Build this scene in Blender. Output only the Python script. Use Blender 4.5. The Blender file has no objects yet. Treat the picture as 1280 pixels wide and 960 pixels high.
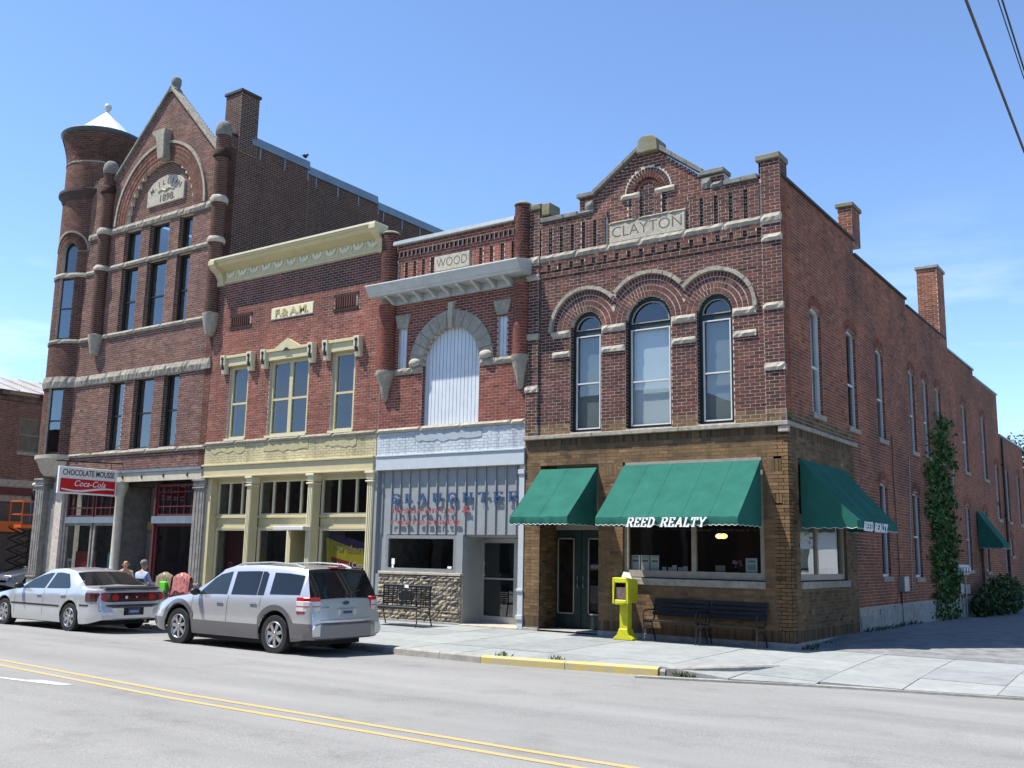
import bpy, bmesh, math, random
import numpy as np
from mathutils import Vector, Matrix
random.seed(7); rng = np.random.default_rng(7)
PI = math.pi
scn = bpy.context.scene
COL = scn.collection
# ------------------------------------------------------------------ camera
CAM = Vector((6.680, -18.888, 1.656))
cr = Vector((0.81911158, 0.57331787, 0.01904847)); cu = Vector((0.08203008, -0.14993428, 0.98528716)); cf = Vector((-0.56773875, 0.80549757, 0.16984221))
FPX = 1238.24
cam_d = bpy.data.cameras.new('camera'); cam = bpy.data.objects.new('camera', cam_d); COL.objects.link(cam)
M = Matrix.Identity(4)
for i in range(3): M[i][0] = cr[i]; M[i][1] = cu[i]; M[i][2] = -cf[i]; M[i][3] = CAM[i]
cam.matrix_world = M
cam_d.sensor_width = 36; cam_d.lens = 36 * FPX / 1280; cam_d.clip_end = 2000; cam_d.clip_start = .05
scn.camera = cam
def at_y(px, py, y):
    d = cf + cr * ((px - 640) / FPX) - cu * ((py - 480) / FPX); return CAM + d * ((y - CAM.y) / d.y)
def px_of(P):
    d = Vector(P) - CAM; w = d.dot(cf); return (640 + FPX * d.dot(cr) / w, 480 - FPX * d.dot(cu) / w)
# ------------------------------------------------------------------ sky and sun
SUN_EL = math.radians(62); TRAVEL = Vector((.79, .613))          # horizontal direction the light travels
world = bpy.data.worlds.new('World'); scn.world = world; world.use_nodes = True
nt = world.node_tree; nt.nodes.clear()
wo = nt.nodes.new('ShaderNodeOutputWorld'); bg = nt.nodes.new('ShaderNodeBackground'); sky = nt.nodes.new('ShaderNodeTexSky')
sky.sky_type = 'NISHITA'; sky.sun_disc = False; sky.sun_elevation = SUN_EL
sky.sun_rotation = math.atan2(-TRAVEL.x, -TRAVEL.y)
sky.air_density = .8; sky.dust_density = 0; sky.ozone_density = 5.0; sky.altitude = 100
# thin high cirrus, spread over the whole sky, denser low down
tc = nt.nodes.new('ShaderNodeTexCoord'); mp = nt.nodes.new('ShaderNodeMapping'); mp.inputs['Scale'].default_value = (1.6, 1.6, 9); mp.inputs['Location'].default_value = (.35, .1, .3)
nz = nt.nodes.new('ShaderNodeTexNoise'); nz.inputs['Scale'].default_value = 2.2; nz.inputs['Detail'].default_value = 7; nz.inputs['Roughness'].default_value = .6
rp = nt.nodes.new('ShaderNodeMapRange'); rp.inputs['From Min'].default_value = .53; rp.inputs['From Max'].default_value = .78
sx = nt.nodes.new('ShaderNodeSeparateXYZ'); rz = nt.nodes.new('ShaderNodeMapRange'); rz.inputs['From Min'].default_value = .34; rz.inputs['From Max'].default_value = .02
mu = nt.nodes.new('ShaderNodeMath'); mu.operation = 'MULTIPLY'; mu2 = nt.nodes.new('ShaderNodeMath'); mu2.operation = 'MULTIPLY'; mu2.inputs[1].default_value = .85
mx = nt.nodes.new('ShaderNodeMix'); mx.data_type = 'RGBA'; mx.inputs[7].default_value = (5.2, 5.6, 6.2, 1)
L = nt.links.new
L(tc.outputs['Generated'], mp.inputs['Vector']); L(mp.outputs[0], nz.inputs['Vector']); L(nz.outputs[0], rp.inputs[0])
L(tc.outputs['Generated'], sx.inputs[0]); L(sx.outputs['Z'], rz.inputs[0]); L(rp.outputs[0], mu.inputs[0]); L(rz.outputs[0], mu.inputs[1]); L(mu.outputs[0], mu2.inputs[0])
L(mu2.outputs[0], mx.inputs[0]); L(sky.outputs[0], mx.inputs[6]); L(mx.outputs[2], bg.inputs[0]); bg.inputs[1].default_value = .15; L(bg.outputs[0], wo.inputs[0])
sl = bpy.data.lights.new('sun', 'SUN'); sl.energy = 5.0; sl.angle = math.radians(.53); sl.color = (1, .955, .88)
so = bpy.data.objects.new('sun', sl); COL.objects.link(so)
sd = Vector((TRAVEL.x * math.cos(SUN_EL), TRAVEL.y * math.cos(SUN_EL), -math.sin(SUN_EL)))
so.rotation_euler = sd.to_track_quat('-Z', 'Y').to_euler(); so.location = (-10, -20, 30)
vs = scn.view_settings; vs.view_transform = 'Standard'; vs.look = 'None'; vs.exposure = .88; vs.gamma = 1; vs.use_curve_mapping = False
# ------------------------------------------------------------------ materials
MATS = {}
def node(nt, t, **kw):
    n = nt.nodes.new(t)
    for k, v in kw.items():
        if k.startswith('i_'): n.inputs[k[2:].replace('_', ' ')].default_value = v
        else: setattr(n, k, v)
    return n
def mat(name, col, rough=.7, metal=0, var=.18, scale=6, bump=.0, bscale=60, spec=.4, col2=None, stain=0, emit=0, coat=0, stretch=None):
    """principled + noise mottling between two tones, optional blotches and fine bump"""
    if name in MATS: return MATS[name]
    m = bpy.data.materials.new(name); m.use_nodes = True; nt = m.node_tree; bs = nt.nodes['Principled BSDF']
    bs.inputs['Roughness'].default_value = rough; bs.inputs['Metallic'].default_value = metal; bs.inputs['Specular IOR Level'].default_value = spec
    if coat: bs.inputs['Coat Weight'].default_value = coat; bs.inputs['Coat Roughness'].default_value = .05
    tc = node(nt, 'ShaderNodeTexCoord'); geo = node(nt, 'ShaderNodeNewGeometry'); vec = geo.outputs['Position']
    if stretch:
        mp = node(nt, 'ShaderNodeMapping'); mp.inputs['Scale'].default_value = stretch; nt.links.new(vec, mp.inputs['Vector']); vec = mp.outputs[0]
    a = Vector(col); b = Vector(col2) if col2 else a * (1 - var * 2)
    n1 = node(nt, 'ShaderNodeTexNoise', i_Scale=scale, i_Detail=6., i_Roughness=.65); nt.links.new(vec, n1.inputs['Vector'])
    mr = node(nt, 'ShaderNodeMapRange'); mr.inputs['From Min'].default_value = .35; mr.inputs['From Max'].default_value = .7; nt.links.new(n1.outputs[0], mr.inputs[0])
    mx = node(nt, 'ShaderNodeMix', data_type='RGBA'); mx.inputs[6].default_value = (*a, 1); mx.inputs[7].default_value = (*b, 1); nt.links.new(mr.outputs[0], mx.inputs[0])
    out = mx.outputs[2]
    if stain:
        n2 = node(nt, 'ShaderNodeTexNoise', i_Scale=1.3, i_Detail=5., i_Roughness=.6); nt.links.new(geo.outputs['Position'], n2.inputs['Vector'])
        m2 = node(nt, 'ShaderNodeMapRange'); m2.inputs['From Min'].default_value = .45; m2.inputs['From Max'].default_value = .75; m2.inputs['To Max'].default_value = stain; nt.links.new(n2.outputs[0], m2.inputs[0])
        mx2 = node(nt, 'ShaderNodeMix', data_type='RGBA'); mx2.inputs[7].default_value = (*(a * .35), 1); nt.links.new(out, mx2.inputs[6]); nt.links.new(m2.outputs[0], mx2.inputs[0]); out = mx2.outputs[2]
    nt.links.new(out, bs.inputs['Base Color'])
    if bump:
        n3 = node(nt, 'ShaderNodeTexNoise', i_Scale=bscale, i_Detail=4.); nt.links.new(vec, n3.inputs['Vector'])
        bp = node(nt, 'ShaderNodeBump', i_Strength=bump, i_Distance=.01); nt.links.new(n3.outputs[0], bp.inputs['Height']); nt.links.new(bp.outputs[0], bs.inputs['Normal'])
    if emit: bs.inputs['Emission Color'].default_value = (*a, 1); bs.inputs['Emission Strength'].default_value = emit
    MATS[name] = m; return m
def brick_mat(name, pal, rough=.88, stain=.5, stain_col=(.02, .016, .014), sscale=.55, sz=(1, 1, 1)):
    if name in MATS: return MATS[name]
    m = bpy.data.materials.new(name); m.use_nodes = True; nt = m.node_tree; bs = nt.nodes['Principled BSDF']
    bs.inputs['Roughness'].default_value = rough; bs.inputs['Specular IOR Level'].default_value = .25
    at = node(nt, 'ShaderNodeAttribute', attribute_name='rnd'); cr_ = node(nt, 'ShaderNodeValToRGB'); nt.links.new(at.outputs['Fac'], cr_.inputs[0])
    el = cr_.color_ramp.elements; cr_.color_ramp.interpolation = 'LINEAR'
    while len(el) < len(pal): el.new(.5)
    for i, c in enumerate(pal): el[i].position = i / (len(pal) - 1); el[i].color = (*c, 1)
    geo = node(nt, 'ShaderNodeNewGeometry')
    n1 = node(nt, 'ShaderNodeTexNoise', i_Scale=26., i_Detail=5., i_Roughness=.7); nt.links.new(geo.outputs['Position'], n1.inputs['Vector'])
    mr = node(nt, 'ShaderNodeMapRange'); mr.inputs['From Min'].default_value = .3; mr.inputs['From Max'].default_value = .75; mr.inputs['To Min'].default_value = .72; mr.inputs['To Max'].default_value = 1.3; nt.links.new(n1.outputs[0], mr.inputs[0])
    vm = node(nt, 'ShaderNodeVectorMath', operation='SCALE'); nt.links.new(cr_.outputs[0], vm.inputs[0]); nt.links.new(mr.outputs[0], vm.inputs['Scale'])
    mp = node(nt, 'ShaderNodeMapping'); mp.inputs['Scale'].default_value = sz; nt.links.new(geo.outputs['Position'], mp.inputs['Vector'])
    n2 = node(nt, 'ShaderNodeTexNoise', i_Scale=sscale, i_Detail=7., i_Roughness=.62); nt.links.new(mp.outputs[0], n2.inputs['Vector'])
    m2 = node(nt, 'ShaderNodeMapRange'); m2.inputs['From Min'].default_value = .47; m2.inputs['From Max'].default_value = .72; m2.inputs['To Max'].default_value = stain; nt.links.new(n2.outputs[0], m2.inputs[0])
    mx = node(nt, 'ShaderNodeMix', data_type='RGBA'); mx.inputs[7].default_value = (*stain_col, 1); nt.links.new(vm.outputs[0], mx.inputs[6]); nt.links.new(m2.outputs[0], mx.inputs[0])
    # broad weathering: paler and darker fields, and run-off streaks
    n4 = node(nt, 'ShaderNodeTexNoise', i_Scale=.9, i_Detail=4., i_Roughness=.55); nt.links.new(geo.outputs['Position'], n4.inputs['Vector'])
    m4 = node(nt, 'ShaderNodeMapRange'); m4.inputs['From Min'].default_value = .3; m4.inputs['From Max'].default_value = .7; m4.inputs['To Min'].default_value = .74; m4.inputs['To Max'].default_value = 1.22; nt.links.new(n4.outputs[0], m4.inputs[0])
    mp5 = node(nt, 'ShaderNodeMapping'); mp5.inputs['Scale'].default_value = (4.5, 4.5, .28); nt.links.new(geo.outputs['Position'], mp5.inputs['Vector'])
    n5 = node(nt, 'ShaderNodeTexNoise', i_Scale=1., i_Detail=5., i_Roughness=.6); nt.links.new(mp5.outputs[0], n5.inputs['Vector'])
    m5 = node(nt, 'ShaderNodeMapRange'); m5.inputs['From Min'].default_value = .5; m5.inputs['From Max'].default_value = .72; m5.inputs['To Min'].default_value = 1; m5.inputs['To Max'].default_value = .66; nt.links.new(n5.outputs[0], m5.inputs[0])
    mm = node(nt, 'ShaderNodeMath', operation='MULTIPLY'); nt.links.new(m4.outputs[0], mm.inputs[0]); nt.links.new(m5.outputs[0], mm.inputs[1])
    vw = node(nt, 'ShaderNodeVectorMath', operation='SCALE'); nt.links.new(mx.outputs[2], vw.inputs[0]); nt.links.new(mm.outputs[0], vw.inputs['Scale'])
    nt.links.new(vw.outputs[0], bs.inputs['Base Color'])
    bp = node(nt, 'ShaderNodeBump', i_Strength=.35, i_Distance=.006); nt.links.new(n1.outputs[0], bp.inputs['Height']); nt.links.new(bp.outputs[0], bs.inputs['Normal'])
    MATS[name] = m; return m
def glass(name, tint=(.75, .8, .8), boost=1.0, rough=.01):
    if name in MATS: return MATS[name]
    m = bpy.data.materials.new(name); m.use_nodes = True; nt = m.node_tree; nt.nodes.clear()
    o = node(nt, 'ShaderNodeOutputMaterial'); t = node(nt, 'ShaderNodeBsdfTransparent'); t.inputs[0].default_value = (*tint, 1)
    g = node(nt, 'ShaderNodeBsdfGlossy'); g.inputs['Roughness'].default_value = rough; g.inputs[0].default_value = (.95, .97, 1, 1)
    lw = node(nt, 'ShaderNodeLayerWeight'); lw.inputs[0].default_value = .5
    pw = node(nt, 'ShaderNodeMath', operation='POWER'); pw.inputs[1].default_value = 5; nt.links.new(lw.outputs['Facing'], pw.inputs[0])
    f = node(nt, 'ShaderNodeMath', operation='MULTIPLY_ADD'); f.inputs[1].default_value = .95; f.inputs[2].default_value = .05; nt.links.new(pw.outputs[0], f.inputs[0])
    # old panes are slightly wavy
    geo = node(nt, 'ShaderNodeNewGeometry'); n = node(nt, 'ShaderNodeTexNoise', i_Scale=1.7, i_Detail=1.); nt.links.new(geo.outputs['Position'], n.inputs['Vector'])
    b = node(nt, 'ShaderNodeBump', i_Strength=.06, i_Distance=.02); nt.links.new(n.outputs[0], b.inputs['Height']); nt.links.new(b.outputs[0], g.inputs['Normal'])
    mu = node(nt, 'ShaderNodeMath', operation='MULTIPLY', use_clamp=True); mu.inputs[1].default_value = boost
    mix = node(nt, 'ShaderNodeMixShader'); nt.links.new(f.outputs[0], mu.inputs[0]); nt.links.new(mu.outputs[0], mix.inputs[0]); nt.links.new(t.outputs[0], mix.inputs[1]); nt.links.new(g.outputs[0], mix.inputs[2]); nt.links.new(mix.outputs[0], o.inputs[0])
    MATS[name] = m; return m
# ------------------------------------------------------------------ mesh helpers
ROOT = {}
class MB:
    def __init__(s): s.v = []; s.f = []
    def add(s, vs, fs):
        k = len(s.v); s.v += [tuple(v) for v in vs]; s.f += [tuple(i + k for i in f) for f in fs]; return s
    def box(s, x0, x1, y0, y1, z0, z1):
        return s.add([(x0, y0, z0), (x1, y0, z0), (x1, y1, z0), (x0, y1, z0), (x0, y0, z1), (x1, y0, z1), (x1, y1, z1), (x0, y1, z1)],
                     [(0, 3, 2, 1), (4, 5, 6, 7), (0, 1, 5, 4), (1, 2, 6, 5), (2, 3, 7, 6), (3, 0, 4, 7)])
    def prism(s, pts, ax, a, b):
        """pts 2-D, extruded along ax from a to b ('y': (x,z), 'x': (y,z), 'z': (x,y))"""
        P = {'y': lambda p, t: (p[0], t, p[1]), 'x': lambda p, t: (t, p[0], p[1]), 'z': lambda p, t: (p[0], p[1], t)}[ax]
        n = len(pts); vs = [P(p, a) for p in pts] + [P(p, b) for p in pts]
        return s.add(vs, [tuple(range(n)), tuple(range(2 * n - 1, n - 1, -1))] + [(i, i + n, (i + 1) % n + n, (i + 1) % n) for i in range(n)])
    def lathe(s, prof, cx, cy, n=20, a0=0, a1=2 * PI, axis='z'):
        full = abs(a1 - a0 - 2 * PI) < 1e-6; m = n if full else n + 1; vs = []; fs = []
        for r, z in prof:
            for i in range(m):
                a = a0 + (a1 - a0) * i / n
                vs.append((cx + r * math.cos(a), cy + r * math.sin(a), z) if axis == 'z' else (cx + r * math.cos(a), z, cy + r * math.sin(a)))
        for j in range(len(prof) - 1):
            for i in range(n):
                i2 = (i + 1) % m; fs.append((j * m + i, j * m + i2, (j + 1) * m + i2, (j + 1) * m + i))
        return s.add(vs, fs)
    def tube(s, pts, r, n=6, cap=True):
        pts = [Vector(p) for p in pts]; vs = []; fs = []; up = Vector((0, 0, 1))
        for i, p in enumerate(pts):
            t = (pts[min(i + 1, len(pts) - 1)] - pts[max(i - 1, 0)]).normalized()
            u = t.cross(up);
            if u.length < .01: u = t.cross(Vector((1, 0, 0)))
            u.normalize(); w = u.cross(t); rr = r[i] if isinstance(r, (list, tuple)) else r
            vs += [p + (u * math.cos(2 * PI * k / n) + w * math.sin(2 * PI * k / n)) * rr for k in range(n)]
        for i in range(len(pts) - 1):
            for k in range(n): fs.append((i * n + k, i * n + (k + 1) % n, (i + 1) * n + (k + 1) % n, (i + 1) * n + k))
        if cap: fs += [tuple(range(n))[::-1], tuple((len(pts) - 1) * n + k for k in range(n))]
        return s.add(vs, fs)
    def ball(s, c, rx, ry=None, rz=None, n=12, m=8):
        ry = ry or rx; rz = rz or rx; vs = []; fs = []
        for j in range(m + 1):
            t = PI * j / m
            for i in range(n): a = 2 * PI * i / n; vs.append((c[0] + rx * math.sin(t) * math.cos(a), c[1] + ry * math.sin(t) * math.sin(a), c[2] + rz * math.cos(t)))
        for j in range(m):
            for i in range(n): fs.append((j * n + i, (j + 1) * n + i, (j + 1) * n + (i + 1) % n, j * n + (i + 1) % n))
        return s.add(vs, fs)
    def build(s, name, m, parent=None, smooth=None, bevel=0, label=None, kind=None, fix=True, jitter=0):
        me = bpy.data.meshes.new(name); me.from_pydata(s.v, [], s.f)
        if fix or bevel or jitter:
            bm = bmesh.new(); bm.from_mesh(me)
            if fix: bmesh.ops.remove_doubles(bm, verts=bm.verts, dist=1e-5); bmesh.ops.recalc_face_normals(bm, faces=bm.faces)
            if bevel: bmesh.ops.bevel(bm, geom=[e for e in bm.edges if e.is_manifold and e.calc_face_angle(0) > .5], offset=bevel, segments=1, affect='EDGES', clamp_overlap=True)
            if jitter:
                for v in bm.verts: v.co += Vector((random.uniform(-1, 1), random.uniform(-1, 1), random.uniform(-1, 1))) * jitter
            bm.to_mesh(me); bm.free()
        if smooth is not None:
            me.shade_smooth()
            if smooth < 180: me.set_sharp_from_angle(angle=math.radians(smooth))
        return link(name, me, m, parent, label, kind)
def link(name, me, m, parent=None, label=None, kind=None):
    o = bpy.data.objects.new(name, me); COL.objects.link(o)
    if m is not None and not me.materials: me.materials.append(MATS[m] if isinstance(m, str) else m)
    if parent is not None:
        o.parent = parent
        if parent.name in ROOT: o.matrix_parent_inverse = Matrix.Translation(-ROOT[parent.name])
    if label: o['label'] = label
    if kind: o['kind'] = kind
    return o
def tag(o, label=None, cat=None, group=None, kind=None):
    if label: o['label'] = label
    if cat: o['category'] = cat
    if group: o['group'] = group
    if kind: o['kind'] = kind
    return o
def thing(name, label, cat, base=(0, 0, 0), group=None, local=False):
    """an Empty at the thing's base; parts in world coordinates unless local"""
    o = bpy.data.objects.new(name, None); COL.objects.link(o); o.location = base; o.empty_display_size = .3
    if not local: ROOT[o.name] = Vector(base)
    return tag(o, label, cat, group)
def copy_tree(o, parent=None):
    c = o.copy(); COL.objects.link(c); c.parent = parent
    for ch in list(o.children): copy_tree(ch, c)
    return c
# ------------------------------------------------------------------ brickwork
class Rect:
    def __init__(s, u0, u1, z0, z1): s.a = (u0, u1, z0, z1); s.z = [z0, z1]
    def at(s, z): return (s.a[0], s.a[1]) if s.a[2] < z < s.a[3] else None
class Arch:
    """opening with vertical jambs from z0 to zs and a curved head of rise h above zs"""
    def __init__(s, uc, r, z0, zs, h=None):
        s.uc, s.r, s.z0, s.zs, s.h = uc, r, z0, zs, h or r; n = 9
        s.z = [z0, zs] + [zs + s.h * math.sin(PI / 2 * k / n) for k in range(1, n + 1)]
    def at(s, z):
        if z <= s.z0 or z >= s.zs + s.h: return None
        if z <= s.zs: w = s.r
        else: w = s.r * math.sqrt(max(0, 1 - ((z - s.zs) / s.h) ** 2))
        return (s.uc - w, s.uc + w)
def cut(ivs, holes, z):
    for h in holes:
        b = h.at(z)
        if not b: continue
        n = []
        for (p, q) in ivs:
            if b[1] <= p or b[0] >= q: n.append((p, q)); continue
            if b[0] > p: n.append((p, b[0]))
            if b[1] < q: n.append((b[1], q))
        ivs = n
    return [(p, q) for p, q in ivs if q - p > .004]
def pt(plane, u, d, z):
    """point on a wall: plane ('y',y0) faces -y with u=x; ('x',x0) faces +x with u=y; ('c',cx,cy,R) round, u=arc; d = outward"""
    if plane[0] == 'y': return (u, plane[1] - d, z)
    if plane[0] == 'x': return (plane[1] + d, u, z)
    _, cx, cy, R = plane; t = u / R; return (cx + (R + d) * math.sin(t), cy - (R + d) * math.cos(t), z)
def backing(mb, plane, z0, z1, iv, holes, thick, extra=()):
    zs = sorted({z0, z1, *[z for h in holes for z in h.z if z0 < z < z1], *[e for e in extra if z0 < e < z1]})
    for a, b in zip(zs, zs[1:]):
        if b - a < 1e-5: continue
        zm = (a + b) / 2
        for p, q in cut(iv(zm) if callable(iv) else [iv], holes, zm):
            if plane[0] == 'y': mb.box(p, q, plane[1], plane[1] + thick, a, b)
            else: mb.box(plane[1] - thick, plane[1], p, q, a, b)
class Bricks:
    """collects single bricks as quads in the wall plane plus a depth range; every brick is real geometry"""
    def __init__(s): s.q = []
    def quad(s, plane, pts, d, rnd=None, base=0., solo=False): s.q.append((plane, pts, base, d + random.uniform(-.0006, .0022), random.random() if rnd is None else rnd, solo))
    def run(s, plane, z0, z1, iv, holes=(), d=.0018, course=.072, pitch=.215, joint=.0100, base=0., tone=None, soldier=False, solo=False, vj=None):
        if soldier: h, w = z1 - z0, course
        n = 1 if soldier else max(1, round((z1 - z0) / course)); h = (z1 - z0) / n; w = course if soldier else pitch
        for k in range(n):
            a, b = z0 + k * h + joint / 2, z0 + (k + 1) * h - joint / 2; zm = (a + b) / 2
            off = 0 if soldier else (w / 2 if (round(a / h) % 2) else 0)
            for p, q in cut(list(iv(zm)) if callable(iv) else [iv], holes, zm):
                u = math.floor((p - off) / w) * w + off
                while u < q:
                    x0, x1 = max(u, p), min(u + w, q); u += w
                    if x1 - x0 < .03: continue
                    x0 += (vj or joint) / 2; x1 -= (vj or joint) / 2
                    r = random.random() if tone is None else min(1, max(0, random.gauss(tone, .16)))
                    s.quad(plane, ((x0, a), (x1, a), (x1, b), (x0, b)), d, r, base, solo and x1 - x0 > .19 and not soldier)
    def ring(s, plane, uc, zc, r0, r1, a0, a1, n, d, gap=.015, base=0., keep=None, tone=None):
        for i in range(n):
            t0, t1 = a0 + (a1 - a0) * i / n, a0 + (a1 - a0) * (i + 1) / n
            g0, g1 = gap / 2 / r0, gap / 2 / r1
            P = [(uc - r0 * math.cos(t0 + g0), zc + r0 * math.sin(t0 + g0)), (uc - r1 * math.cos(t0 + g1), zc + r1 * math.sin(t0 + g1)), (uc - r1 * math.cos(t1 - g1), zc + r1 * math.sin(t1 - g1)), (uc - r0 * math.cos(t1 - g0), zc + r0 * math.sin(t1 - g0))]
            if keep and not keep(sum(p[0] for p in P) / 4, sum(p[1] for p in P) / 4): continue
            s.quad(plane, tuple(P[::-1]), d, None if tone is None else min(1, max(0, random.gauss(tone, .16))), base)
    def build(s, name, m, parent, solo_parent=None, nsolo=0, vis=None):
        idx = set()
        if nsolo:
            c = []
            for i, (pl, P, b, d, r, so_) in enumerate(s.q):
                if so_ and pl[0] != 'c':
                    A, B = pt(pl, P[0][0], d, P[0][1]), pt(pl, P[2][0], d, P[2][1])
                    if vis and not vis(P[0][0], P[0][1]): continue
                    pa, pb = px_of(A), px_of(B); c.append((abs((pa[0] - pb[0]) * (pa[1] - pb[1])), i))
            idx = {i for _, i in sorted(c, reverse=True)[:nsolo]}
        meshes = {}
        for i in sorted(idx):
            pl, P, b, d, r, _ = s.q[i]; k = (pl[0], int(r * 11.99), round(P[1][0] - P[0][0], 3), round(P[2][1] - P[1][1], 3), round(d - b, 2))
            w, h = P[1][0] - P[0][0], P[2][1] - P[1][1]
            if k not in meshes:
                t = Bricks(); t.q = [((pl[0], 0.), ((-w / 2, -h / 2), (w / 2, -h / 2), (w / 2, h / 2), (-w / 2, h / 2)), 0, d - b, (k[1] + .5) / 12, False)]
                meshes[k] = t.mesh('brick')
            o = link('brick', meshes[k], m, solo_parent or parent)
            o.location = pt(pl, (P[0][0] + P[1][0]) / 2, b, (P[0][1] + P[2][1]) / 2)
        rest = Bricks(); rest.q = [q for i, q in enumerate(s.q) if i not in idx]
        return link(name, rest.mesh(name), m, parent, kind='stuff')
    def mesh(s, name):
        N = len(s.q); V = np.empty((N, 8, 3), np.float32)
        for i, (pl, P, b, d, r, _) in enumerate(s.q):
            for k in range(4): V[i, k] = pt(pl, P[k][0], b, P[k][1]); V[i, k + 4] = pt(pl, P[k][0], d, P[k][1])
        F = np.array([(4, 5, 6, 7), (0, 1, 5, 4), (1, 2, 6, 5), (2, 3, 7, 6), (3, 0, 4, 7)], np.int32)
        FF = (F[None] + (np.arange(N) * 8)[:, None, None]).reshape(-1)
        me = bpy.data.meshes.new(name); me.vertices.add(N * 8); me.vertices.foreach_set('co', V.ravel())
        me.loops.add(N * 20); me.loops.foreach_set('vertex_index', FF.astype(np.int32)); me.polygons.add(N * 5)
        me.polygons.foreach_set('loop_start', np.arange(0, N * 20, 4, dtype=np.int32)); me.polygons.foreach_set('loop_total', np.full(N * 5, 4, np.int32))
        at = me.attributes.new('rnd', 'FLOAT', 'FACE'); at.data.foreach_set('value', np.repeat(np.array([q[4] for q in s.q], np.float32), 5))
        me.update(calc_edges=True); me.shade_flat(); return me
# ------------------------------------------------------------------ stone pieces, letters
def rock(u0, u1, z0, z1, plane, proud=.06, depth=.12, amp=.012, nx=None, nz=2):
    """rock-faced stone: a box whose outer face is a rough pillow"""
    mb = MB(); nx = nx or max(3, int((u1 - u0) / .08)); vs = []; fs = []
    for j in range(nz + 1):
        for i in range(nx + 1):
            e = (i in (0, nx)) or (j in (0, nz)); d = proud * (.6 if e else 1) + (random.uniform(-1, 1) * amp)
            vs.append(pt(plane, u0 + (u1 - u0) * i / nx, d, z0 + (z1 - z0) * j / nz + (random.uniform(-.3, .3) * amp if not e else 0)))
    for j in range(nz):
        for i in range(nx): a = j * (nx + 1) + i; fs.append((a, a + 1, a + nx + 2, a + nx + 1))
    k = len(vs); ring = [i for i in range(nx + 1)] + [j * (nx + 1) + nx for j in range(1, nz + 1)] + [nz * (nx + 1) + i for i in range(nx - 1, -1, -1)] + [j * (nx + 1) for j in range(nz - 1, 0, -1)]
    for i in ring: u = u0 + (u1 - u0) * (i % (nx + 1)) / nx; z = z0 + (z1 - z0) * (i // (nx + 1)) / nz; vs.append(pt(plane, u, -depth, z))
    n = len(ring)
    for i in range(n): fs.append((ring[i], k + i, k + (i + 1) % n, ring[(i + 1) % n]))
    fs.append(tuple(k + i for i in range(n))); return mb.add(vs, fs)
def band(root, name, u0, u1, z0, z1, plane, m, proud=.06, depth=.1, lens=(.7, 1.2), amp=.011):
    u = u0
    while u < u1 - .01:
        e = u + random.uniform(*lens)
        if u1 - e < .35: e = u1
        rock(u + .003, e - .003, z0 + random.uniform(-.004, .004), z1, plane, proud, depth, amp).build(name, m, root); u = e
def text_mesh(s, size, ext=.004, off=0., shear=0., align='CENTER', sx=1., sp=1.):
    cu_ = bpy.data.curves.new('t', 'FONT'); cu_.body = s; cu_.size = size; cu_.extrude = ext; cu_.offset = off; cu_.shear = shear; cu_.align_x = align; cu_.align_y = 'CENTER'; cu_.resolution_u = 3; cu_.space_character = sp
    o = bpy.data.objects.new('t', cu_); COL.objects.link(o); bpy.context.view_layer.update()
    me = bpy.data.meshes.new_from_object(o.evaluated_get(bpy.context.evaluated_depsgraph_get())); bpy.data.objects.remove(o)
    me.transform(Matrix.Diagonal((sx, 1, 1, 1))); me.materials.clear(); return me
def put_text(s, size, plane, u, z, m, parent, d=.004, name='lettering', fit=None, rot=0, **kw):
    me = text_mesh(s, size, **kw)
    if fit:
        xs = [v.co.x for v in me.vertices]; w = max(xs) - min(xs); me.transform(Matrix.Translation((-(max(xs) + min(xs)) / 2, 0, 0))); me.transform(Matrix.Diagonal((fit / w, 1, 1, 1)))
    if rot: me.transform(Matrix.Rotation(rot, 4, 'Z'))
    if plane[0] == 'y': me.transform(Matrix(((1, 0, 0, u), (0, 0, -1, plane[1] - d), (0, 1, 0, z), (0, 0, 0, 1))))
    else: me.transform(Matrix(((0, 0, 1, plane[1] + d), (1, 0, 0, u), (0, 1, 0, z), (0, 0, 0, 1))))
    return link(name, me, m, parent)
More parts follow.
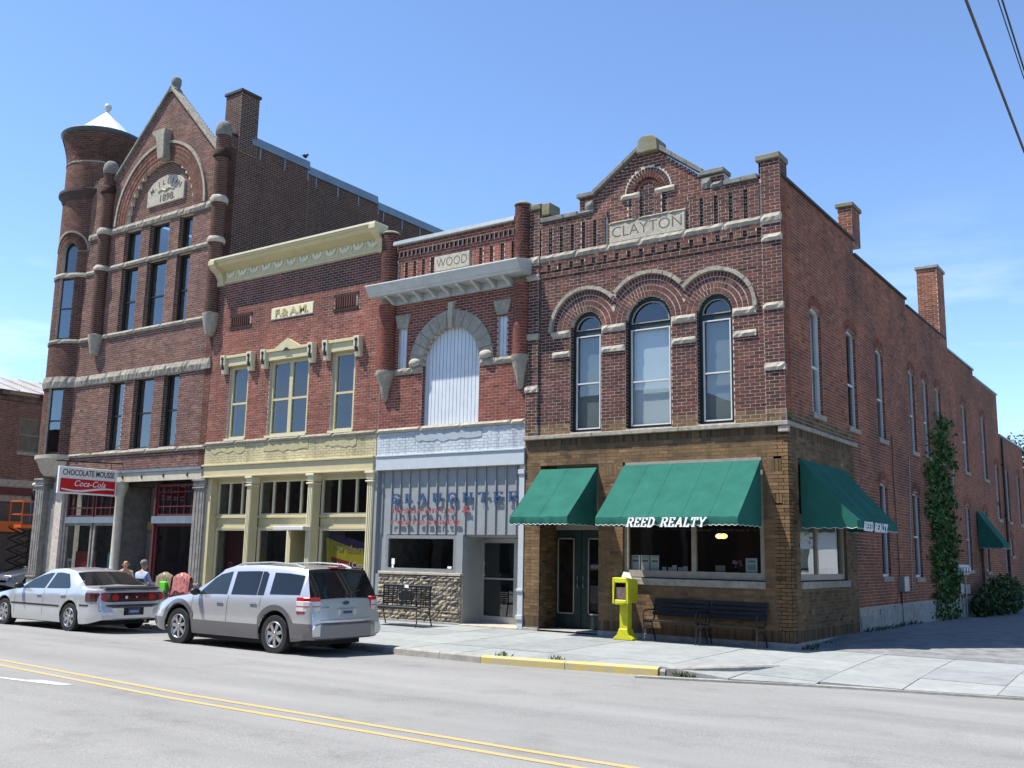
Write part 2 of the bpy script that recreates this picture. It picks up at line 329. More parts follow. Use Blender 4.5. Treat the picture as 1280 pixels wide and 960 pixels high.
# a small slab-serif stroke alphabet (unit height): polylines, drawn with thick stems and thin serifs
SER = {'R': (.78, [[(.15, 0), (.15, 1)], [(.15, 1), (.5, 1), (.66, .88), (.66, .66), (.5, .52), (.15, .52)], [(.42, .52), (.72, 0)]], [(0, 0, .3), (0, 1, .3), (.6, 0, .85)]),
       'E': (.7, [[(.15, 0), (.15, 1)], [(.15, 1), (.62, 1), (.62, .8)], [(.15, .52), (.48, .52)], [(.15, 0), (.64, 0), (.64, .22)]], [(0, 0, .3), (0, 1, .3)]),
       'D': (.8, [[(.15, 0), (.15, 1)], [(.15, 1), (.45, 1), (.68, .78), (.68, .24), (.45, 0), (.15, 0)]], [(0, 0, .3), (0, 1, .3)]),
       'A': (.84, [[(.1, 0), (.42, 1)], [(.42, 1), (.74, 0)], [(.22, .36), (.62, .36)]], [(0, 0, .24), (.58, 0, .88)]),
       'L': (.66, [[(.15, 0), (.15, 1)], [(.15, 0), (.6, 0), (.6, .25)]], [(0, 0, .3), (0, 1, .3)]),
       'T': (.74, [[(.37, 0), (.37, 1)], [(.05, .78), (.05, 1), (.69, 1), (.69, .78)]], [(.2, 0, .54)]),
       'Y': (.8, [[(.4, 0), (.4, .46)], [(.4, .46), (.1, 1)], [(.4, .46), (.7, 1)]], [(.24, 0, .56), (0, 1, .24), (.56, 1, .82)]),
       'S': (.72, [[(.64, .76), (.6, .92), (.45, 1), (.22, 1), (.1, .86), (.1, .68), (.24, .56), (.5, .46), (.64, .32), (.64, .14), (.5, 0), (.24, 0), (.1, .1), (.08, .26)]], []),
       'U': (.8, [[(.15, 1), (.15, .22), (.28, 0), (.52, 0), (.65, .22), (.65, 1)]], [(0, 1, .3), (.5, 1, .8)]),
       'G': (.82, [[(.7, .76), (.6, .95), (.4, 1), (.2, .9), (.1, .7), (.1, .3), (.2, .1), (.4, 0), (.6, .04), (.7, .2), (.7, .44), (.46, .44)]], []),
       'H': (.84, [[(.15, 0), (.15, 1)], [(.69, 0), (.69, 1)], [(.15, .52), (.69, .52)]], [(0, 0, .3), (0, 1, .3), (.54, 0, .84), (.54, 1, .84)])}
def stroke_text(s, plane, u0, u1, z, h, ext, th=.15, shear=0., lean=None, gap=.14):
    """returns MBs per letter of slab letters filling u0..u1, foot line at z; each stroke's face a hair apart in depth"""
    tot = sum(SER[c][0] if c != ' ' else .5 for c in s) + gap * (len(s) - 1); k = (u1 - u0) / tot; u = u0; out = []
    for c in s:
        if c == ' ': u += (.5 + gap) * k; continue
        w, pl, sf = SER[c]; mb = MB(); nn = 0
        segs = [(p, q, th if abs(p[0] - q[0]) < .35 else th * .62) for P in pl for p, q in zip(P, P[1:])] + [((a, zz), (b, zz), th * .42) for a, zz, b in sf]
        for p, q, t in segs:
            dx, dz = q[0] - p[0], q[1] - p[1]; l = math.hypot(dx, dz); nx, nz = -dz / l * t / 2, dx / l * t / 2; ex, ez = dx / l * t * .3, dz / l * t * .3
            quad = [(p[0] - ex + nx, p[1] - ez + nz), (p[0] - ex - nx, p[1] - ez - nz), (q[0] + ex - nx, q[1] + ez - nz), (q[0] + ex + nx, q[1] + ez + nz)]
            e = ext + nn * .0006; nn += 1; P0 = [(u + (x + shear * zz) * k, z + zz * h) for x, zz in quad]
            vs = [pt(plane, a, .001, b) for a, b in P0] + [pt(plane, a, e, b) for a, b in P0]
            if lean: vs = [lean(v) for v in vs]
            mb.add(vs, [(0, 1, 2, 3), (7, 6, 5, 4)] + [(i, i + 4, (i + 1) % 4 + 4, (i + 1) % 4) for i in range(4)])
        out.append(mb); u += (w + gap) * k
    return out
# ------------------------------------------------------------------ palette
mat('mortar', (.56, .49, .42), .95, var=.2, scale=9, bump=.3)
mat('mortar_brown', (.15, .118, .082), .95, var=.2, scale=9, bump=.3); mat('pier_mortar', (.42, .355, .30), .95, var=.2); mat('corbel_back', (.17, .085, .062), .95, var=.3)
mat('mortar_dark', (.44, .37, .31), .95, var=.25, scale=5, bump=.3)
mat('limestone', (.37, .335, .27), .95, var=.2, scale=9, bump=.9, bscale=28, stain=.45, spec=.15)
mat('limestone_pale', (.45, .41, .33), .95, var=.16, scale=9, bump=.8, bscale=28, stain=.3, spec=.15)
mat('moss_stone', (.20, .195, .17), .95, var=.2, scale=5, col2=(.145, .135, .035), bump=.5, bscale=35); mat('old_stone', (.21, .205, .185), .95, var=.2, scale=8, bump=.5, bscale=35, stain=.4)
mat('concrete', (.33, .32, .30), .9, var=.2, scale=5, bump=.3, stain=.4)
mat('carved', (.13, .11, .085), .9)
mat('green_paint', (.016, .036, .031), .45, var=.25)
mat('storm_white', (.55, .56, .55), .45, var=.08)
mat('tan_frame', (.30, .27, .22), .55, var=.12)
mat('blind', (.62, .62, .58), .85, var=.06, scale=2)
mat('blind_white', (.82, .83, .83), .8, var=.03, scale=2)
mat('grey_blind', (.30, .32, .31), .85, var=.08, scale=2); mat('curtain', (.26, .27, .25), .9, var=.25, scale=3, stretch=(6, 6, .6))
mat('dark_frame', (.02, .024, .02), .5, var=.2)
mat('yellow_paint', (.51, .445, .255), .5, var=.06, scale=3, bump=.1, bscale=20)
mat('yellow_pale', (.62, .565, .38), .5, var=.06, scale=3)
mat('ochre', (.42, .33, .13), .6, var=.1)
mat('black_paint', (.012, .012, .012), .5)
mat('white_paint', (.44, .475, .495), .5, var=.05, scale=4, bump=.15, bscale=18)
mat('bluewhite_metal', (.56, .60, .62), .38, var=.05, scale=3)
mat('cornice_grey', (.46, .48, .47), .45, var=.1, scale=3)
mat('grey_patch', (.33, .37, .40), .8, var=.08)
mat('panel_grey', (.27, .285, .285), .5, var=.08, scale=2)
mat('aluminium', (.60, .60, .58), .32, metal=.8, var=.05)
mat('iron_grey', (.27, .255, .225), .6, var=.25, scale=5, stain=.3)
mat('cream_wood', (.50, .455, .36), .7, var=.12, scale=5, stain=.15)
mat('rust', (.14, .055, .025), .9, var=.3)
mat('maroon', (.10, .018, .02), .55, var=.2)
mat('blue_door', (.09, .14, .20), .5, var=.15)
mat('flashing', (.20, .255, .29), .4, metal=.3, var=.12, scale=2)
mat('coping_dark', (.055, .05, .045), .8, var=.2)
mat('roofing', (.09, .085, .08), .95, var=.2)
mat('tin_roof', (.82, .83, .83), .35, var=.06)
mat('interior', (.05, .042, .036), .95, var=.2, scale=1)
mat('red_curtain', (.11, .012, .014), .9, var=.3, scale=2, stretch=(8, 8, .5))
mat('paper', (.78, .80, .80), .8, var=.03)
mat('paper_ink', (.18, .25, .27), .8)
mat('red_paint', (.55, .012, .018), .35, var=.06)
mat('sign_white', (.74, .73, .70), .4, var=.04)
mat('sign_brown', (.07, .02, .012), .5)
mat('letter_blue', (.022, .075, .19), .6, var=.15, scale=20)
mat('letter_red', (.36, .07, .075), .7, var=.2, scale=20)
mat('letter_white', (.85, .85, .83), .5, var=.02)
mat('awning_green', (.028, .130, .100), .9, var=.12, scale=2.2, bump=.2, bscale=90, stain=.22, spec=.05)
mat('awning_trim', (.62, .64, .60), .7)
mat('metal_black', (.014, .014, .015), .4, var=.1)
mat('bench_slat', (.032, .032, .032), .75, var=.25, scale=12, spec=.2)
mat('news_yellow', (.55, .54, .02), .45, var=.12, scale=5, stain=.12)
mat('galv', (.34, .36, .37), .45, metal=.5, var=.15)
glass('pane', (.66, .72, .72), 2.0); glass('side_pane', (.5, .55, .55), .55); glass('sky_pane', (.6, .66, .68), 2.5)
glass('shop_pane', (.62, .66, .66), 1.9)
red_pal = [(.034, .018, .015), (.068, .029, .022), (.105, .040, .028), (.135, .050, .034), (.20, .080, .052)]
BR_CL = brick_mat('brick_corner', red_pal, stain=.35, sscale=.7)
BR_SIDE = brick_mat('brick_side', [(.10, .036, .020), (.19, .063, .033), (.25, .083, .042), (.31, .108, .053), (.38, .15, .08)], stain=.6, sscale=.35, sz=(1, 1, 1))
BR_BROWN = brick_mat('brick_brown', [(.062, .041, .023), (.115, .073, .038), (.165, .10, .047), (.20, .122, .058), (.25, .16, .088)], stain=.4, sscale=.8)
BR_WOOD = brick_mat('brick_wood', [(.075, .024, .019), (.14, .042, .029), (.19, .054, .036), (.225, .066, .043), (.28, .10, .06)], stain=.3, sscale=.6)
BR_YEL = brick_mat('brick_lodge', [(.075, .030, .023), (.125, .043, .030), (.185, .056, .035), (.225, .070, .042), (.27, .105, .066)], stain=.3, sscale=.5, stain_col=(.05, .022, .018))
BR_LEFT = brick_mat('brick_turret', [(.066, .034, .025), (.108, .049, .035), (.145, .065, .045), (.18, .082, .057), (.235, .12, .088)], stain=.32, sscale=.55)
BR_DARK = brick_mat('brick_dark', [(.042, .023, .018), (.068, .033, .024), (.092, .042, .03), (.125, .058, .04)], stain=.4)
BR_WHITE = brick_mat('brick_white', [(.42, .455, .475), (.46, .50, .52), (.50, .535, .555)], rough=.55, stain=.12, stain_col=(.3, .32, .34))
BR_PYEL = brick_mat('brick_painted', [(.455, .395, .225), (.49, .43, .25), (.525, .465, .28)], rough=.55, stain=.15, stain_col=(.36, .31, .16))
# road: pale worn asphalt
def road_mat():
    m = bpy.data.materials.new('asphalt'); m.use_nodes = True; nt = m.node_tree; bs = nt.nodes['Principled BSDF']; bs.inputs['Roughness'].default_value = .92; bs.inputs['Specular IOR Level'].default_value = .2
    geo = node(nt, 'ShaderNodeNewGeometry'); P = geo.outputs['Position']
    sp = node(nt, 'ShaderNodeTexNoise', i_Scale=70., i_Detail=3., i_Roughness=.8); nt.links.new(P, sp.inputs['Vector'])
    lg = node(nt, 'ShaderNodeTexNoise', i_Scale=.5, i_Detail=6., i_Roughness=.6)
    mp = node(nt, 'ShaderNodeMapping'); mp.inputs['Scale'].default_value = (.25, 1.6, 1); nt.links.new(P, mp.inputs['Vector']); nt.links.new(mp.outputs[0], lg.inputs['Vector'])
    r1 = node(nt, 'ShaderNodeValToRGB'); e = r1.color_ramp.elements; e[0].position = .28; e[0].color = (.135, .133, .128, 1); e[1].position = .74; e[1].color = (.335, .332, .32, 1); nt.links.new(sp.outputs[0], r1.inputs[0])
    r2 = node(nt, 'ShaderNodeMapRange'); r2.inputs['From Min'].default_value = .3; r2.inputs['From Max'].default_value = .72; r2.inputs['To Min'].default_value = .80; r2.inputs['To Max'].default_value = 1.12; nt.links.new(lg.outputs[0], r2.inputs[0])
    vm = node(nt, 'ShaderNodeVectorMath', operation='SCALE'); nt.links.new(r1.outputs[0], vm.inputs[0]); nt.links.new(r2.outputs[0], vm.inputs['Scale'])
    # faint oil and dirt blotches
    ob_ = node(nt, 'ShaderNodeTexNoise', i_Scale=1.1, i_Detail=8., i_Roughness=.7); nt.links.new(P, ob_.inputs['Vector']); om = node(nt, 'ShaderNodeMapRange'); om.inputs['From Min'].default_value = .54; om.inputs['From Max'].default_value = .74; om.inputs['To Min'].default_value = 1.02; om.inputs['To Max'].default_value = .80; nt.links.new(ob_.outputs[0], om.inputs[0])
    vo_ = node(nt, 'ShaderNodeVectorMath', operation='SCALE'); nt.links.new(vm.outputs[0], vo_.inputs[0]); nt.links.new(om.outputs[0], vo_.inputs['Scale']); vm = vo_
    # hairline cracks
    vo = node(nt, 'ShaderNodeTexVoronoi', feature='DISTANCE_TO_EDGE', i_Scale=.33); wn = node(nt, 'ShaderNodeTexNoise', i_Scale=2.2, i_Detail=5.); nt.links.new(P, wn.inputs['Vector'])
    ad = node(nt, 'ShaderNodeVectorMath', operation='MULTIPLY_ADD'); nt.links.new(wn.outputs['Color'], ad.inputs[0]); ad.inputs[1].default_value = (.9, .9, 0); nt.links.new(P, ad.inputs[2]); nt.links.new(ad.outputs[0], vo.inputs['Vector'])
    cm = node(nt, 'ShaderNodeMapRange'); cm.inputs['From Max'].default_value = .004; cm.inputs['To Min'].default_value = .86; cm.inputs['To Max'].default_value = 1; nt.links.new(vo.outputs['Distance'], cm.inputs[0])
    v2 = node(nt, 'ShaderNodeVectorMath', operation='SCALE'); nt.links.new(vm.outputs[0], v2.inputs[0]); nt.links.new(cm.outputs[0], v2.inputs['Scale']); nt.links.new(v2.outputs[0], bs.inputs['Base Color'])
    bp = node(nt, 'ShaderNodeBump', i_Strength=.5, i_Distance=.008); nt.links.new(sp.outputs[0], bp.inputs['Height']); nt.links.new(bp.outputs[0], bs.inputs['Normal']); MATS['asphalt'] = m
road_mat()
mat('alley', (.22, .225, .225), .95, var=.25, scale=3, bump=.4, bscale=50, stain=.3)
mat('slab_a', (.275, .292, .287), .85, var=.10, scale=5, bump=.25, bscale=45, stain=.25)
mat('slab_b', (.25, .268, .265), .85, var=.12, scale=6, bump=.25, bscale=45, stain=.3)
mat('slab_c', (.295, .308, .30), .85, var=.10, scale=4, bump=.25, bscale=45, stain=.2)
mat('joint', (.13, .13, .115), .95, var=.3, scale=8)
mat('kerb_stone', (.36, .345, .31), .9, var=.2, scale=6, bump=.35, bscale=45, stain=.35)
mat('kerb_yellow', (.50, .38, .08), .75, var=.16, scale=5, col2=(.36, .33, .24), bump=.3, bscale=40)
mat('line_yellow', (.50, .315, .075), .85, var=.2, scale=6, col2=(.36, .30, .20), bump=.2)
mat('line_white', (.50, .50, .48), .8, var=.2, scale=9, col2=(.34, .33, .31))
mat('far_ground', (.20, .20, .17), .95, var=.2, scale=.3)
mat('weed', (.05, .085, .02), .8, var=.3, scale=20)
# ------------------------------------------------------------------ ground
def sheet(name, pts, z, m, kind='structure'):
    mb = MB(); mb.add([(x, y, z) for x, y in pts], [tuple(range(len(pts)))]); o = mb.build(name, m); tag(o, kind=kind); return o
sheet('ground', [(-500, -500), (500, -500), (500, 500), (-500, 500)], -.42, 'far_ground')
def zroad(y): return -.20 + .10 * (1 - min(1, abs(y + 10.6) / 6.0) ** 2) if y < -4.6 else -.20
mb = MB(); ys = [-60, -30, -17] + [-16.6 + .5 * k for k in range(25)] + [-4.2, -2]
X = [-260, -120, -60] + list(range(-40, 21, 2)) + [40, 120]
mb.add([(x, y, zroad(y)) for y in ys for x in X], [(j * len(X) + i, j * len(X) + i + 1, (j + 1) * len(X) + i + 1, (j + 1) * len(X) + i) for j in range(len(ys) - 1) for i in range(len(X) - 1)])
tag(mb.build('road', 'asphalt'), kind='structure')
sheet('cross_street', [(-34.6, -2), (-29.2, -2), (-29.2, 120), (-34.6, 120)], -.196, 'asphalt')
sheet('far_pavement', [(-38.2, -2), (-34.6, -2), (-34.6, 120), (-38.2, 120)], -.06, 'slab_b')
def strip(name, pts, w, m, lift=.004):
    """painted line on the road along pts"""
    mb = MB(); vs = []; fs = []
    for i, (x, y) in enumerate(pts):
        a = Vector(pts[min(i + 1, len(pts) - 1)]) - Vector(pts[max(i - 1, 0)]); n = Vector((-a.y, a.x)).normalized() * w / 2
        vs += [(x + n.x, y + n.y, zroad(y + n.y) + lift), (x - n.x, y - n.y, zroad(y - n.y) + lift)]
    fs = [(2 * i, 2 * i + 1, 2 * i + 3, 2 * i + 2) for i in range(len(pts) - 1)]
    return tag(mb.add(vs, fs).build(name, m), kind='structure')
cl = [(-120, -9.0), (-60, -9.2), (-30, -9.7), (-16, -10.2), (-8.5, -10.62), (-3.7, -11.02), (1.4, -11.2), (8, -11.35), (40, -11.6)]
strip('road_marking', [(x, y + .15) for x, y in cl], .09, 'line_yellow'); strip('road_marking', [(x, y - .15) for x, y in cl], .09, 'line_yellow')
strip('road_marking', [(-9.5, -11.75), (-7.5, -11.6), (-6.2, -11.45)], .10, 'line_white')
mb = MB(); mb.add([(x, y, zroad(y) + .004) for x, y in [(-6.55, -11.55), (-5.55, -11.42), (-5.5, -11.27), (-6.2, -11.29)]], [(0, 1, 2, 3)]); tag(mb.build('road_marking', 'line_white'), kind='structure')
# pavement: kerb line, lip of the driveway, separate slabs
KB = [(-60, -4.35), (-13.5, -4.40), (-9, -4.58), (-6, -4.66), (-3.8, -4.74), (-.75, -4.22)]
LIP = [(-.75, -4.62), (1.4, -3.78), (4.33, -3.05), (9, -2.4), (30, -1.5)]
def interp(P, x):
    if x <= P[0][0]: return P[0][1]
    for (a, b), (c, d) in zip(P, P[1:]):
        if x <= c: return b + (d - b) * (x - a) / (c - a)
    return P[-1][1]
def yk(x): return interp(KB, x) + .16 if x < -.75 else interp(LIP, x)
def zpav(x, y):
    a = -.016 * abs(y); t = max(0, min(1, (x + .75) / 1.6)); s = t * t * (3 - 2 * t)
    b = -.155 * min(1, abs(y) / abs(interp(LIP, x))) ** 1.4 if x > -.75 else a
    return a * (1 - s) + b * s
pav = sheet('pavement', [(-29, -4.36)] + [(x, y + .1) for x, y in KB[1:]] + [(x, y + .12) for x, y in LIP] + [(30, .35), (-29, .35)], -.19, 'joint')
xs = [-28.6]
while xs[-1] < 9.5: xs.append(xs[-1] + (1.22 + random.uniform(-.05, .05)))
rows = [.30, -.02, -1.18, -2.36, -3.52, -9]
for i, (a, b) in enumerate(zip(xs, xs[1:])):
    for j, (p, q) in enumerate(zip(rows, rows[1:])):
        if j == 0 and b < 0.1: continue
        g = .006; A, B = a + g, b - g; P = p - g
        off = .10 * (j % 2)
        y2a, y2b = max(q + g, yk(A)), max(q + g, yk(B))
        if P - max(y2a, y2b) < .12: continue
        c = [(A, y2a), (B, y2b), (B, P), (A, P)]; dz = random.uniform(-.004, .003)
        vs = [(x, y, zpav(x, y) + dz) for x, y in c]
        mb = MB(); mb.add(vs + [(x, y, -.26) for x, y, z in vs], [(0, 1, 2, 3), (0, 4, 5, 1), (1, 5, 6, 2), (2, 6, 7, 3), (3, 7, 4, 0)])
        mb.build('paving_slab', random.choice(['slab_a', 'slab_a', 'slab_b', 'slab_c']), pav, fix=False)
# kerb stones
def kerb_piece(pts, m, zt, zb=-.3, w=.16):
    mb = MB(); vs = []
    for i, (x, y) in enumerate(pts):
        a = Vector(pts[min(i + 1, len(pts) - 1)]) - Vector(pts[max(i - 1, 0)]); n = Vector((-a.y, a.x)).normalized()
        if n.y < 0: n = -n
        z = zt[i] if isinstance(zt, list) else zt
        vs += [(x, y, zb), (x + n.x * .01, y + n.y * .01, z - .025), (x + n.x * .035, y + n.y * .035, z), (x + n.x * w, y + n.y * w, z + .004), (x + n.x * w, y + n.y * w, zb)]
    fs = [(5 * i + k, 5 * i + k + 5, 5 * i + k + 6, 5 * i + k + 1) for i in range(len(pts) - 1) for k in range(4)] + [tuple(range(5)), tuple(range(5 * len(pts) - 1, 5 * len(pts) - 6, -1))]
    return mb.add(vs, fs).build('kerb_stone', m, pav)
x = -29
while x < -3.9:
    e = min(x + 2.2, -3.85); kerb_piece([(x + .006, interp(KB, x)), (e - .006, interp(KB, e))], 'kerb_stone', -.072 + random.uniform(-.006, .004)); x = e
for a, b in ((-3.85, -2.3), (-2.3, -.72)): kerb_piece([(a + .006, interp(KB, a)), ((a + b) / 2, interp(KB, (a + b) / 2)), (b - .006, interp(KB, b))], 'kerb_yellow', -.070)
kerb_piece([(-.70, -4.20), (-.62, -4.17)], 'kerb_stone', -.10)
kerb_piece([(-.60, -4.16), (-.2, -3.98), (.2, -3.62), (.48, -3.15), (.66, -2.5)], 'kerb_stone', [-.055, -.035, -.022, -.025, -.055], w=.2)
mb = MB()                                                            # crumbled lip in front of the driveway
lp = [(-.9, -4.66), (.2, -4.3), (1.4, -3.84), (2.8, -3.46), (4.33, -3.11), (9, -2.45), (30, -1.55)]
for (a, b), (c, d) in zip(lp, lp[1:]): mb.add([(a, b, -.215), (c, d, -.215), (c, d, -.168), (a, b, -.168), (a, b + .13, -.165), (c, d + .13, -.165)], [(0, 1, 2, 3), (3, 2, 5, 4)])
tag(mb.build('driveway_lip', 'kerb_stone'), kind='structure')
AY = [(.28, -.004), (1.5, .05), (3, .10), (8, .10), (14, -.01), (40, -.02), (120, -.02)]; mb = MB()
for (a, za), (b, zb_) in zip(AY, AY[1:]): mb.add([(.02, a, za), (60, a, za), (60, b, zb_), (.02, b, zb_)], [(0, 1, 2, 3)])
tag(mb.build('alley', 'alley'), kind='structure')
sheet('yard', [(-29, 22), (0, 22), (0, 120), (-29, 120)], -.02, 'far_ground')
# weeds in the gutter and at the foot of the walls
def weeds(name, spots, hmax=.12, n=14, parent=None):
    mb = MB()
    for (x, y, z) in spots:
        for _ in range(n):
            a = random.uniform(0, 2 * PI); r = random.uniform(0, .12); h = random.uniform(.4, 1) * hmax; w = random.uniform(.006, .014)
            bx_, by = x + r * math.cos(a) * 1.6, y + r * math.sin(a) * .5; tx, ty = bx_ + random.uniform(-.05, .05), by + random.uniform(-.05, .05)
            mb.add([(bx_ - w, by, z), (bx_ + w, by, z), (tx + w * .6, ty, z + h * .7), (tx, ty + .01, z + h)], [(0, 1, 2, 3)])
    return tag(mb.build(name, 'weed', fix=False), 'small green weeds growing in pavement joints and gutters', 'weeds', kind='stuff')
sp = [(-.15 + random.uniform(-.3, .3), -4.12, -.19) for _ in range(4)] + [(x, interp(KB, x) + .2, -.08) for x in (-3.6, -3.55, -2.6, -2.5, -9.5)] + [(.25, y, 0) for y in (.05, .2, .6, 1.4)] + [(.12, y, .09) for y in np.arange(4.5, 9, .4)]
weeds('weeds', sp)
# ------------------------------------------------------------------ windows
def bx(mb, plane, u0, u1, d0, d1, z0, z1):
    """box on a wall; d counts inward from the wall face"""
    if plane[0] == 'y': return mb.box(u0, u1, plane[1] + d0, plane[1] + d1, z0, z1)
    return mb.box(plane[1] - d1, plane[1] - d0, u0, u1, z0, z1)
def pz(mb, plane, pts, d0, d1):
    if plane[0] == 'y': return mb.prism(pts, 'y', plane[1] + d0, plane[1] + d1)
    return mb.prism(pts, 'x', plane[1] - d1, plane[1] - d0)
def head_pts(uc, r, zs, h, n=12): return [(uc - r * math.cos(PI * k / n), zs + h * math.sin(PI * k / n)) for k in range(n + 1)]
def window(root, plane, u0, u1, z0, z1, rec=.14, fm='dark_frame', fw=.06, rails=(), mulls=(), pane='pane', blind=None, bz=None, rise=0, storm=None, sill=None, sill_m='limestone', bar=.035, name='window', meet=None):
    mb = MB(); uc = (u0 + u1) / 2; r = (u1 - u0) / 2; zt = z1
    bx(mb, plane, u0, u0 + fw, rec, rec + .09, z0, zt); bx(mb, plane, u1 - fw, u1, rec, rec + .09, z0, zt); bx(mb, plane, u0 + fw, u1 - fw, rec, rec + .09, z0, z0 + fw)
    if rise:
        o_, i_ = head_pts(uc, r + .01, zt, rise + .01), head_pts(uc, r - fw, zt, max(rise - fw, .02))
        for k in range(len(o_) - 1): pz(mb, plane, [o_[k], o_[k + 1], i_[k + 1], i_[k]], rec, rec + .09)
    else: bx(mb, plane, u0 + fw, u1 - fw, rec, rec + .09, zt - fw, zt)
    for z, t in rails: bx(mb, plane, u0 + fw, u1 - fw, rec + .008, rec + .085, z - t / 2, z + t / 2)
    for u, t in mulls: bx(mb, plane, u - t / 2, u + t / 2, rec + .005, rec + .085, z0 + fw, zt - (0 if rise else fw))
    w = mb.build(name, fm, root)
    if storm:
        a, b, sm = storm; mb = MB(); e = fw + .005
        for p, q in ((a, b),):
            bx(mb, plane, u0 + e, u0 + e + bar, rec - .02, rec + .02, p, q); bx(mb, plane, u1 - e - bar, u1 - e, rec - .02, rec + .02, p, q)
            bx(mb, plane, u0 + e + bar, u1 - e - bar, rec - .02, rec + .02, p, p + bar); bx(mb, plane, u0 + e + bar, u1 - e - bar, rec - .02, rec + .02, q - bar, q)
        if meet: bx(mb, plane, u0 + e + bar, u1 - e - bar, rec - .022, rec + .022, meet - bar * .6, meet + bar * .6)
        mb.build('storm_sash', sm, w)
    mb = MB(); pts = [(u0 + fw * .5, z0 + fw * .5), (u1 - fw * .5, z0 + fw * .5)] + ([(u1 - fw * .5, zt)] + head_pts(uc, r - fw * .5, zt, rise - fw * .4)[::-1][1:] if rise else [(u1 - fw * .5, zt - fw * .5), (u0 + fw * .5, zt - fw * .5)])
    d = rec + .045
    mb.add([pt(plane, u, -d, z) for u, z in pts], [tuple(range(len(pts)))]); mb.build('pane', pane, w)
    if blind:
        za, zb = bz or (z0 + .02, zt); mb = MB(); bx(mb, plane, u0 + fw * .6, u1 - fw * .6, rec + .11, rec + .118, za, zb); mb.build('blind', blind, w)
    if sill:
        mb = MB(); bx(mb, plane, u0 - .05, u1 + .05, -.05, rec + .05, z0 - sill, z0 - .002); mb.build('sill', sill_m, w, bevel=.008)
    return w
def jamb(br, u0, z0, z1, y0=0., depth=.2, **kw): br.run(('x', u0), z0, z1, (y0, y0 + depth), **kw)
def shell(root, x0, x1, y0, y1, ztop, roof_z, sides=True, back=True, z0=0.):
    mb = MB(); mb.box(x0 + .02, x1 - .02, y0 + .02, y1 - .02, roof_z - .12, roof_z); mb.build('roof', 'roofing', root)
    mb = MB(); mb.box(x0 + .05, x1 - .05, y0 + .35, y1 - .05, 3.9, 4.02); mb.build('floor_slab', 'interior', root)
    mb = MB(); mb.box(x0, x0 + .3, y0 + .31, y1, z0, ztop)
    mb.box(x0 + .3, x1 - .3, y1 - .3, y1, z0, ztop)
    if sides: mb.box(x1 - .3, x1, y0 + .31, y1 - .31, z0, ztop)
    mb.build('party_wall', BR_DARK if False else 'mortar_dark', root)
F0 = ('y', 0.)
# ================================================================== corner building (CLAYTON)
CL = thing('corner_building', 'two-storey red brick corner building with gabled parapet and three arched upper windows', 'building', (-3.1, 0, 0))
ZS = 6.755
ARC = [(-4.605, .405, .98), (-3.04, .55, 1.12), (-1.495, .40, .955)]
W_O = [Arch(c, r, 4.39, ZS) for c, r, h in ARC]; HOOD = [Arch(c, h - .03, 6.70, ZS, h - .03) for c, r, h in ARC]
DOOR = Rect(-5.79, -4.26, .03, 3.69); SHOP = Rect(-3.66, -.53, 1.22, 3.69)
def cl_iv(z):
    if z <= 9.44: return [(-6.2, 0)]
    o = []
    if z < 9.86: o += [(-6.2, -5.86)]
    if z < 9.80: o += [(-.46, 0)]
    l = -4.80 if z < 9.84 else -4.38 + max(0, z - 9.82) * 1.38
    r = -1.22 if z < 9.74 else -1.72 - max(0, z - 9.76) * 1.30
    if z < 10.66 and r > l: o += [(l, r)]
    return o
gb = MB(); backing(gb, F0, 0, 4.36, (-6.2, 0), [DOOR, SHOP], .3); gb.build('ground_floor_wall', 'mortar_brown', CL, fix=False)
mb = MB(); backing(mb, F0, 4.36, 10.66, cl_iv, W_O + [DOOR, SHOP], .3, extra=[9.44, 9.86, 9.80, 9.84, 9.74] + [9.84 + .05 * k for k in range(17)])
for a, b in ((-6.2, -5.87), (-.40, 0)): mb.box(a, b, -.06, 0, 4.36, 9.8)
wall = mb.build('wall', 'mortar', CL, fix=False)
R_ = Bricks(); B_ = Bricks()
NICHE = [Arch(-3.03, .58, 9.70, 9.705, .58), Rect(-3.52, -2.54, 9.08, 9.70)]
NAME = Rect(-3.98, -2.12, 8.62, 9.075)
imp = [Rect(a, b, z - .065, z + .065) for z in (6.69, 6.205) for a, b in ((-5.50, -5.02), (-4.19, -3.60), (-2.47, -1.91), (-1.08, -.58))]
R_.run(F0, 4.60, 8.10, (-5.87, -.40), W_O + HOOD + imp, solo=True, tone=.5)
R_.run(F0, 8.63, 10.66, lambda z: [(max(a, -5.86), min(b, -.40)) for a, b in cl_iv(z) if min(b, -.40) > max(a, -5.86)], NICHE + [NAME, Rect(-5.86, -4.05, 8.6, 9.42), Rect(-2.05, -.40, 8.6, 9.42)], tone=.62, solo=True)
for a, b in ((-6.2, -5.87), (-.40, 0)):
    st = [Rect(a, b, z - .075, z + .075) for z in (8.12, 6.70, 5.44)] + [Rect(a, b, 8.46, 8.65)]
    R_.run(('y', -.06), 4.60, 9.80, (a, b), st, tone=.45, solo=True); B_.run(('y', -.06), 4.36, 4.60, (a, b), solo=True)
R_.run(('x', 0.), 4.60, 9.80, (-.06, 0), tone=.4); R_.run(('x', -5.87), 4.60, 9.80, (-.06, 0), tone=.2)
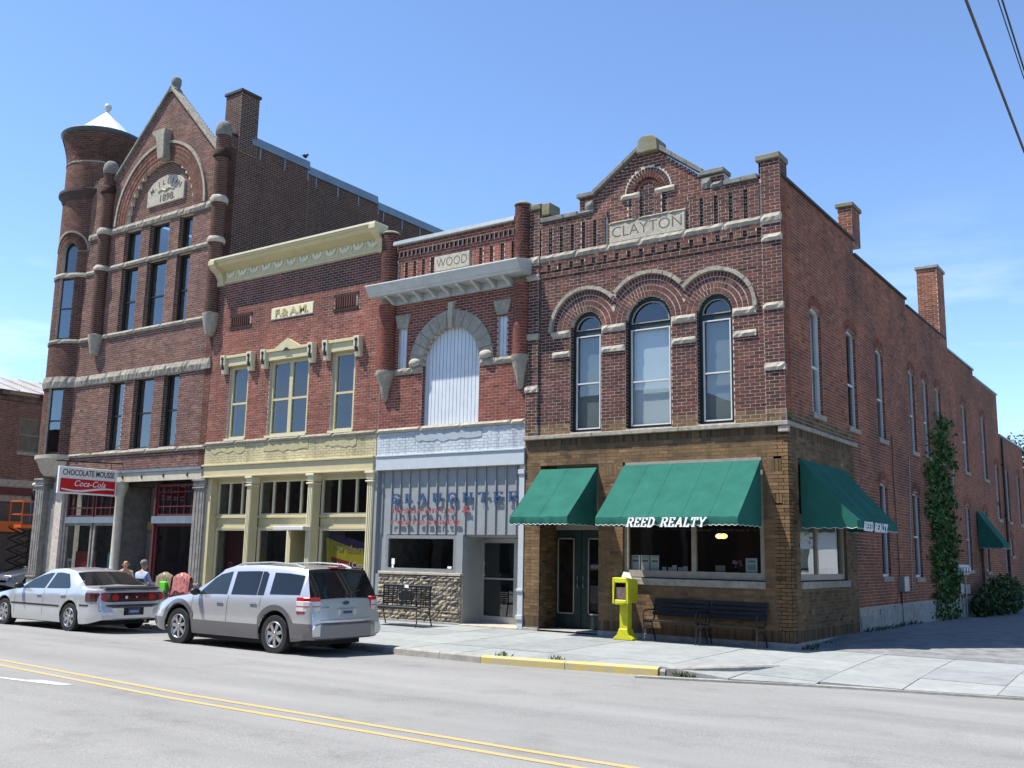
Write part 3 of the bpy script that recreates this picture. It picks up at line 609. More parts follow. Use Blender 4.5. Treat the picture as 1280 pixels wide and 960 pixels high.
# parapet panels: brick strips standing proud with slots between, slot shade painted in as darker bricks
pmb = MB()
for a, b, top in ((-5.86, -4.05, 9.42), (-2.05, -.40, 9.42)):
    pmb.box(a, b, -.055, 0, 9.28, top); R_.run(('y', -.055), 9.28, top, (a, b), tone=.6); R_.run(('x', b), 9.28, top, (-.055, 0), tone=.2)
    n = round((b - a) / .305); p = (b - a) / n; 
    for k in range(n):
        u = a + k * p + .045; pmb.box(u, u + p - .10, -.055, 0, 8.62, 9.28); R_.run(('y', -.055), 8.63, 9.28, (u, u + p - .10), tone=.5)
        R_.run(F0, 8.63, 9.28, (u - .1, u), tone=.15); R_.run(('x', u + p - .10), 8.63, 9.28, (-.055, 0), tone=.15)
# frieze of corbelled dentils below the belt, recess shadows put into dark brick tones
pmb.box(-5.87, -.40, -.05, 0, 8.40, 8.47); R_.run(('y', -.05), 8.40, 8.47, (-5.87, -.40), tone=.4, course=.07)
u = -5.85
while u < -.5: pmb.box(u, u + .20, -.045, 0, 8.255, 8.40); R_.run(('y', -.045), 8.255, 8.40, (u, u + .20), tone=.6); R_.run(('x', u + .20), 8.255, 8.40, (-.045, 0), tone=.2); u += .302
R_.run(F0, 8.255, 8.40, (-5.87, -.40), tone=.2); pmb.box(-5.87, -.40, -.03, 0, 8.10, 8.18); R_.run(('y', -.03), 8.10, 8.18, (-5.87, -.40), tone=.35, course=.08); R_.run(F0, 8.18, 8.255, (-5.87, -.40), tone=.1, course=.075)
pmb.build('corbel_work', 'mortar', CL, fix=False)
# arch rings of four rowlock courses
meets = [(-99, -3.90), (-3.90, -2.19), (-2.19, 99)]
for (c, r, h), (ma, mb_) in zip(ARC, meets):
    for k in range(4):
        r0 = r + k * (h - .085 - r) / 4; r1 = r0 + (h - .085 - r) / 4 - .014
        R_.ring(F0, c, ZS, r0 + .004, r1, 0.0, PI, int(PI * (r0 + r1) / 2 / .078), .006, keep=lambda u, z, ma=ma, mb_=mb_: ma < u < mb_, tone=.6)
    ho = MB(); n = 26
    for k in range(n):
        t0, t1 = PI * k / n, PI * (k + 1) / n; um = c - h * math.cos((t0 + t1) / 2)
        if not ma - .01 < um < mb_ + .01: continue
        P = [(c - rr * math.cos(t), ZS + rr * math.sin(t)) for rr, t in ((h - .085, t0), (h + random.uniform(-.012, .008), t0), (h + random.uniform(-.012, .008), t1), (h - .085, t1))]
        ho.prism(P, 'y', -.065 - random.uniform(0, .015), .01)
    ho.build('hood_mould', 'limestone', CL, fix=False)
for s in imp: rock(s.a[0], s.a[1], s.a[2], s.a[3], F0, .055, .05).build('impost_stone', 'limestone_pale', CL)
for a, b in ((-6.2, -5.87), (-.40, 0)):
    for z in (8.12, 6.70, 5.44): rock(a - .01, b + .015, z - .065, z + .065, ('y', -.06), .05, .05).build('pier_stone', 'limestone_pale', CL)
    rock(a - .01, b + .015, 8.47, 8.63, ('y', -.06), .06, .05).build('pier_stone', 'limestone_pale', CL)
band(CL, 'belt_stone', -5.87, -.40, 8.475, 8.63, F0, 'limestone', .085, .02, (.8, 1.1))
mb = MB(); mb.box(-3.98, -2.12, -.05, .05, 8.635, 9.065); ns = mb.build('name_stone', 'limestone_pale', CL, bevel=.012)
band(ns, 'stone_edge', -4.0, -2.10, 9.068, 9.12, F0, 'limestone', .075, .02, (.6, .8))
put_text('CLAYTON', .36, ('y', -.05), -3.05, 8.86, 'carved', ns, d=.001, ext=.002, off=-.004, fit=1.72)
# niche in the gable, its recess shadows painted as dark bricks
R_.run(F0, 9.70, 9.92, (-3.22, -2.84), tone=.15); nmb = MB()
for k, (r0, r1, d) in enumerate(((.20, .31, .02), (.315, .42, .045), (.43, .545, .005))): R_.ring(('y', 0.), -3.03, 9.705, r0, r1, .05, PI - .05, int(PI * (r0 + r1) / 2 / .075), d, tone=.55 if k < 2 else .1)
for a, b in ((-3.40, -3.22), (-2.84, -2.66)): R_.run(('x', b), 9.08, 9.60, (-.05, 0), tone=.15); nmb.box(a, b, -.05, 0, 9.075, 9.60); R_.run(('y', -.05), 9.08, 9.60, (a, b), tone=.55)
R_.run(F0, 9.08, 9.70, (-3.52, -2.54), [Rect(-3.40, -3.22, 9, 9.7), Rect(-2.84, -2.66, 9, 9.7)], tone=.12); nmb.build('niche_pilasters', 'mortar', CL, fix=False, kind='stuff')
for a, b in ((-3.70, -3.22), (-2.84, -2.36)): rock(a, b, 9.60, 9.72, F0, .07, .03).build('niche_stone', 'limestone_pale', CL)
# copings
def slope_stone(x0, z0, x1, z1, t, name='coping_stone', y0=-.10, y1=.34, n=2, root=CL, m='old_stone'):
    for k in range(n):
        a, b = k / n, (k + 1) / n; xa, za, xb, zb = x0 + (x1 - x0) * a, z0 + (z1 - z0) * a, x0 + (x1 - x0) * b, z0 + (z1 - z0) * b
        mb = MB(); mb.prism([(xa, za), (xb, zb), (xb, zb + t), (xa, za + t)], 'y', y0, y1); mb.build(name, m, root, bevel=.012, jitter=.004)
for a, b in ((-5.84, -5.2), (-5.195, -4.82)): slope_stone(a, 9.445, b, 9.445, .11, n=1)
for a, b in ((-1.20, -.82), (-.815, -.47)): slope_stone(a, 9.445, b, 9.445, .11, n=1)
slope_stone(-4.84, 9.86, -4.36, 9.86, .10, n=1); slope_stone(-1.74, 9.76, -1.20, 9.76, .10, n=1)
for s, (a, b, z0, z1) in enumerate(((-4.62, -4.40, 9.52, 9.74), (-1.72, -1.50, 9.46, 9.68))): rock(a, b, z0, z1, F0, .11, .02).build('kneeler_stone', 'old_stone', CL)
rock(-1.52, -1.24, 9.44, 9.56, F0, .11, .02).build('kneeler_stone', 'old_stone', CL); rock(-4.86, -4.40, 9.44, 9.52, F0, .11, .02).build('kneeler_stone', 'old_stone', CL)
slope_stone(-4.42, 9.86, -3.20, 10.70, .12, n=3); slope_stone(-2.76, 10.62, -1.68, 9.80, .12, n=3)
mb = MB(); mb.prism([(-3.24, 10.58), (-2.72, 10.58), (-2.74, 10.86), (-2.86, 10.96), (-3.10, 10.98), (-3.22, 10.90)], 'y', -.14, .36); mb.build('apex_stone', 'moss_stone', CL, bevel=.02, jitter=.006)
mb = MB(); mb.box(-6.21, -5.83, -.10, .02, 9.80, 9.95); mb.box(-5.82, -5.58, -.08, .40, 9.62, 9.93); mb.build('pier_cap', 'moss_stone', CL, bevel=.02, jitter=.006)
mb = MB(); mb.box(-.50, .03, -.11, .42, 9.80, 9.93); mb.build('pier_cap', 'moss_stone', CL, bevel=.02, jitter=.006)
mb = MB(); mb.box(-.46, -.001, .0, .38, 9.42, 9.80); mb.build('pier_head', 'mortar', CL); R_.run(('x', 0.), 9.44, 9.80, (0, .38), tone=.4)
# arched windows
for (c, r, h), bl, mt in zip(ARC, ('grey_blind', 'blind_white', 'grey_blind'), (5.50, 5.43, 5.47)):
    w = window(CL, F0, c - r, c + r, 4.40, ZS, .13, 'green_paint', .085 if r < .5 else .07, rails=[(6.66, .10)], blind=bl, bz=(4.42, 6.62), rise=r, storm=(4.46, 6.60, 'storm_white'), meet=mt, bar=.026)
    a = MB(); o_, i_ = head_pts(c, r - .085, ZS - .005, r - .10), head_pts(c, r - .108, ZS - .005, r - .123)
    for k in range(len(o_) - 1): a.prism([o_[k], o_[k + 1], i_[k + 1], i_[k]], 'y', .115, .15)
    a.box(c - r + .085, c + r - .085, .115, .15, ZS - .025, ZS - .005); a.build('fanlight_bead', 'tan_frame', w)
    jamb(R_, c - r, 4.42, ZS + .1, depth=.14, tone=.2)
# belt, soldier course and the brown ground floor
for a, b in ((-6.24, -4.4), (-4.395, -2.3), (-2.295, .05)):
    mb = MB(); mb.box(a, b, -.10, .02, 4.265, 4.355); mb.build('belt_stone', 'limestone', CL, bevel=.01)
mb = MB(); mb.box(-.17, .045, -.075, .02, 4.14, 4.262); mb.build('corner_stone', 'limestone_pale', CL, bevel=.012)
B_.run(F0, 4.358, 4.60, (-5.87, -.40), W_O, tone=.6, solo=True)
B_.run(F0, 4.10, 4.262, (-6.2, 0), course=.075, soldier=True, tone=.22)
pat = [Rect(-6.08, -5.88, 3.33, 3.60), Rect(-4.14, -3.80, 3.38, 3.65), Rect(-.42, -.14, 3.36, 3.63), Rect(-.42, -.14, 2.74, 2.94), Rect(-6.08, -5.88, 2.30, 2.50)]
B_.run(F0, .32, 4.10, (-6.2, 0), [DOOR, Rect(-3.66, -.53, 1.08, 3.69)] + pat, solo=True, tone=.55)
for q in pat: B_.run(F0, q.a[2] + .004, q.a[3] - .004, (q.a[0], q.a[1]), course=.068, soldier=True, tone=.5)
B_.run(F0, .10, .32, (-6.2, 0), [DOOR], course=.075, soldier=True, tone=.25)
mb = MB(); mb.box(-4.26, .03, -.035, .02, -.2, .098); mb.box(-6.2, -5.79, -.035, .02, -.2, .06); mb.build('foundation', 'concrete', CL, bevel=.01)
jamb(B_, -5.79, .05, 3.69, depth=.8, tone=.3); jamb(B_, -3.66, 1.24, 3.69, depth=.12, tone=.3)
# doorway: green double doors set back
mb = MB(); mb.box(-5.79, -4.26, .0, .85, -.05, .045); mb.build('door_step', 'concrete', CL, bevel=.01)
mb = MB(); mb.box(-6.1, -5.79, .31, .85, .05, 3.75); mb.box(-4.26, -4.0, .31, .85, .05, 3.75); mb.build('doorway_wall', BR_BROWN, CL)
mb = MB(); mb.box(-6.1, -3.9, .30, .86, 3.70, 3.78); mb.build('doorway_ceiling', 'tan_frame', CL)
mb = MB(); mb.box(-6.05, -5.94, .70, .78, .05, 2.30); mb.box(-4.32, -4.25, .70, .78, .05, 2.30); mb.box(-6.05, -4.25, .70, .78, 2.24, 2.32); mb.box(-6.05, -4.25, .70, .78, 2.32, 3.72); mb.build('door_frame', 'tan_frame', CL)
for a, b, hx in ((-5.93, -5.13, -5.20), (-5.12, -4.33, -5.05)):
    mb = MB(); gx0, gx1 = a + .18, b - .17; mb.box(a, gx0, .72, .765, .06, 2.23); mb.box(gx1, b, .72, .765, .06, 2.23); mb.box(gx0, gx1, .72, .765, .06, .36); mb.box(gx0, gx1, .72, .765, 2.06, 2.23)
    d = mb.build('door', 'green_paint', CL, bevel=.006); mb = MB()
    for p in ((gx0, gx0 + .03, .36, 2.06), (gx1 - .03, gx1, .36, 2.06), (gx0, gx1, .36, .39), (gx0, gx1, 2.03, 2.06)): mb.box(p[0], p[1], .708, .72, p[2], p[3])
    mb.build('glazing_bead', 'tan_frame', d); mb = MB(); mb.box(gx0, gx1, .74, .745, .36, 2.06); mb.build('pane', 'shop_pane', d)
    mb = MB(); mb.tube([(hx, .70, .95), (hx, .68, .97), (hx, .68, 1.18), (hx, .70, 1.2)], .012); mb.build('handle', 'galv', d)
# shop window
w = window(CL, F0, -3.66, -.53, 1.25, 3.69, .06, 'tan_frame', .10, rails=[(1.33, .12)], mulls=[(-2.055, .10)], pane='shop_pane')
mb = MB(); mb.box(-3.68, -.51, -.07, .12, 1.09, 1.23); mb.build('sill', 'limestone', w, bevel=.01)
mb = MB(); mb.box(-3.6, -.55, -.001, .05, 3.60, 3.69); mb.build('awning_board', 'tan_frame', CL)
# room behind
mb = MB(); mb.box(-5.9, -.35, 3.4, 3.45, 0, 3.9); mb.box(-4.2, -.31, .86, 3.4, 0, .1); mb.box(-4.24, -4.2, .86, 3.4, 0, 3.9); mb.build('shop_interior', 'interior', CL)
mb = MB(); mb.box(-3.6, -.6, .35, .9, 1.0, 1.28); mb.build('display_shelf', 'interior', CL)
shell(CL, -6.2, 0, 0, 24.2, 8.2, 8.1, sides=False); MB().box(-6.2, -.31, 24.2, 30, 0, 6.4).build('rear_wing', 'mortar_dark', CL)
# ---- alley side
S0 = ('x', 0.)
side_up = [(1.58, 2.30), (4.12, 4.88), (6.60, 7.34), (9.93, 10.62), (11.55, 12.25), (13.25, 13.97), (17.1, 17.9), (20.55, 21.35)]
side_lo = [(6.45, 7.22, 1.30, 3.50), (9.72, 10.55, 1.26, 3.44), (16.75, 17.6, 1.45, 3.44), (20.0, 20.75, 1.40, 3.40), (22.95, 23.7, 3.36, 5.35), (25.3, 26.0, 3.36, 5.35), (28.1, 28.8, 3.36, 5.35), (24.1, 24.8, .9, 2.2), (25.4, 26.1, 2.0, 2.6), (18.75, 19.6, .02, 2.3)]
holes = [Arch((a + b) / 2, (b - a) / 2, 4.72, 6.92, .13) for a, b in side_up] + [Arch((a + b) / 2, (b - a) / 2, c, d, .12) for a, b, c, d in side_lo]
SW = Rect(.54, 3.57, 1.24, 3.69)
steps = [(0, 5.0, 9.42), (5.0, 10.0, 9.05), (10.0, 15.1, 8.86), (15.1, 19.55, 8.55), (19.55, 24.2, 8.30), (24.2, 30, 6.70)]
def sd_iv(z): return [(a, b) for a, b, t in steps if z < t]
mb = MB(); backing(mb, S0, 0, 4.36, (0, 4.36), [SW] + holes, .3); mb.build('ground_floor_wall', 'mortar_brown', CL, fix=False)
mb = MB(); backing(mb, S0, 0, 4.36, (4.36, 30), holes, .3); backing(mb, S0, 4.36, 9.42, sd_iv, holes, .3, extra=[t for _, _, t in steps]); mb.build('side_wall', 'mortar_dark', CL, fix=False)
SB = Bricks()
SB.run(S0, 4.60, 9.42, sd_iv, holes, tone=.5); SB.run(S0, .62, 4.60, (4.36, 30), holes, tone=.5)
for h in holes:
    if h.zs > 2.4:
        for k in range(2): SB.ring(S0, h.uc, h.zs - .32, math.hypot(h.r, .32) + .02 + k * .11, math.hypot(h.r, .32) + .12 + k * .11, math.atan2(.32, h.r), PI - math.atan2(.32, h.r), 11, .006, tone=.35)
B_.run(S0, 4.358, 4.60, (0, 4.36), holes, tone=.4); B_.run(S0, 4.10, 4.262, (0, 4.36), course=.075, soldier=True, tone=.2); B_.run(S0, .32, 4.10, (0, 4.36), [Rect(.54, 3.57, 1.08, 3.69)], tone=.4); B_.run(S0, .10, .32, (0, 4.36), course=.075, soldier=True, tone=.2)
mb = MB(); mb.box(-.02, .06, .03, 4.55, 4.265, 4.355); mb.build('belt_stone', 'limestone', CL, bevel=.01)
mb = MB(); mb.box(-.02, .05, .0, 4.36, -.2, .09); mb.build('foundation', 'concrete', CL, bevel=.01)
y = 4.40
for e, t in ((6.0, .42), (7.3, .55), (9.2, .60), (11.4, .56), (15, .50), (19, .55), (30, .6)): mb = MB(); mb.box(-.02, .035, y, e - .01, -.2, t); mb.build('foundation', 'concrete', CL, bevel=.012, jitter=.004); y = e
for h in holes: SB.run(('y', h.uc + h.r), h.z0, h.zs, (-.10, 0), tone=.3); SB.run(('y', h.uc + h.r), h.zs, h.zs + .05, (-.10, 0), tone=.3)
for (a, b), bl in zip(side_up, ('blind', None, None, None, None, None, None, None)): window(CL, S0, a, b, 4.72, 6.92, .07, 'storm_white', .06, rails=[(5.75, .05)], rise=.13, blind=bl, sill=.12, pane='side_pane' if a > 2 else 'pane')
for a, b, c, d in side_lo[:-1]: window(CL, S0, a, b, c, d, .07, 'storm_white', .06, rails=[((c + d) / 2, .05)], rise=.12, sill=.13, pane='side_pane')
mb = MB(); mb.box(-.2, -.14, 18.75, 19.6, .02, 2.42); mb.build('side_door', 'dark_frame', CL)
w = window(CL, S0, .54, 3.57, 1.26, 3.69, .06, 'tan_frame', .10, rails=[(1.33, .10)], mulls=[(1.78, .09)], pane='shop_pane'); mb = MB(); mb.box(-.10, .06, .50, 3.60, 1.10, 1.24); mb.build('sill', 'limestone', w, bevel=.01)
mb = MB(); mb.box(-.24, -.22, .6, 3.5, 1.5, 2.6); mb.build('blind', 'blind', w)
for a, b, t in steps: mb = MB(); mb.box(-.34, .05, a + .02, b + .02, t, t + .06); mb.build('coping', 'flashing' if a > 15 else 'coping_dark', CL)
# chimneys
def chimney(root, x0, x1, y0, y1, z0, z1, br, cap='moss_stone', tone=.5):
    c = MB().box(x0, x1, y0, y1, z0, z1).build('chimney', 'mortar', root); br.run(('y', y0), z0, z1, (x0, x1), tone=tone); br.run(('x', x1), z0, z1, (y0, y1), tone=tone - .1)
    MB().box(x0 - .05, x1 + .05, y0 - .05, y1 + .05, z1, z1 + .10).build('chimney_cap', cap, c, bevel=.01); return c
chimney(CL, -.34, 0.002, 5.0, 5.68, 9.40, 10.32, SB); chimney(CL, -.60, .02, 14.3, 15.3, 8.5, 11.1, SB, 'concrete', .7)
R_.build('brickwork', BR_CL, CL, wall, 170, lambda u, z: -3.9 < u < -.0 and z < 8.2)
B_.build('brown_brickwork', BR_BROWN, CL, wall, 130, lambda u, z: u > -.55 or z > 3.75)
SB.build('side_brickwork', BR_SIDE, CL)
# ================================================================== narrow building (WOOD)
WD = thing('narrow_shop_building', 'narrow two-storey brick shop with blocked stone arch and pale metal cornice', 'building', (-8.54, 0, 0))
XL, XR = -10.86, -6.215
ARCH = Arch(-8.515, .90, 4.80, 6.345); slit = [Rect(-10.25, -9.97, 6.34, 7.38), Rect(-7.07, -6.80, 6.32, 7.36)]
SF = Rect(-10.80, -6.36, 0, 3.72)
mb = MB(); backing(mb, F0, 0, 9.60, (XL, XR), [ARCH, SF] + slit, .3); wall = mb.build('wall', 'mortar', WD, fix=False)
W_ = Bricks(); WW = Bricks()
keyr = [Rect(-10.42, -9.83, 7.38, 7.75), Rect(-7.24, -6.66, 7.36, 7.73)]; VO = Arch(-8.515, 1.32, 6.345, 6.35, 1.32); BANDS = Rect(XL, XR, 6.17, 6.32)
W_.run(F0, 4.79, 8.05, (XL, XR), [ARCH, VO, BANDS] + slit + [Rect(-8.6, -8.42, 7.6, 7.88)], tone=.55, solo=True)
NS = Rect(-9.10, -7.95, 8.73, 9.135)
pm = MB(); u = -10.30
R0 = []
W_.run(F0, 8.60, 9.30, (-10.35, -6.55), [NS], tone=.2)  # slot backs in a darker brick tone, painting the recess shade
for a, b in ((-10.30, -9.14), (-7.91, -6.60)):
    n = 4; p = (b - a) / n
    for k in range(n): uu = a + k * p; pm.box(uu + .03, uu + p - .085, -.06, 0, 8.6, 9.16); W_.run(('y', -.06), 8.60, 9.16, (uu + .03, uu + p - .085), tone=.6); W_.run(('x', uu + p - .085), 8.60, 9.16, (-.06, 0), tone=.2)
pm.box(-10.35, -6.55, -.06, 0, 9.16, 9.31); W_.run(('y', -.06), 9.16, 9.31, (-10.35, -6.55), tone=.55)
W_.run(F0, 9.31, 9.46, (-10.35, -6.55), course=.11, soldier=True, tone=.1)
u = -10.34
while u < -6.6: W_.run(('y', -.07), 9.312, 9.458, (u, u + .07), soldier=True, course=.07, tone=.5, d=.003); W_.run(('x', u + .07), 9.312, 9.458, (-.07, 0), soldier=True, course=.07, tone=.2, d=.002); pm.box(u, u + .07, -.07, 0, 9.31, 9.46); u += .14
pm.box(-10.35, -6.55, -.10, 0, 9.46, 9.60); W_.run(('y', -.10), 9.46, 9.60, (-10.35, -6.55), tone=.5)
pm.build('corbel_work', 'mortar', WD, fix=False)
mb = MB(); mb.prism([(-.22, 9.62), (-.20, 9.60), (.36, 9.66), (.36, 9.80), (-.20, 9.72)], 'x', -10.40, -6.52); mb.build('coping', mat('coping_metal', (.27, .30, .30), .5, metal=.3, var=.1), WD)
mb = MB(); mb.box(-9.09, -7.96, -.075, .02, 8.735, 9.13); ns = mb.build('name_stone', 'limestone_pale', WD, bevel=.01); put_text('WOOD', .34, ('y', -.075), -8.52, 8.93, 'carved', ns, d=.001, ext=.002, off=-.004, fit=.98)
# round piers
for cx, r in ((-10.62, .235), (-6.36, .195)):
    PLc = ('c', cx, -.06, r); mb = MB()
    r = r - .006; mb.lathe([(r, 6.28), (r, 8.05)], cx, -.06, 24); mb.lathe([(r, 8.50), (r, 9.98), (r * .9, 10.04), (0.001, 10.06)], cx, -.06, 24)
    mb.build('round_pier', 'pier_mortar', WD, smooth=50)
    W_.run(PLc, 6.28, 8.05, (-r * PI * .62, r * PI * .62), tone=.5, pitch=.085, vj=.003, d=.001); W_.run(PLc, 8.50, 9.98, (-r * PI * .99, r * PI * .99), tone=.1, pitch=.085, vj=.003, d=.001)
    mb = MB(); mb.lathe([(r + .02, 9.97), (r + .03, 10.0), (r * .8, 10.06), (.001, 10.07)], cx, -.06, 20); mb.build('pier_cap', 'moss_stone', WD, smooth=50)
    mb = MB(); mb.lathe([(.03, 5.48), (.08, 5.55), (.12, 5.80), (.17, 5.95), (.20, 6.05), (r + .03, 6.16), (r + .05, 6.20), (r + .05, 6.29), (r, 6.30), (.001, 6.30)], cx, -.04, 16); mb.build('corbel_stone', 'limestone', WD, smooth=40, jitter=.008)
# metal cornice with brackets
prof = [(0.02, 8.02), (-.10, 8.02), (-.12, 8.08), (-.12, 8.12), (-.36, 8.30), (-.36, 8.34), (-.42, 8.36), (-.44, 8.44), (-.50, 8.52), (-.50, 8.55), (.02, 8.64)]
mb = MB(); mb.prism([(.02, 8.22), (-.50, 8.20), (-.53, 8.25), (-.57, 8.27), (-.62, 8.36), (-.70, 8.44), (-.70, 8.475), (.02, 8.62)], 'x', -10.90, -6.08); c = mb.build('cornice', 'cornice_grey', WD, bevel=.008)
mb = MB(); mb.prism([(.02, 8.02), (-.10, 8.02), (-.10, 8.215), (.02, 8.215)], 'x', -10.46, -6.60); mb.build('cornice_frieze', 'cornice_grey', c)
for k in range(9):
    x = -10.37 + k * .465; mb = MB(); mb.prism([(-.10, 8.02), (-.15, 8.02), (-.24, 8.08), (-.44, 8.16), (-.47, 8.20), (-.10, 8.215)], 'x', x - .045, x + .045); mb.build('bracket', 'cornice_grey', c, bevel=.006)
# arch stones and infill
n = 13
for k in range(n):
    t0, t1 = PI * k / n + .004, PI * (k + 1) / n - .004; P = [(-8.515 - r * math.cos(t), 6.345 + r * math.sin(t)) for r, t in ((.90, t0), (1.33, t0), (1.33, (t0 + t1) / 2), (1.33, t1), (.90, t1), (.90, (t0 + t1) / 2))]
    MB().prism(P, 'y', -.045 + random.uniform(-.006, .006), .12).build('arch_stone', 'limestone', WD, bevel=.006)
MB().prism([(-8.57, 7.22), (-8.46, 7.22), (-8.43, 7.87), (-8.60, 7.87)], 'y', -.09, .05).build('keystone', 'limestone_pale', WD, bevel=.01)
for s in (-1, 1): mb = MB().ball((-8.515 + s * 1.12, -.06, 6.43), .19, .09, .11, 10, 6); mb.build('carved_boss', 'limestone_pale', WD, smooth=60, jitter=.008)
for a, b in ((-10.37, -9.42), (-7.61, -6.56)): band(WD, 'impost_stone', a, b, 6.19, 6.32, F0, 'limestone', .06, .05, (.4, .6))
mb = MB(); x = -9.41; vs = []
while x < -7.615:
    e = min(x + .115, -7.615); mb.box(x, e - .016, .115, .16, 4.79, 6.345 + math.sqrt(max(.0, .9 ** 2 - ((x + e) / 2 + 8.515) ** 2)) + .03); x = e
mb.box(-9.42, -7.61, .14, .17, 4.79, 7.24); inf = mb.build('metal_infill', 'bluewhite_metal', WD, fix=False)
jamb(W_, -9.415, 4.80, 6.34, depth=.15, tone=.3)
for s in slit: mb = MB(); mb.box(s.a[0], s.a[1], .06, .10, s.a[2], s.a[3]); mb.box(s.a[0] + .06, s.a[0] + .11, .04, .06, s.a[2], s.a[3]); mb.box(s.a[1] - .09, s.a[1] - .05, .04, .06, s.a[2], s.a[3]); mb.build('blind_slit', 'bluewhite_metal', WD)
for a, b, zt in ((-10.12, .275, 7.75), (-6.945, .275, 7.73)): MB().prism([(a - .16, zt - .365), (a + .17, zt - .365), (a + b, zt), (a - b, zt)], 'y', -.04, .06).build('lintel_stone', 'limestone', WD, bevel=.01)
# sill course, painted band, fascia
band(WD, 'ledge_stone', XL, XR, 4.675, 4.785, F0, 'limestone_pale', .075, .03, (1.2, 1.6), .008)
MB().box(XL, XR, -.004, -.0005, 4.10, 4.672).build('paint_coat', 'white_paint', WD); WW.run(('y', -.004), 4.10, 4.67, (XL, XR), [Rect(-9.55, -7.48, 4.40, 4.68)], tone=.5, d=.006)
mb = MB(); P = [(-9.55, 4.675), (-9.55, 4.47)] + [(-9.45 + .12 * k, 4.40 + random.uniform(-.035, .05)) for k in range(16)] + [(-7.48, 4.45), (-7.48, 4.675)]
mb.prism(P, 'y', -.022, -.003); mb.build('cement_patch', 'grey_patch', WD)
mb = MB(); mb.box(XL + .02, XR, -.05, .02, 3.72, 4.06); mb.box(XL + .02, XR, -.075, .02, 4.06, 4.10); mb.build('fascia', 'white_paint', WD, bevel=.006)
# shop front: seamed panels, letters, window, recessed door
MB().box(-10.80, -6.36, .10, .14, 2.11, 3.72).build('panel_board', 'panel_grey', WD)
x = -10.68; n = 0
while x < -6.4:
    mb = MB(); mb.box(x, x + .025, .065, .10, 2.12, 3.72); mb.build('panel_seam', 'panel_grey', WD, fix=False); x += .297
for q_ in ((-10.80, -10.48, .10, .14, 1.13, 2.11), (-8.22, -8.021, .06, .14, 1.13, 2.11), (-8.02, -7.99, .10, .85, .0, 2.06), (-8.02, -6.30, .141, .9, 2.06, 2.2), (-10.80, -10.64, .02, .14, 0, 1.13)): MB().box(*q_).build('panel_return', 'panel_grey', WD)
w = window(WD, ('y', .0), -10.48, -8.22, 1.20, 2.09, .06, 'aluminium', .085, pane='shop_pane')
MB().box(-10.64, -8.0, -.03, .16, 1.125, 1.195).build('sill', 'limestone_pale', w, bevel=.012, jitter=.006)
for mbl, ch in zip(stroke_text('SLAUGHTER', ('y', .062), -10.33, -6.42, 2.885, .215, .022, th=.17, gap=.46), 'SLAUGHTER'): mbl.build('blue_letter', 'letter_blue', WD, fix=False)
put_text('insurance', .235, ('y', .06), -9.30, 2.70, 'letter_red', WD, d=.015, ext=.008, off=.0, sp=1.15, fit=1.98); put_text('&', .235, ('y', .06), -7.94, 2.70, 'letter_red', WD, d=.015, ext=.008, off=.0, fit=.24)
put_text('real', .235, ('y', .06), -9.93, 2.42, 'letter_red', WD, d=.015, ext=.008, off=.0, sp=1.15, fit=.76); put_text('estate', .235, ('y', .06), -8.77, 2.42, 'letter_red', WD, d=.015, ext=.008, off=.0, sp=1.15, fit=1.28)
# rubble stone bulkhead: single stones
mb = MB(); mb.box(-10.64, -8.0, .02, .16, .0, 1.12); bulk = mb.build('bulkhead', 'mortar_dark', WD)
mat('rubble_a', (.30, .255, .19), .95, var=.25, bump=.5, bscale=30); mat('rubble_b', (.40, .34, .24), .95, var=.2, bump=.5, bscale=30); mat('rubble_c', (.21, .19, .165), .95, var=.25, bump=.5, bscale=30)
z = .06
while z < 1.09:
    h = random.uniform(.07, .13); h = min(h, 1.11 - z); x = -10.63
    while x < -8.01:
        w_ = random.uniform(.10, .26); w_ = min(w_, -8.0 - x)
        if w_ > .05 and h > .03: rock(x + .006, x + w_ - .006, z + .005, z + h - .005, ('y', .02), .045 + random.uniform(-.01, .025), .02, .012, nx=2).build('rubble_stone', random.choice(['rubble_a', 'rubble_b', 'rubble_c', 'rubble_a']), bulk)
        x += w_
    z += h
MB().box(-10.80, -8.0, -.03, .3, -.1, .05).build('plinth', 'concrete', WD, bevel=.01); MB().box(-8.0, -6.33, -.06, .9, -.1, .035).build('door_step', 'limestone_pale', WD, bevel=.012)
mb = MB(); mb.box(-8.12, -8.0, .78, .86, .03, 2.14); mb.box(-6.96, -6.30, .78, .86, .03, 2.14); mb.box(-8.12, -6.30, .78, .86, 2.04, 2.2); mb.box(-8.0, -6.96, .78, .86, .03, .06); mb.build('door_frame', 'aluminium', WD)
mb = MB(); a, b = -7.995, -6.965; mb.box(a, a + .07, .79, .835, .06, 2.03); mb.box(b - .07, b, .79, .835, .06, 2.03); mb.box(a + .07, b - .07, .79, .835, .06, .20); mb.box(a + .07, b - .07, .79, .835, 1.93, 2.03); mb.box(a + .07, b - .07, .79, .835, 1.06, 1.10); d = mb.build('door', 'aluminium', WD, bevel=.004)
MB().box(a + .05, b - .05, .81, .815, .1, 1.98).build('pane', 'shop_pane', d); MB().tube([(-7.88, .77, 1.14), (-7.88, .74, 1.17), (-7.88, .74, 1.42), (-7.88, .77, 1.45)], .013).build('handle', 'storm_white', d)
mb = MB(); mb.box(-6.365, -6.215, -.02, .12, .0, 3.60); mb.box(-6.385, -6.205, -.05, .12, 3.50, 3.60); mb.box(-6.385, -6.205, -.05, .12, .84, .90); mb.box(-6.385, -6.205, -.05, .12, .22, .32); mb.build('pilaster', 'white_paint', WD, bevel=.006)
MB().box(-10.90, -10.79, -.01, .15, 0, 3.72).build('pilaster', 'panel_grey', WD)
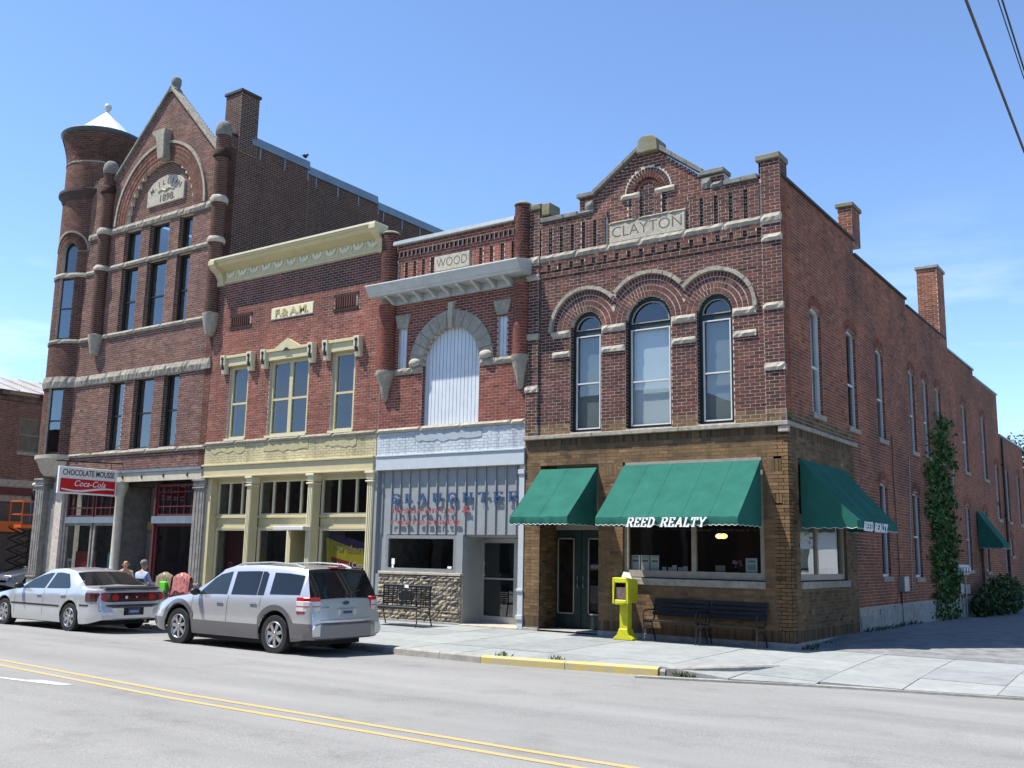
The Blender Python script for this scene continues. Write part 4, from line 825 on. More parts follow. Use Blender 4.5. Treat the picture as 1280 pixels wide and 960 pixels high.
mb = MB(); mb.box(-10.7, -6.3, 3.2, 3.25, 0, 3.9); mb.box(-10.7, -6.3, .9, 3.2, -.02, .02); mb.build('shop_interior', 'interior', WD)
for x, z, w_, h in ((-10.30, 1.36, .10, .15), (-10.29, 1.26, .06, .09), (-8.50, 1.30, .12, .05)): tag(MB().box(x, x + w_, .10, .105, z, z + h).build('window_sticker', 'paper', WD))
shell(WD, XL, XR, 0, 20, 9.3, 9.0)
W_.build('brickwork', BR_WOOD, WD, wall, 300, lambda u, z: z < 8 and u > -10.3); WW.build('painted_brickwork', BR_WHITE, WD)
# ================================================================== lodge building (F.& A.M.)
YL = thing('lodge_building', 'two-storey orange-red brick building with pale yellow cornice, window hoods and storefront', 'building', (-14.35, 0, 0))
XL, XR = -17.80, -10.88
WN = [(-16.90, -16.06), (-15.14, -13.53), (-12.63, -11.77)]
wo = [Rect(a, b, 4.80, 7.02) for a, b in WN]; vent = [Rect(-17.02, -16.10, 8.21, 8.54), Rect(-12.66, -11.80, 8.20, 8.58)]; NS = Rect(-15.21, -13.49, 8.23, 8.565); SF = Rect(-17.60, -10.90, 0, 3.72)
mb = MB(); backing(mb, F0, 0, 9.62, (XL, XR), wo + [SF], .3); wall = mb.build('wall', 'mortar', YL, fix=False)
Y_ = Bricks(); YY = Bricks()
Y_.run(F0, 4.79, 8.08, (XL, XR), wo + vent + [NS], tone=.66, course=.0715); Y_.run(F0, 8.08, 8.80, (XL, XR), wo + vent + [NS], tone=.42, course=.0715); Y_.run(F0, 8.80, 9.60, (XL, XR), tone=.18, course=.0715); MB().box(XL, XR, -.004, -.0005, 4.10, 4.67).build('paint_coat', 'yellow_paint', YL); YY.run(('y', -.004), 4.10, 4.665, (XL, XR), [Rect(-17.5, -16.0, 4.44, 4.68), Rect(-15.2, -13.4, 4.40, 4.68), Rect(-12.75, -11.6, 4.42, 4.68)], tone=.5, d=.006)
for r in ((-17.5, -16.0, 4.44), (-15.2, -13.4, 4.40), (-12.75, -11.6, 4.42)):
    P = [(r[0], 4.67), (r[0], r[2] + .03)] + [(r[0] + (r[1] - r[0]) * k / 9, r[2] + random.uniform(-.05, .06)) for k in range(1, 9)] + [(r[1], r[2] + .03), (r[1], 4.67)]
    MB().prism(P, 'y', -.022, -.003).build('cement_patch', mat('yellow_patch', (.40, .36, .20), .8, var=.1), YL)
for v in vent:
    a, b, c, d = v.a; mb = MB(); mb.box(a, b, -.01, .02, c, d); vp = mb.build('vent', 'mortar_dark', YL)
    n = 9
    for k in range(n): uu = a + .04 + (b - a - .08) * k / n; MB().box(uu, uu + .05, -.045, -.01, c + .04, d - .04).build('vent_bar', BR_YEL, vp)
    for p in ((a, b, c - .05, c + .03), (a, b, d - .03, d + .05)): MB().box(p[0] - .03, p[1] + .03, -.03, .0, p[2], p[3]).build('vent_course', BR_DARK, vp)
ns = MB().box(-15.21, -13.49, -.03, .02, 8.235, 8.56).build('name_stone', 'yellow_pale', YL, bevel=.008); put_text('F.& A.M.', .30, ('y', -.03), -14.35, 8.395, 'ochre', ns, d=.008, ext=.008, off=.006, fit=1.35)
# cornice with swags
mb = MB(); mb.prism([(.02, 9.62), (-.06, 9.62), (-.07, 9.68), (-.05, 9.70), (-.05, 9.98), (-.10, 10.0), (-.20, 10.04), (-.34, 10.10), (-.40, 10.18), (-.46, 10.20), (-.46, 10.25), (.02, 10.30)], 'x', -17.40, -11.02); cn = mb.build('cornice', 'yellow_paint', YL, bevel=.006)
MB().box(-17.62, -10.84, -.48, .05, 10.255, 10.31).build('cornice_cap', 'yellow_pale', cn)
for a, b in ((-17.66, -17.38), (-11.05, -10.82)): MB().prism([(.02, 9.56), (-.10, 9.56), (-.13, 9.66), (-.11, 9.74), (-.22, 9.90), (-.40, 10.02), (-.46, 10.10), (-.50, 10.12), (-.50, 10.255), (.02, 10.255)], 'x', a, b).build('end_bracket', 'yellow_paint', cn, bevel=.008)
for k in range(12):
    x = -17.10 + k * .53; n = 8; P = [(x + .20 * math.cos(PI + PI * i / n), 9.95 + .19 * math.sin(PI + PI * i / n)) for i in range(n + 1)] + [(x + .11 * math.cos(2 * PI - PI * i / n), 9.95 + .09 * math.sin(2 * PI - PI * i / n)) for i in range(n + 1)]
    mb = MB(); mb.prism(P, 'y', -.085, -.045); mb.ball((x, -.06, 9.90), .05, .04, .06, 8, 5); mb.prism([(x + .24, 9.93), (x + .29, 9.93), (x + .275, 9.76), (x + .255, 9.76)], 'y', -.075, -.045); mb.build('swag', 'yellow_pale', cn)
# windows with hoods
for i, (a, b) in enumerate(WN):
    w = window(YL, F0, a, b, 4.80, 7.02, .06, 'yellow_paint', .11, rails=[(5.88, .06)], mulls=[((a + b) / 2 + .02, .13)] if i == 1 else [], sill=.0, blind=None)
    MB().box(a - .03, b + .03, -.06, .06, 4.78, 4.85).build('sill', 'yellow_pale', w)
    x0, x1 = a - .27, b + .25; mb = MB(); mb.box(x0 + .14, x1 - .14, -.10, .02, 7.0, 7.24); mb.box(x0 + .10, x1 - .10, -.15, .02, 7.24, 7.32); h = mb.build('window_hood', 'yellow_paint', YL, bevel=.006)
    if i == 1: MB().prism([((x0 + x1) / 2 - .52, 7.315), ((x0 + x1) / 2 + .52, 7.315), ((x0 + x1) / 2, 7.58)], 'y', -.15, .02).build('pediment', 'yellow_paint', h); MB().prism([((x0 + x1) / 2 - .14, 7.23), ((x0 + x1) / 2 + .14, 7.23), ((x0 + x1) / 2, 7.32)], 'y', -.165, -.14).build('pediment_panel', 'black_paint', h)
    for x in (x0, x1 - .20):
        br_ = MB().prism([(.02, 6.80), (-.10, 6.80), (-.12, 6.90), (-.17, 7.06), (-.19, 7.34), (.02, 7.36)], 'x', x, x + .20).build('hood_bracket', 'yellow_pale', h, bevel=.006)
        mb = MB(); mb.ball((x + .10, -.19, 7.24), .06, .02, .055, 8, 5); mb.box(x + .085, x + .115, -.20, -.16, 7.02, 7.2); mb.box(x + .06, x + .14, -.18, -.12, 6.92, 7.02); mb.build('bracket_ornament', 'black_paint', br_)
band(YL, 'ledge_stone', XL, XR, 4.675, 4.785, F0, 'limestone', .075, .03, (1.2, 1.8), .008)
mb = MB(); mb.box(XL + .02, XR - .05, -.05, .02, 3.76, 4.06); mb.box(XL + .0, XR - .03, -.10, .02, 4.06, 4.11); mb.box(XL, XR - .03, -.10, .02, 3.72, 3.765); mb.build('fascia', 'yellow_paint', YL, bevel=.006)
# cast-iron storefront
def iron_column(root, x0, x1, z1, m, m2, y0=-.04, y1=.25, base=.45):
    c = MB().box(x0, x1, y0, y1, 0, z1).build('column', m, root, bevel=.006); mb = MB()
    n = 3; w = (x1 - x0)
    for k in range(n): mb.box(x0 + w * (.14 + .28 * k), x0 + w * (.14 + .28 * k) + w * .14, y0 - .014, y0, base + .1, z1 - .35)
    mb.build('fluting', m2, c); mb = MB(); mb.box(x0 - .03, x1 + .03, y0 - .05, y1, z1 - .28, z1 - .24); mb.box(x0 - .02, x1 + .02, y0 - .03, y1, z1 - .20, z1 - .06); mb.box(x0 - .05, x1 + .05, y0 - .07, y1, z1 - .06, z1); mb.build('capital', m2, c, bevel=.008)
    mb = MB(); mb.box(x0 - .04, x1 + .04, y0 - .05, y1, base, base + .06); mb.box(x0 - .015, x1 + .015, y0 - .02, y1, 0, base); mb.build('plinth', m2, c, bevel=.006); return c
for a, b in ((-15.77, -15.57), (-13.30, -13.09), (-11.12, -10.90)): iron_column(YL, a, b, 3.72, 'yellow_paint', 'yellow_pale', base=.78)
RC = .28
MB().box(-17.60, -17.42, .02, RC + .1, 0, 3.72).build('side_post', 'yellow_paint', YL)
bays = [(-17.42, -15.77, 3), (-15.57, -13.30, 4), (-13.09, -11.12, 3)]
for i, (a, b, n) in enumerate(bays):
    MB().box(a, b, RC - .04, RC + .1, 3.60, 3.72).build('transom_head', 'yellow_paint', YL); mb = MB(); mb.box(a, b, RC - .06, RC + .1, 2.55, 2.62); mb.box(a, b, RC, RC + .1, 2.30, 2.55); mb.box(a, b, RC - .03, RC + .1, 2.24, 2.30); mb.build('transom_rail', 'yellow_paint', YL, bevel=.004)
    a2, b2 = a + .02, b - .02; w = window(YL, ('y', RC - .06), a2, b2, 2.62, 3.61, .04, 'yellow_pale', .05, mulls=[(a2 + (b2 - a2) * k / n, .055) for k in range(1, n)], pane='shop_pane', name='transom_window')
    if i != 1:
        window(YL, ('y', RC - .06), a2, b2, .66, 2.26, .04, 'yellow_pale', .06, pane='shop_pane', name='shop_window'); mb = MB(); mb.box(a, b, RC, RC + .1, 0, .66); mb.build('bulkhead', 'yellow_paint', YL)
    else:
        window(YL, ('y', RC - .06), a2, -14.30, .66, 2.26, .04, 'yellow_pale', .06, pane='shop_pane', name='shop_window'); MB().box(a, -14.28, RC, RC + .1, 0, .66).build('bulkhead', 'yellow_paint', YL)
        mb = MB(); mb.box(-14.30, -14.18, RC - .03, RC + 1.2, 0, 2.26); mb.box(-13.34, -13.30, RC, RC + 1.2, 0, 2.26); mb.build('doorway_panel', 'yellow_paint', YL)
        MB().box(-14.30, -13.12, -.30, RC + .1, 2.20, 2.30).build('door_canopy', 'storm_white', YL, bevel=.01)
        d = MB().box(-14.14, -13.36, RC + 1.0, RC + 1.05, .02, 2.2).build('door_frame', 'panel_grey', YL); MB().box(-14.04, -13.46, RC + .985, RC + .99, .25, 2.05).build('pane', 'shop_pane', d); MB().box(-14.04, -13.46, RC + .97, RC + .995, 1.0, 1.05).build('push_bar', 'galv', d)
# things seen behind the glass
MB().box(-17.3, -15.85, RC + .30, RC + .33, .5, 2.4).build('red_curtain', 'red_curtain', YL)
mat('banner_yellow', (.58, .46, .03), .7, var=.05); mat('banner_purple', (.10, .05, .13), .7); mat('banner_red', (.42, .035, .02), .7); mat('banner_blue', (.02, .10, .32), .7)
yb = RC + .12; bn = MB().prism([(-12.85, .9), (-12.95, 2.02), (-11.15, 1.55), (-11.9, 1.0)], 'y', yb, yb + .006).build('window_banner', 'banner_yellow', YL)
MB().prism([(-12.95, 2.03), (-12.92, 2.20), (-11.12, 1.80), (-11.15, 1.56)], 'y', yb + .004, yb + .008).build('banner_stripe', 'banner_purple', bn); MB().prism([(-12.70, 1.02), (-12.72, 1.52), (-12.2, 1.42), (-11.6, 1.30), (-11.9, 1.02)], 'y', yb - .006, yb - .002).build('banner_patch', 'banner_red', bn); MB().prism([(-12.35, .80), (-12.30, 1.12), (-11.75, 1.08), (-11.95, .80)], 'y', yb - .010, yb - .0065).build('banner_patch', 'banner_blue', bn)
put_text('Artland', .26, ('y', yb - .012), -12.0, 1.72, 'ochre', bn, d=.001, ext=.001, off=.006, fit=1.35, rot=-.06); put_text('Cultural Center', .20, ('y', yb - .012), -12.02, 1.30, 'letter_white', bn, d=.001, ext=.001, off=.002, fit=1.5)
mat('bulb', (1, .62, .22), .5, emit=9); tag(MB().ball((-14.75, 1.2, 1.98), .05).build('ceiling_bulb', 'bulb', YL)); MB().lathe([(.02, 2.12), (.13, 1.98), (.14, 1.96)], -14.75, 1.2, 12).build('bulb_shade', 'ochre', YL)
tag(MB().ball((-11.35, 1.0, 2.14), .025).build('spot_bulb', mat('bulb_white', (1, .95, .85), .5, emit=12), YL))
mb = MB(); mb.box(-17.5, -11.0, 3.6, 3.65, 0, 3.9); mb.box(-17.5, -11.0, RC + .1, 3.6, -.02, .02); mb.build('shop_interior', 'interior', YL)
shell(YL, XL, XR, 0, 22, 9.3, 8.9)
Y_.build('brickwork', BR_YEL, YL); YY.build('painted_brickwork', BR_PYEL, YL)
# ================================================================== turret building (1898)
TB = thing('turret_building', 'tall three-storey brick building with pointed gable, 1898 date stone and round corner turret', 'building', (-22, 0, 0))
XL, XR = -25.6, -17.81
T_ = Bricks(); TD = Bricks()
V2 = [(-23.0, -22.17), (-21.65, -20.60), (-20.10, -19.31)]; V3 = [(-22.90, -21.97), (-21.50, -20.43), (-19.93, -19.24)]
wo = [Rect(a, b, 4.76, 7.06) for a, b in V2] + [Rect(a, b, 8.74, 10.98) for a, b in V3] + [Rect(a, b, 11.15, 12.26) for a, b in V3]
AC = (-21.07, 12.52); BIG = Arch(AC[0], 1.76, 12.50, AC[1], 1.86); SF = Rect(-25.2, -17.62, 0, 3.7)
def tl_iv(z):
    if z < 14.2: return [(XL, XR)]
    o = []
    if z < 14.55: o += [(XL, -23.95)]
    l = -23.75 + (z - 14.2) * 1.06; r = -18.30 - (z - 14.2) * .945
    if r > l: o.append((l, r))
    return o
zt = [14.2 + .12 * k for k in range(24)]
mb = MB(); backing(mb, F0, 0, 16.95, tl_iv, wo + [BIG, SF], .4, extra=zt + [14.55]); mb.box(-23.2, -18.9, .13, .16, 12.4, 14.6); wall = mb.build('wall', 'mortar', TB, fix=False)
RING = Arch(AC[0], 2.36, 12.50, AC[1], 2.46)
T_.run(F0, 4.73, 16.95, tl_iv, wo + [RING] + [Rect(XL, XR, 7.05, 7.38)], tone=.55, course=.0725)
T_.run(F0, 4.08, 4.60, (XL, XR), tone=.5, course=.0725); T_.run(('y', .13), 12.45, 14.45, (-23, -19.1), tone=.45)
asp = 1.045
def ring_pts(r, t): return (AC[0] - r * math.cos(t), AC[1] + asp * r * math.sin(t))
for k in range(4):
    r0 = 1.77 + k * .145; r1 = r0 + .137; n = int(PI * r0 / .082)
    for i in range(n):
        t0, t1 = PI * i / n + .004 / r0, PI * (i + 1) / n - .004 / r0; T_.quad(F0, (ring_pts(r0, t1), ring_pts(r1, t1), ring_pts(r1, t0), ring_pts(r0, t0)), .006 + .012 * k, min(1, max(0, random.gauss(.65, .15))))
mb = MB(); n = 30
for i in range(n): mb.prism([ring_pts(2.35, PI * i / n), ring_pts(2.44, PI * i / n), ring_pts(2.44, PI * (i + 1) / n), ring_pts(2.35, PI * (i + 1) / n)], 'y', -.075, .02)
mb.build('hood_mould', 'limestone', TB, fix=True)
mb = MB(); n = 20                                             # lit soffit of the arch
MB().prism([(-21.02, 14.36), (-20.68, 14.36), (-20.76, 15.20), (-20.70, 15.32), (-20.70, 15.42), (-21.42, 15.42), (-21.42, 15.32), (-21.20, 15.15)], 'y', -.28, .10).build('keystone', 'limestone', TB, bevel=.02)
P = [(-21.88, 12.93), (-19.92, 12.93), (-19.92, 13.52)] + [(-20.90 + .98 * math.cos(t), 13.40 + .50 * math.sin(t)) for t in (.35, .7, 1.1, 1.57, 2.0, 2.4, 2.8)] + [(-21.88, 13.48)]
ds = MB().prism(P, 'y', .06, .14).build('date_stone', 'limestone_pale', TB, bevel=.01)
put_text('1898.', .34, ('y', .06), -20.78, 13.12, 'carved', ds, d=.004, ext=.004, off=.006, fit=.78)
for i, ch in enumerate('M.ILLIAN'):
    t = PI * (.86 - .72 * i / 7); put_text(ch, .27, ('y', .06), -20.90 + .80 * math.cos(t), 13.28 + .40 * math.sin(t), 'carved', ds, d=.004, ext=.004, off=.004, rot=(t - PI / 2) * .5)
MB().tube([(-21.3, .055, 13.36), (-21.1, .055, 13.44), (-20.9, .055, 13.36), (-20.7, .055, 13.44), (-20.45, .055, 13.36)], .025, 5).build('carved_scroll', 'ochre', ds)
for a, b, z0, z1, pr, ln in ((XL + .6, XR - .28, 12.27, 12.48, .085, (.9, 1.2)), (XL + .6, XR - .28, 10.99, 11.14, .07, (1, 1.5)), (XL + .6, XR - .28, 8.60, 8.735, .09, (1.2, 1.7)), (XL + .6, XR + .0, 7.06, 7.38, .10, (.75, 1.05)), (XL + .6, XR, 4.60, 4.725, .08, (1.3, 1.8))): band(TB, 'belt_stone', a, b, z0, z1, F0, 'limestone', pr, .1, ln, .015 if z1 - z0 > .2 else .008)
for (a, b) in V2: window(TB, F0, a, b, 4.76, 7.06, .16, 'dark_frame', .06, rails=[(5.92, .05)], pane='sky_pane'); jamb(T_, a, 4.76, 7.05, depth=.16, tone=.25)
for (a, b) in V3: window(TB, F0, a, b, 8.74, 10.98, .16, 'dark_frame', .07, rails=[(9.78, .05)], pane='sky_pane'); window(TB, F0, a, b, 11.15, 12.26, .16, 'dark_frame', .07, pane='sky_pane'); jamb(T_, a, 8.74, 12.26, depth=.16, tone=.25)
# gable coping and finial
slope_stone(-23.85, 14.12, -20.90, 16.90, .13, n=5, root=TB, m='old_stone', y0=-.10, y1=.22); slope_stone(-20.86, 16.90, -18.20, 14.10, .13, n=5, root=TB, m='limestone', y0=-.10, y1=.22)
mb = MB(); mb.lathe([(.20, 16.80), (.22, 16.92), (.15, 16.98), (.14, 17.08), (.17, 17.14), (.17, 17.32), (.12, 17.38), (.001, 17.40)], -20.88, .12, 14); mb.build('gable_finial', 'old_stone', TB, smooth=50)
MB().box(-18.3, -17.9, .18, .45, 14.1, 14.75).build('parapet', BR_LEFT, TB); MB().box(-18.35, -17.88, .12, .5, 14.75, 14.85).build('coping_stone', 'limestone', TB)
# round piers
for cx in (-23.92, -17.87):
    r = .215; PLc = ('c', cx, -.10, r); mb = MB(); mb.lathe([(r - .007, 8.72), (r - .007, 14.5)], cx, -.10, 22); mb.build('round_pier', 'pier_mortar', TB, smooth=50)
    for z0, z1, tn in ((8.74, 10.98, .3), (11.15, 12.27, .3), (12.48, 13.78, .3), (14.03, 14.50, .3)): TD.run(PLc, z0, z1, (-r * PI * .8, r * PI * .8), tone=.75, pitch=.085, vj=.003, d=.001)
    for z0, z1 in ((12.27, 12.48), (10.98, 11.15)): mb = MB(); mb.lathe([(.001, z0 - .01), (r + .05, z0), (r + .07, z0 + .05), (r + .06, z1 - .06), (r + .01, z1 + .02), (.001, z1 + .03)], cx, -.10, 16); mb.build('pier_ring', 'limestone_pale', TB, smooth=50, jitter=.008)
    mb = MB(); mb.lathe([(r, 13.75), (r + .07, 13.80), (r + .07, 13.95), (r, 14.05)], cx, -.10, 18); mb.build('pier_moulding', BR_DARK, TB, smooth=40)
    mb = MB(); mb.lathe([(r, 14.48), (r + .04, 14.52), (r + .045, 14.70), (r + .01, 14.86), (r - .08, 14.96), (.001, 15.0)], cx, -.10, 18); mb.build('pier_dome', 'old_stone', TB, smooth=60)
    mb = MB(); mb.lathe([(.02, 8.02), (.15, 8.08), (.20, 8.30), (r + .04, 8.55), (r + .06, 8.74), (r - .05, 8.78), (.001, 8.78)], cx, -.08, 16); mb.build('corbel_stone', 'limestone', TB, smooth=45, jitter=.006)
# corner turret
CX, CY, CR = -25.97, .8, 1.2
TU = ('c', CX, CY, CR); D = math.radians
mb = MB(); mb.lathe([(CR - .45, 4.6), (CR - .45, 16.5)], CX, CY, 40); mb.build('turret_core', 'interior', TB, smooth=60)
ua, ub = CR * D(-120), CR * D(62); tw = (CR * D(1), CR * D(31)); tm = sum(tw) / 2; thw = (tw[1] - tw[0]) / 2
TW = [Rect(tw[0], tw[1], 4.74, 7.04), Rect(tw[0], tw[1], 8.74, 10.98), Arch(tm, thw, 11.12, 11.95, thw)]
mb = MB(); zs = sorted({4.70, 16.35, *[z for h in TW for z in h.z]})
for a, b in zip(zs, zs[1:]):
    for p, q in cut([(ua, ub)], TW, (a + b) / 2):
        k = max(1, int((q - p) / .15)); vs = []
        for i in range(k + 1):
            for z in (a, b): vs.append(pt(TU, p + (q - p) * i / k, -.007, z)); vs.append(pt(TU, p + (q - p) * i / k, -.14, z))
        fs = []
        for i in range(k): o = 4 * i; fs += [(o, o + 4, o + 6, o + 2), (o + 1, o + 3, o + 7, o + 5)]
        fs += [(0, 2, 3, 1), (4 * k, 4 * k + 1, 4 * k + 3, 4 * k + 2)]; mb.add(vs, fs)
mb.build('turret_wall', 'pier_mortar', TB, fix=False)
T_.run(TU, 4.73, 7.05, (ua, ub), TW, tone=.35, pitch=.2); T_.run(TU, 7.42, 8.60, (ua, ub), TW, tone=.45, pitch=.2); T_.run(TU, 8.74, 10.98, (ua, ub), TW, tone=.35, pitch=.2)
T_.run(TU, 11.14, 13.86, (ua, ub), TW + [Arch(tm, thw + .36, 11.94, 11.95, thw + .36)], tone=.45, pitch=.2); T_.run(TU, 14.28, 15.26, (ua, ub), tone=.6, pitch=.2)
for k in range(2): T_.ring(TU, tm, 11.95, thw + .01 + k * .17, thw + .17 + k * .17, 0, PI, 20, .008 + .01 * k, tone=.4)
for z0, z1, e, m in ((7.04, 7.42, .09, 'limestone'), (8.60, 8.74, .06, 'limestone'), (10.98, 11.13, .06, 'limestone_pale'), (15.26, 15.32, .03, 'limestone')):
    k = 7 if z1 - z0 > .2 else 4
    for i in range(k):
        p, q = ua + (ub - ua) * i / k + .003, ua + (ub - ua) * (i + 1) / k - .003; rock(p, q, z0, z1, TU, e, .1, .012 if z1 - z0 > .2 else .005, nx=5).build('turret_ring', m, TB)
mb = MB(); n = 16
for i in range(n): a, b = PI * i / n, PI * (i + 1) / n; mb.add([pt(TU, tm - rr * math.cos(t), dd, 11.95 + rr * math.sin(t)) for dd in (.05, 0) for rr, t in ((thw + .35, a), (thw + .42, a), (thw + .42, b), (thw + .35, b))], [(0, 1, 2, 3), (0, 4, 5, 1), (1, 5, 6, 2), (2, 6, 7, 3), (3, 7, 4, 0)])
mb.build('hood_mould', 'limestone', TB)
a0, a1 = D(-90 - 120), D(-90 + 70)
mb = MB(); mb.lathe([(CR, 13.86), (CR + .05, 13.92), (CR + .08, 14.05), (CR + .17, 14.12), (CR + .17, 14.22), (CR + .02, 14.28)], CX, CY, 40, a0, a1); mb.build('turret_cornice', mat('dark_stone', (.075, .05, .045), .85, var=.2), TB, smooth=40)
P2 = ('c', CX, CY, CR); k = 16
for i in range(k): e = .012 + .24 * (i / k) ** 1.7; z0 = 15.32 + 1.05 * i / k; T_.run(('c', CX, CY, CR + e), z0, z0 + 1.05 / k, (-PI * .66 * (CR + e), PI * .66 * (CR + e)), tone=.3, pitch=.2)
mb = MB(); mb.lathe([(CR + .012 + .24 * (i / k) ** 1.7 - .03, 15.32 + 1.05 * i / k) for i in range(k + 1)], CX, CY, 40, D(-210), D(30)); mb.build('turret_flare', 'mortar_dark', TB, smooth=60)
mb = MB(); mb.lathe([(CR + .20, 16.36), (CR + .29, 16.44), (CR + .30, 16.50), (CR + .26, 16.54), (CR + .1, 16.54)], CX, CY, 44); mb.build('turret_eave', mat('eave_metal', (.06, .085, .095), .5, var=.2), TB, smooth=40)
mb = MB(); nn = 12
for i in range(nn):
    t0, t1 = 2 * PI * i / nn, 2 * PI * (i + 1) / nn; mb = MB(); mb.add([(CX + 1.22 * math.cos(t0 + .006), CY + 1.22 * math.sin(t0 + .006), 16.50), (CX + 1.22 * math.cos(t1 - .006), CY + 1.22 * math.sin(t1 - .006), 16.50), (CX + .04 * math.cos(t1), CY + .04 * math.sin(t1), 17.70), (CX + .04 * math.cos(t0), CY + .04 * math.sin(t0), 17.70)], [(0, 1, 2, 3)]); mb.build('roof_panel', 'tin_roof', TB)
mb = MB(); mb.lathe([(.10, 17.58), (.05, 17.68), (.05, 17.74), (.10, 17.78), (.14, 17.89), (.10, 18.0), (.001, 18.03)], CX, CY, 14); mb.build('roof_finial', 'cornice_grey', TB, smooth=60)
mb = MB(); mb.lathe([(.25, 3.95), (.92, 4.02), (1.08, 4.20), (1.21, 4.52), (1.29, 4.60), (1.29, 4.72), (1.1, 4.73)], CX, CY, 36); mb.build('turret_base', 'limestone_pale', TB, smooth=35)
for z0, z1, rr in ((4.76, 7.03, 1), (8.76, 10.96, 1)):          # turret windows, flat sashes across the curve
    A, B = pt(TU, tw[0], -.09, 0), pt(TU, tw[1], -.09, 0); ux, uy = B[0] - A[0], B[1] - A[1]; Lw = math.hypot(ux, uy)
    def q(mb, s0, s1, a, b, th=.05):
        n = (-uy / Lw * -1, ux / Lw * -1); c = [(A[0] + ux * s0, A[1] + uy * s0), (A[0] + ux * s1, A[1] + uy * s1)]; mb.prism([c[0], c[1], (c[1][0] - n[0] * th, c[1][1] - n[1] * th), (c[0][0] - n[0] * th, c[0][1] - n[1] * th)], 'z', a, b)
    mb = MB(); q(mb, 0, .12, z0, z1); q(mb, .88, 1, z0, z1); q(mb, .12, .88, z0, z0 + .07); q(mb, .12, .88, z1 - .07, z1); q(mb, .12, .88, (z0 + z1) / 2 - .03, (z0 + z1) / 2 + .03); w = mb.build('turret_window', 'dark_frame', TB)
    mb = MB(); q(mb, .1, .9, z0 + .05, z1 - .05, .006); mb.build('pane', 'sky_pane', w)
A, B = pt(TU, tw[0], -.12, 0), pt(TU, tw[1], -.12, 0); mb = MB(); mb2 = MB(); n = 12; c0 = ((A[0] + B[0]) / 2, (A[1] + B[1]) / 2); h = Vector((B[0] - A[0], B[1] - A[1])) / 2
for i in range(n):
    P4 = [(c0[0] - h.x * s * math.cos(t), c0[1] - h.y * s * math.cos(t), 11.95 + h.length * s * math.sin(t)) for s, t in ((1, PI * i / n), (1, PI * (i + 1) / n), (.8, PI * (i + 1) / n), (.8, PI * i / n))]; mb.add(P4, [(0, 1, 2, 3)])
    mb2.add([(c0[0] - h.x * .85 * math.cos(t), c0[1] - h.y * .85 * math.cos(t) + .02, zz) for t, zz in ((PI * i / n, 11.14), (PI * (i + 1) / n, 11.14), (PI * (i + 1) / n, 11.95 + h.length * .85 * math.sin(PI * (i + 1) / n)), (PI * i / n, 11.95 + h.length * .85 * math.sin(PI * i / n)))], [(0, 1, 2, 3)])
for s0, s1 in ((-1, -.8), (.8, 1)): mb.add([(c0[0] + h.x * s, c0[1] + h.y * s, z) for s, z in ((s0, 11.13), (s1, 11.13), (s1, 11.95), (s0, 11.95))], [(0, 1, 2, 3)])
w = mb.build('turret_window', 'dark_frame', TB); mb2.build('pane', 'sky_pane', w)
# east side wall above the neighbour, chimney, flashing
S1 = ('x', XR); stp = [(0.0, 3.5, 14.62), (3.5, 6.95, 14.45), (6.95, 22, 14.25)]
mb = MB(); backing(mb, S1, 4.1, 14.62, lambda z: [(a, b) for a, b, t in stp if z < t], [], .3, extra=[t for _, _, t in stp]); mb.build('side_wall', 'mortar_dark', TB, fix=False)
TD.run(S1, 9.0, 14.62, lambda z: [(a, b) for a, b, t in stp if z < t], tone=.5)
for a, b, t in stp:
    f = MB().prism([(XR + .03, t - .04), (XR + .06, t - .04), (XR + .02, t + .26), (XR - .3, t + .30), (XR - .3, t + .26), (XR - .0, t + .22)], 'y', max(a, .95), b - .005).build('parapet_flashing', 'flashing', TB)
    y = max(a, 1.0) + .3
    while y < min(b, 12): MB().box(XR + .005, XR + .025, y, y + .05, t - .42, t - .03).build('flashing_strap', 'flashing', f); y += 1.05
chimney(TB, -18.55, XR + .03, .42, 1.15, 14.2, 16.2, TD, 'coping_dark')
MB().box(XL + .02, XR - .3, .42, 22, 13.9, 14.0).build('roof', 'roofing', TB); mb = MB(); mb.box(-26.9, -26.6, 1.6, 22, 0, 14.2); mb.box(-26.4, XR, 21.7, 22, 0, 14.2); mb.box(-26.7, -25.6, .75, 1.0, 4.7, 14.5); mb.build('party_wall', 'mortar_dark', TB); MB().box(-26.4, XR - .3, .45, 21.6, 4.05, 4.2).build('floor_slab', 'interior', TB); MB().box(-26.4, XR - .3, .45, 21.6, 7.6, 7.75).build('floor_slab', 'interior', TB)
# ---- shop front
bm_ = MB().box(-22.2, -17.80, -.08, .3, 3.70, 3.99).build('lintel_beam', 'cream_wood', TB, bevel=.006); MB().box(-22.2, -17.80, -.12, .3, 3.99, 4.07).build('beam_cap', 'flashing', TB)
for x in (-21.72, -20.72, -19.62, -18.46): MB().ball((x, -.085, 3.86), .045, .03, .06, 8, 5).build('beam_rosette', 'rust', bm_)
MB().box(-25.6, -22.2, -.06, .3, 3.60, 4.06).build('lintel_beam', 'iron_grey', TB, bevel=.006)
iron_column(TB, -18.12, -17.62, 3.70, 'iron_grey', 'iron_grey', y0=-.06, base=.6); iron_column(TB, -26.72, -26.22, 3.95, 'iron_grey', 'iron_grey', y0=-.10, base=.6)
mb = MB(); mb.lathe([(.20, 0), (.20, .3), (.15, .4), (.135, 3.2), (.17, 3.3), (.21, 3.45), (.25, 3.58), (.25, 3.70)], -21.97, .05, 18); mb.build('iron_column', 'cream_wood', TB, smooth=40)
PS = ('y', .10)
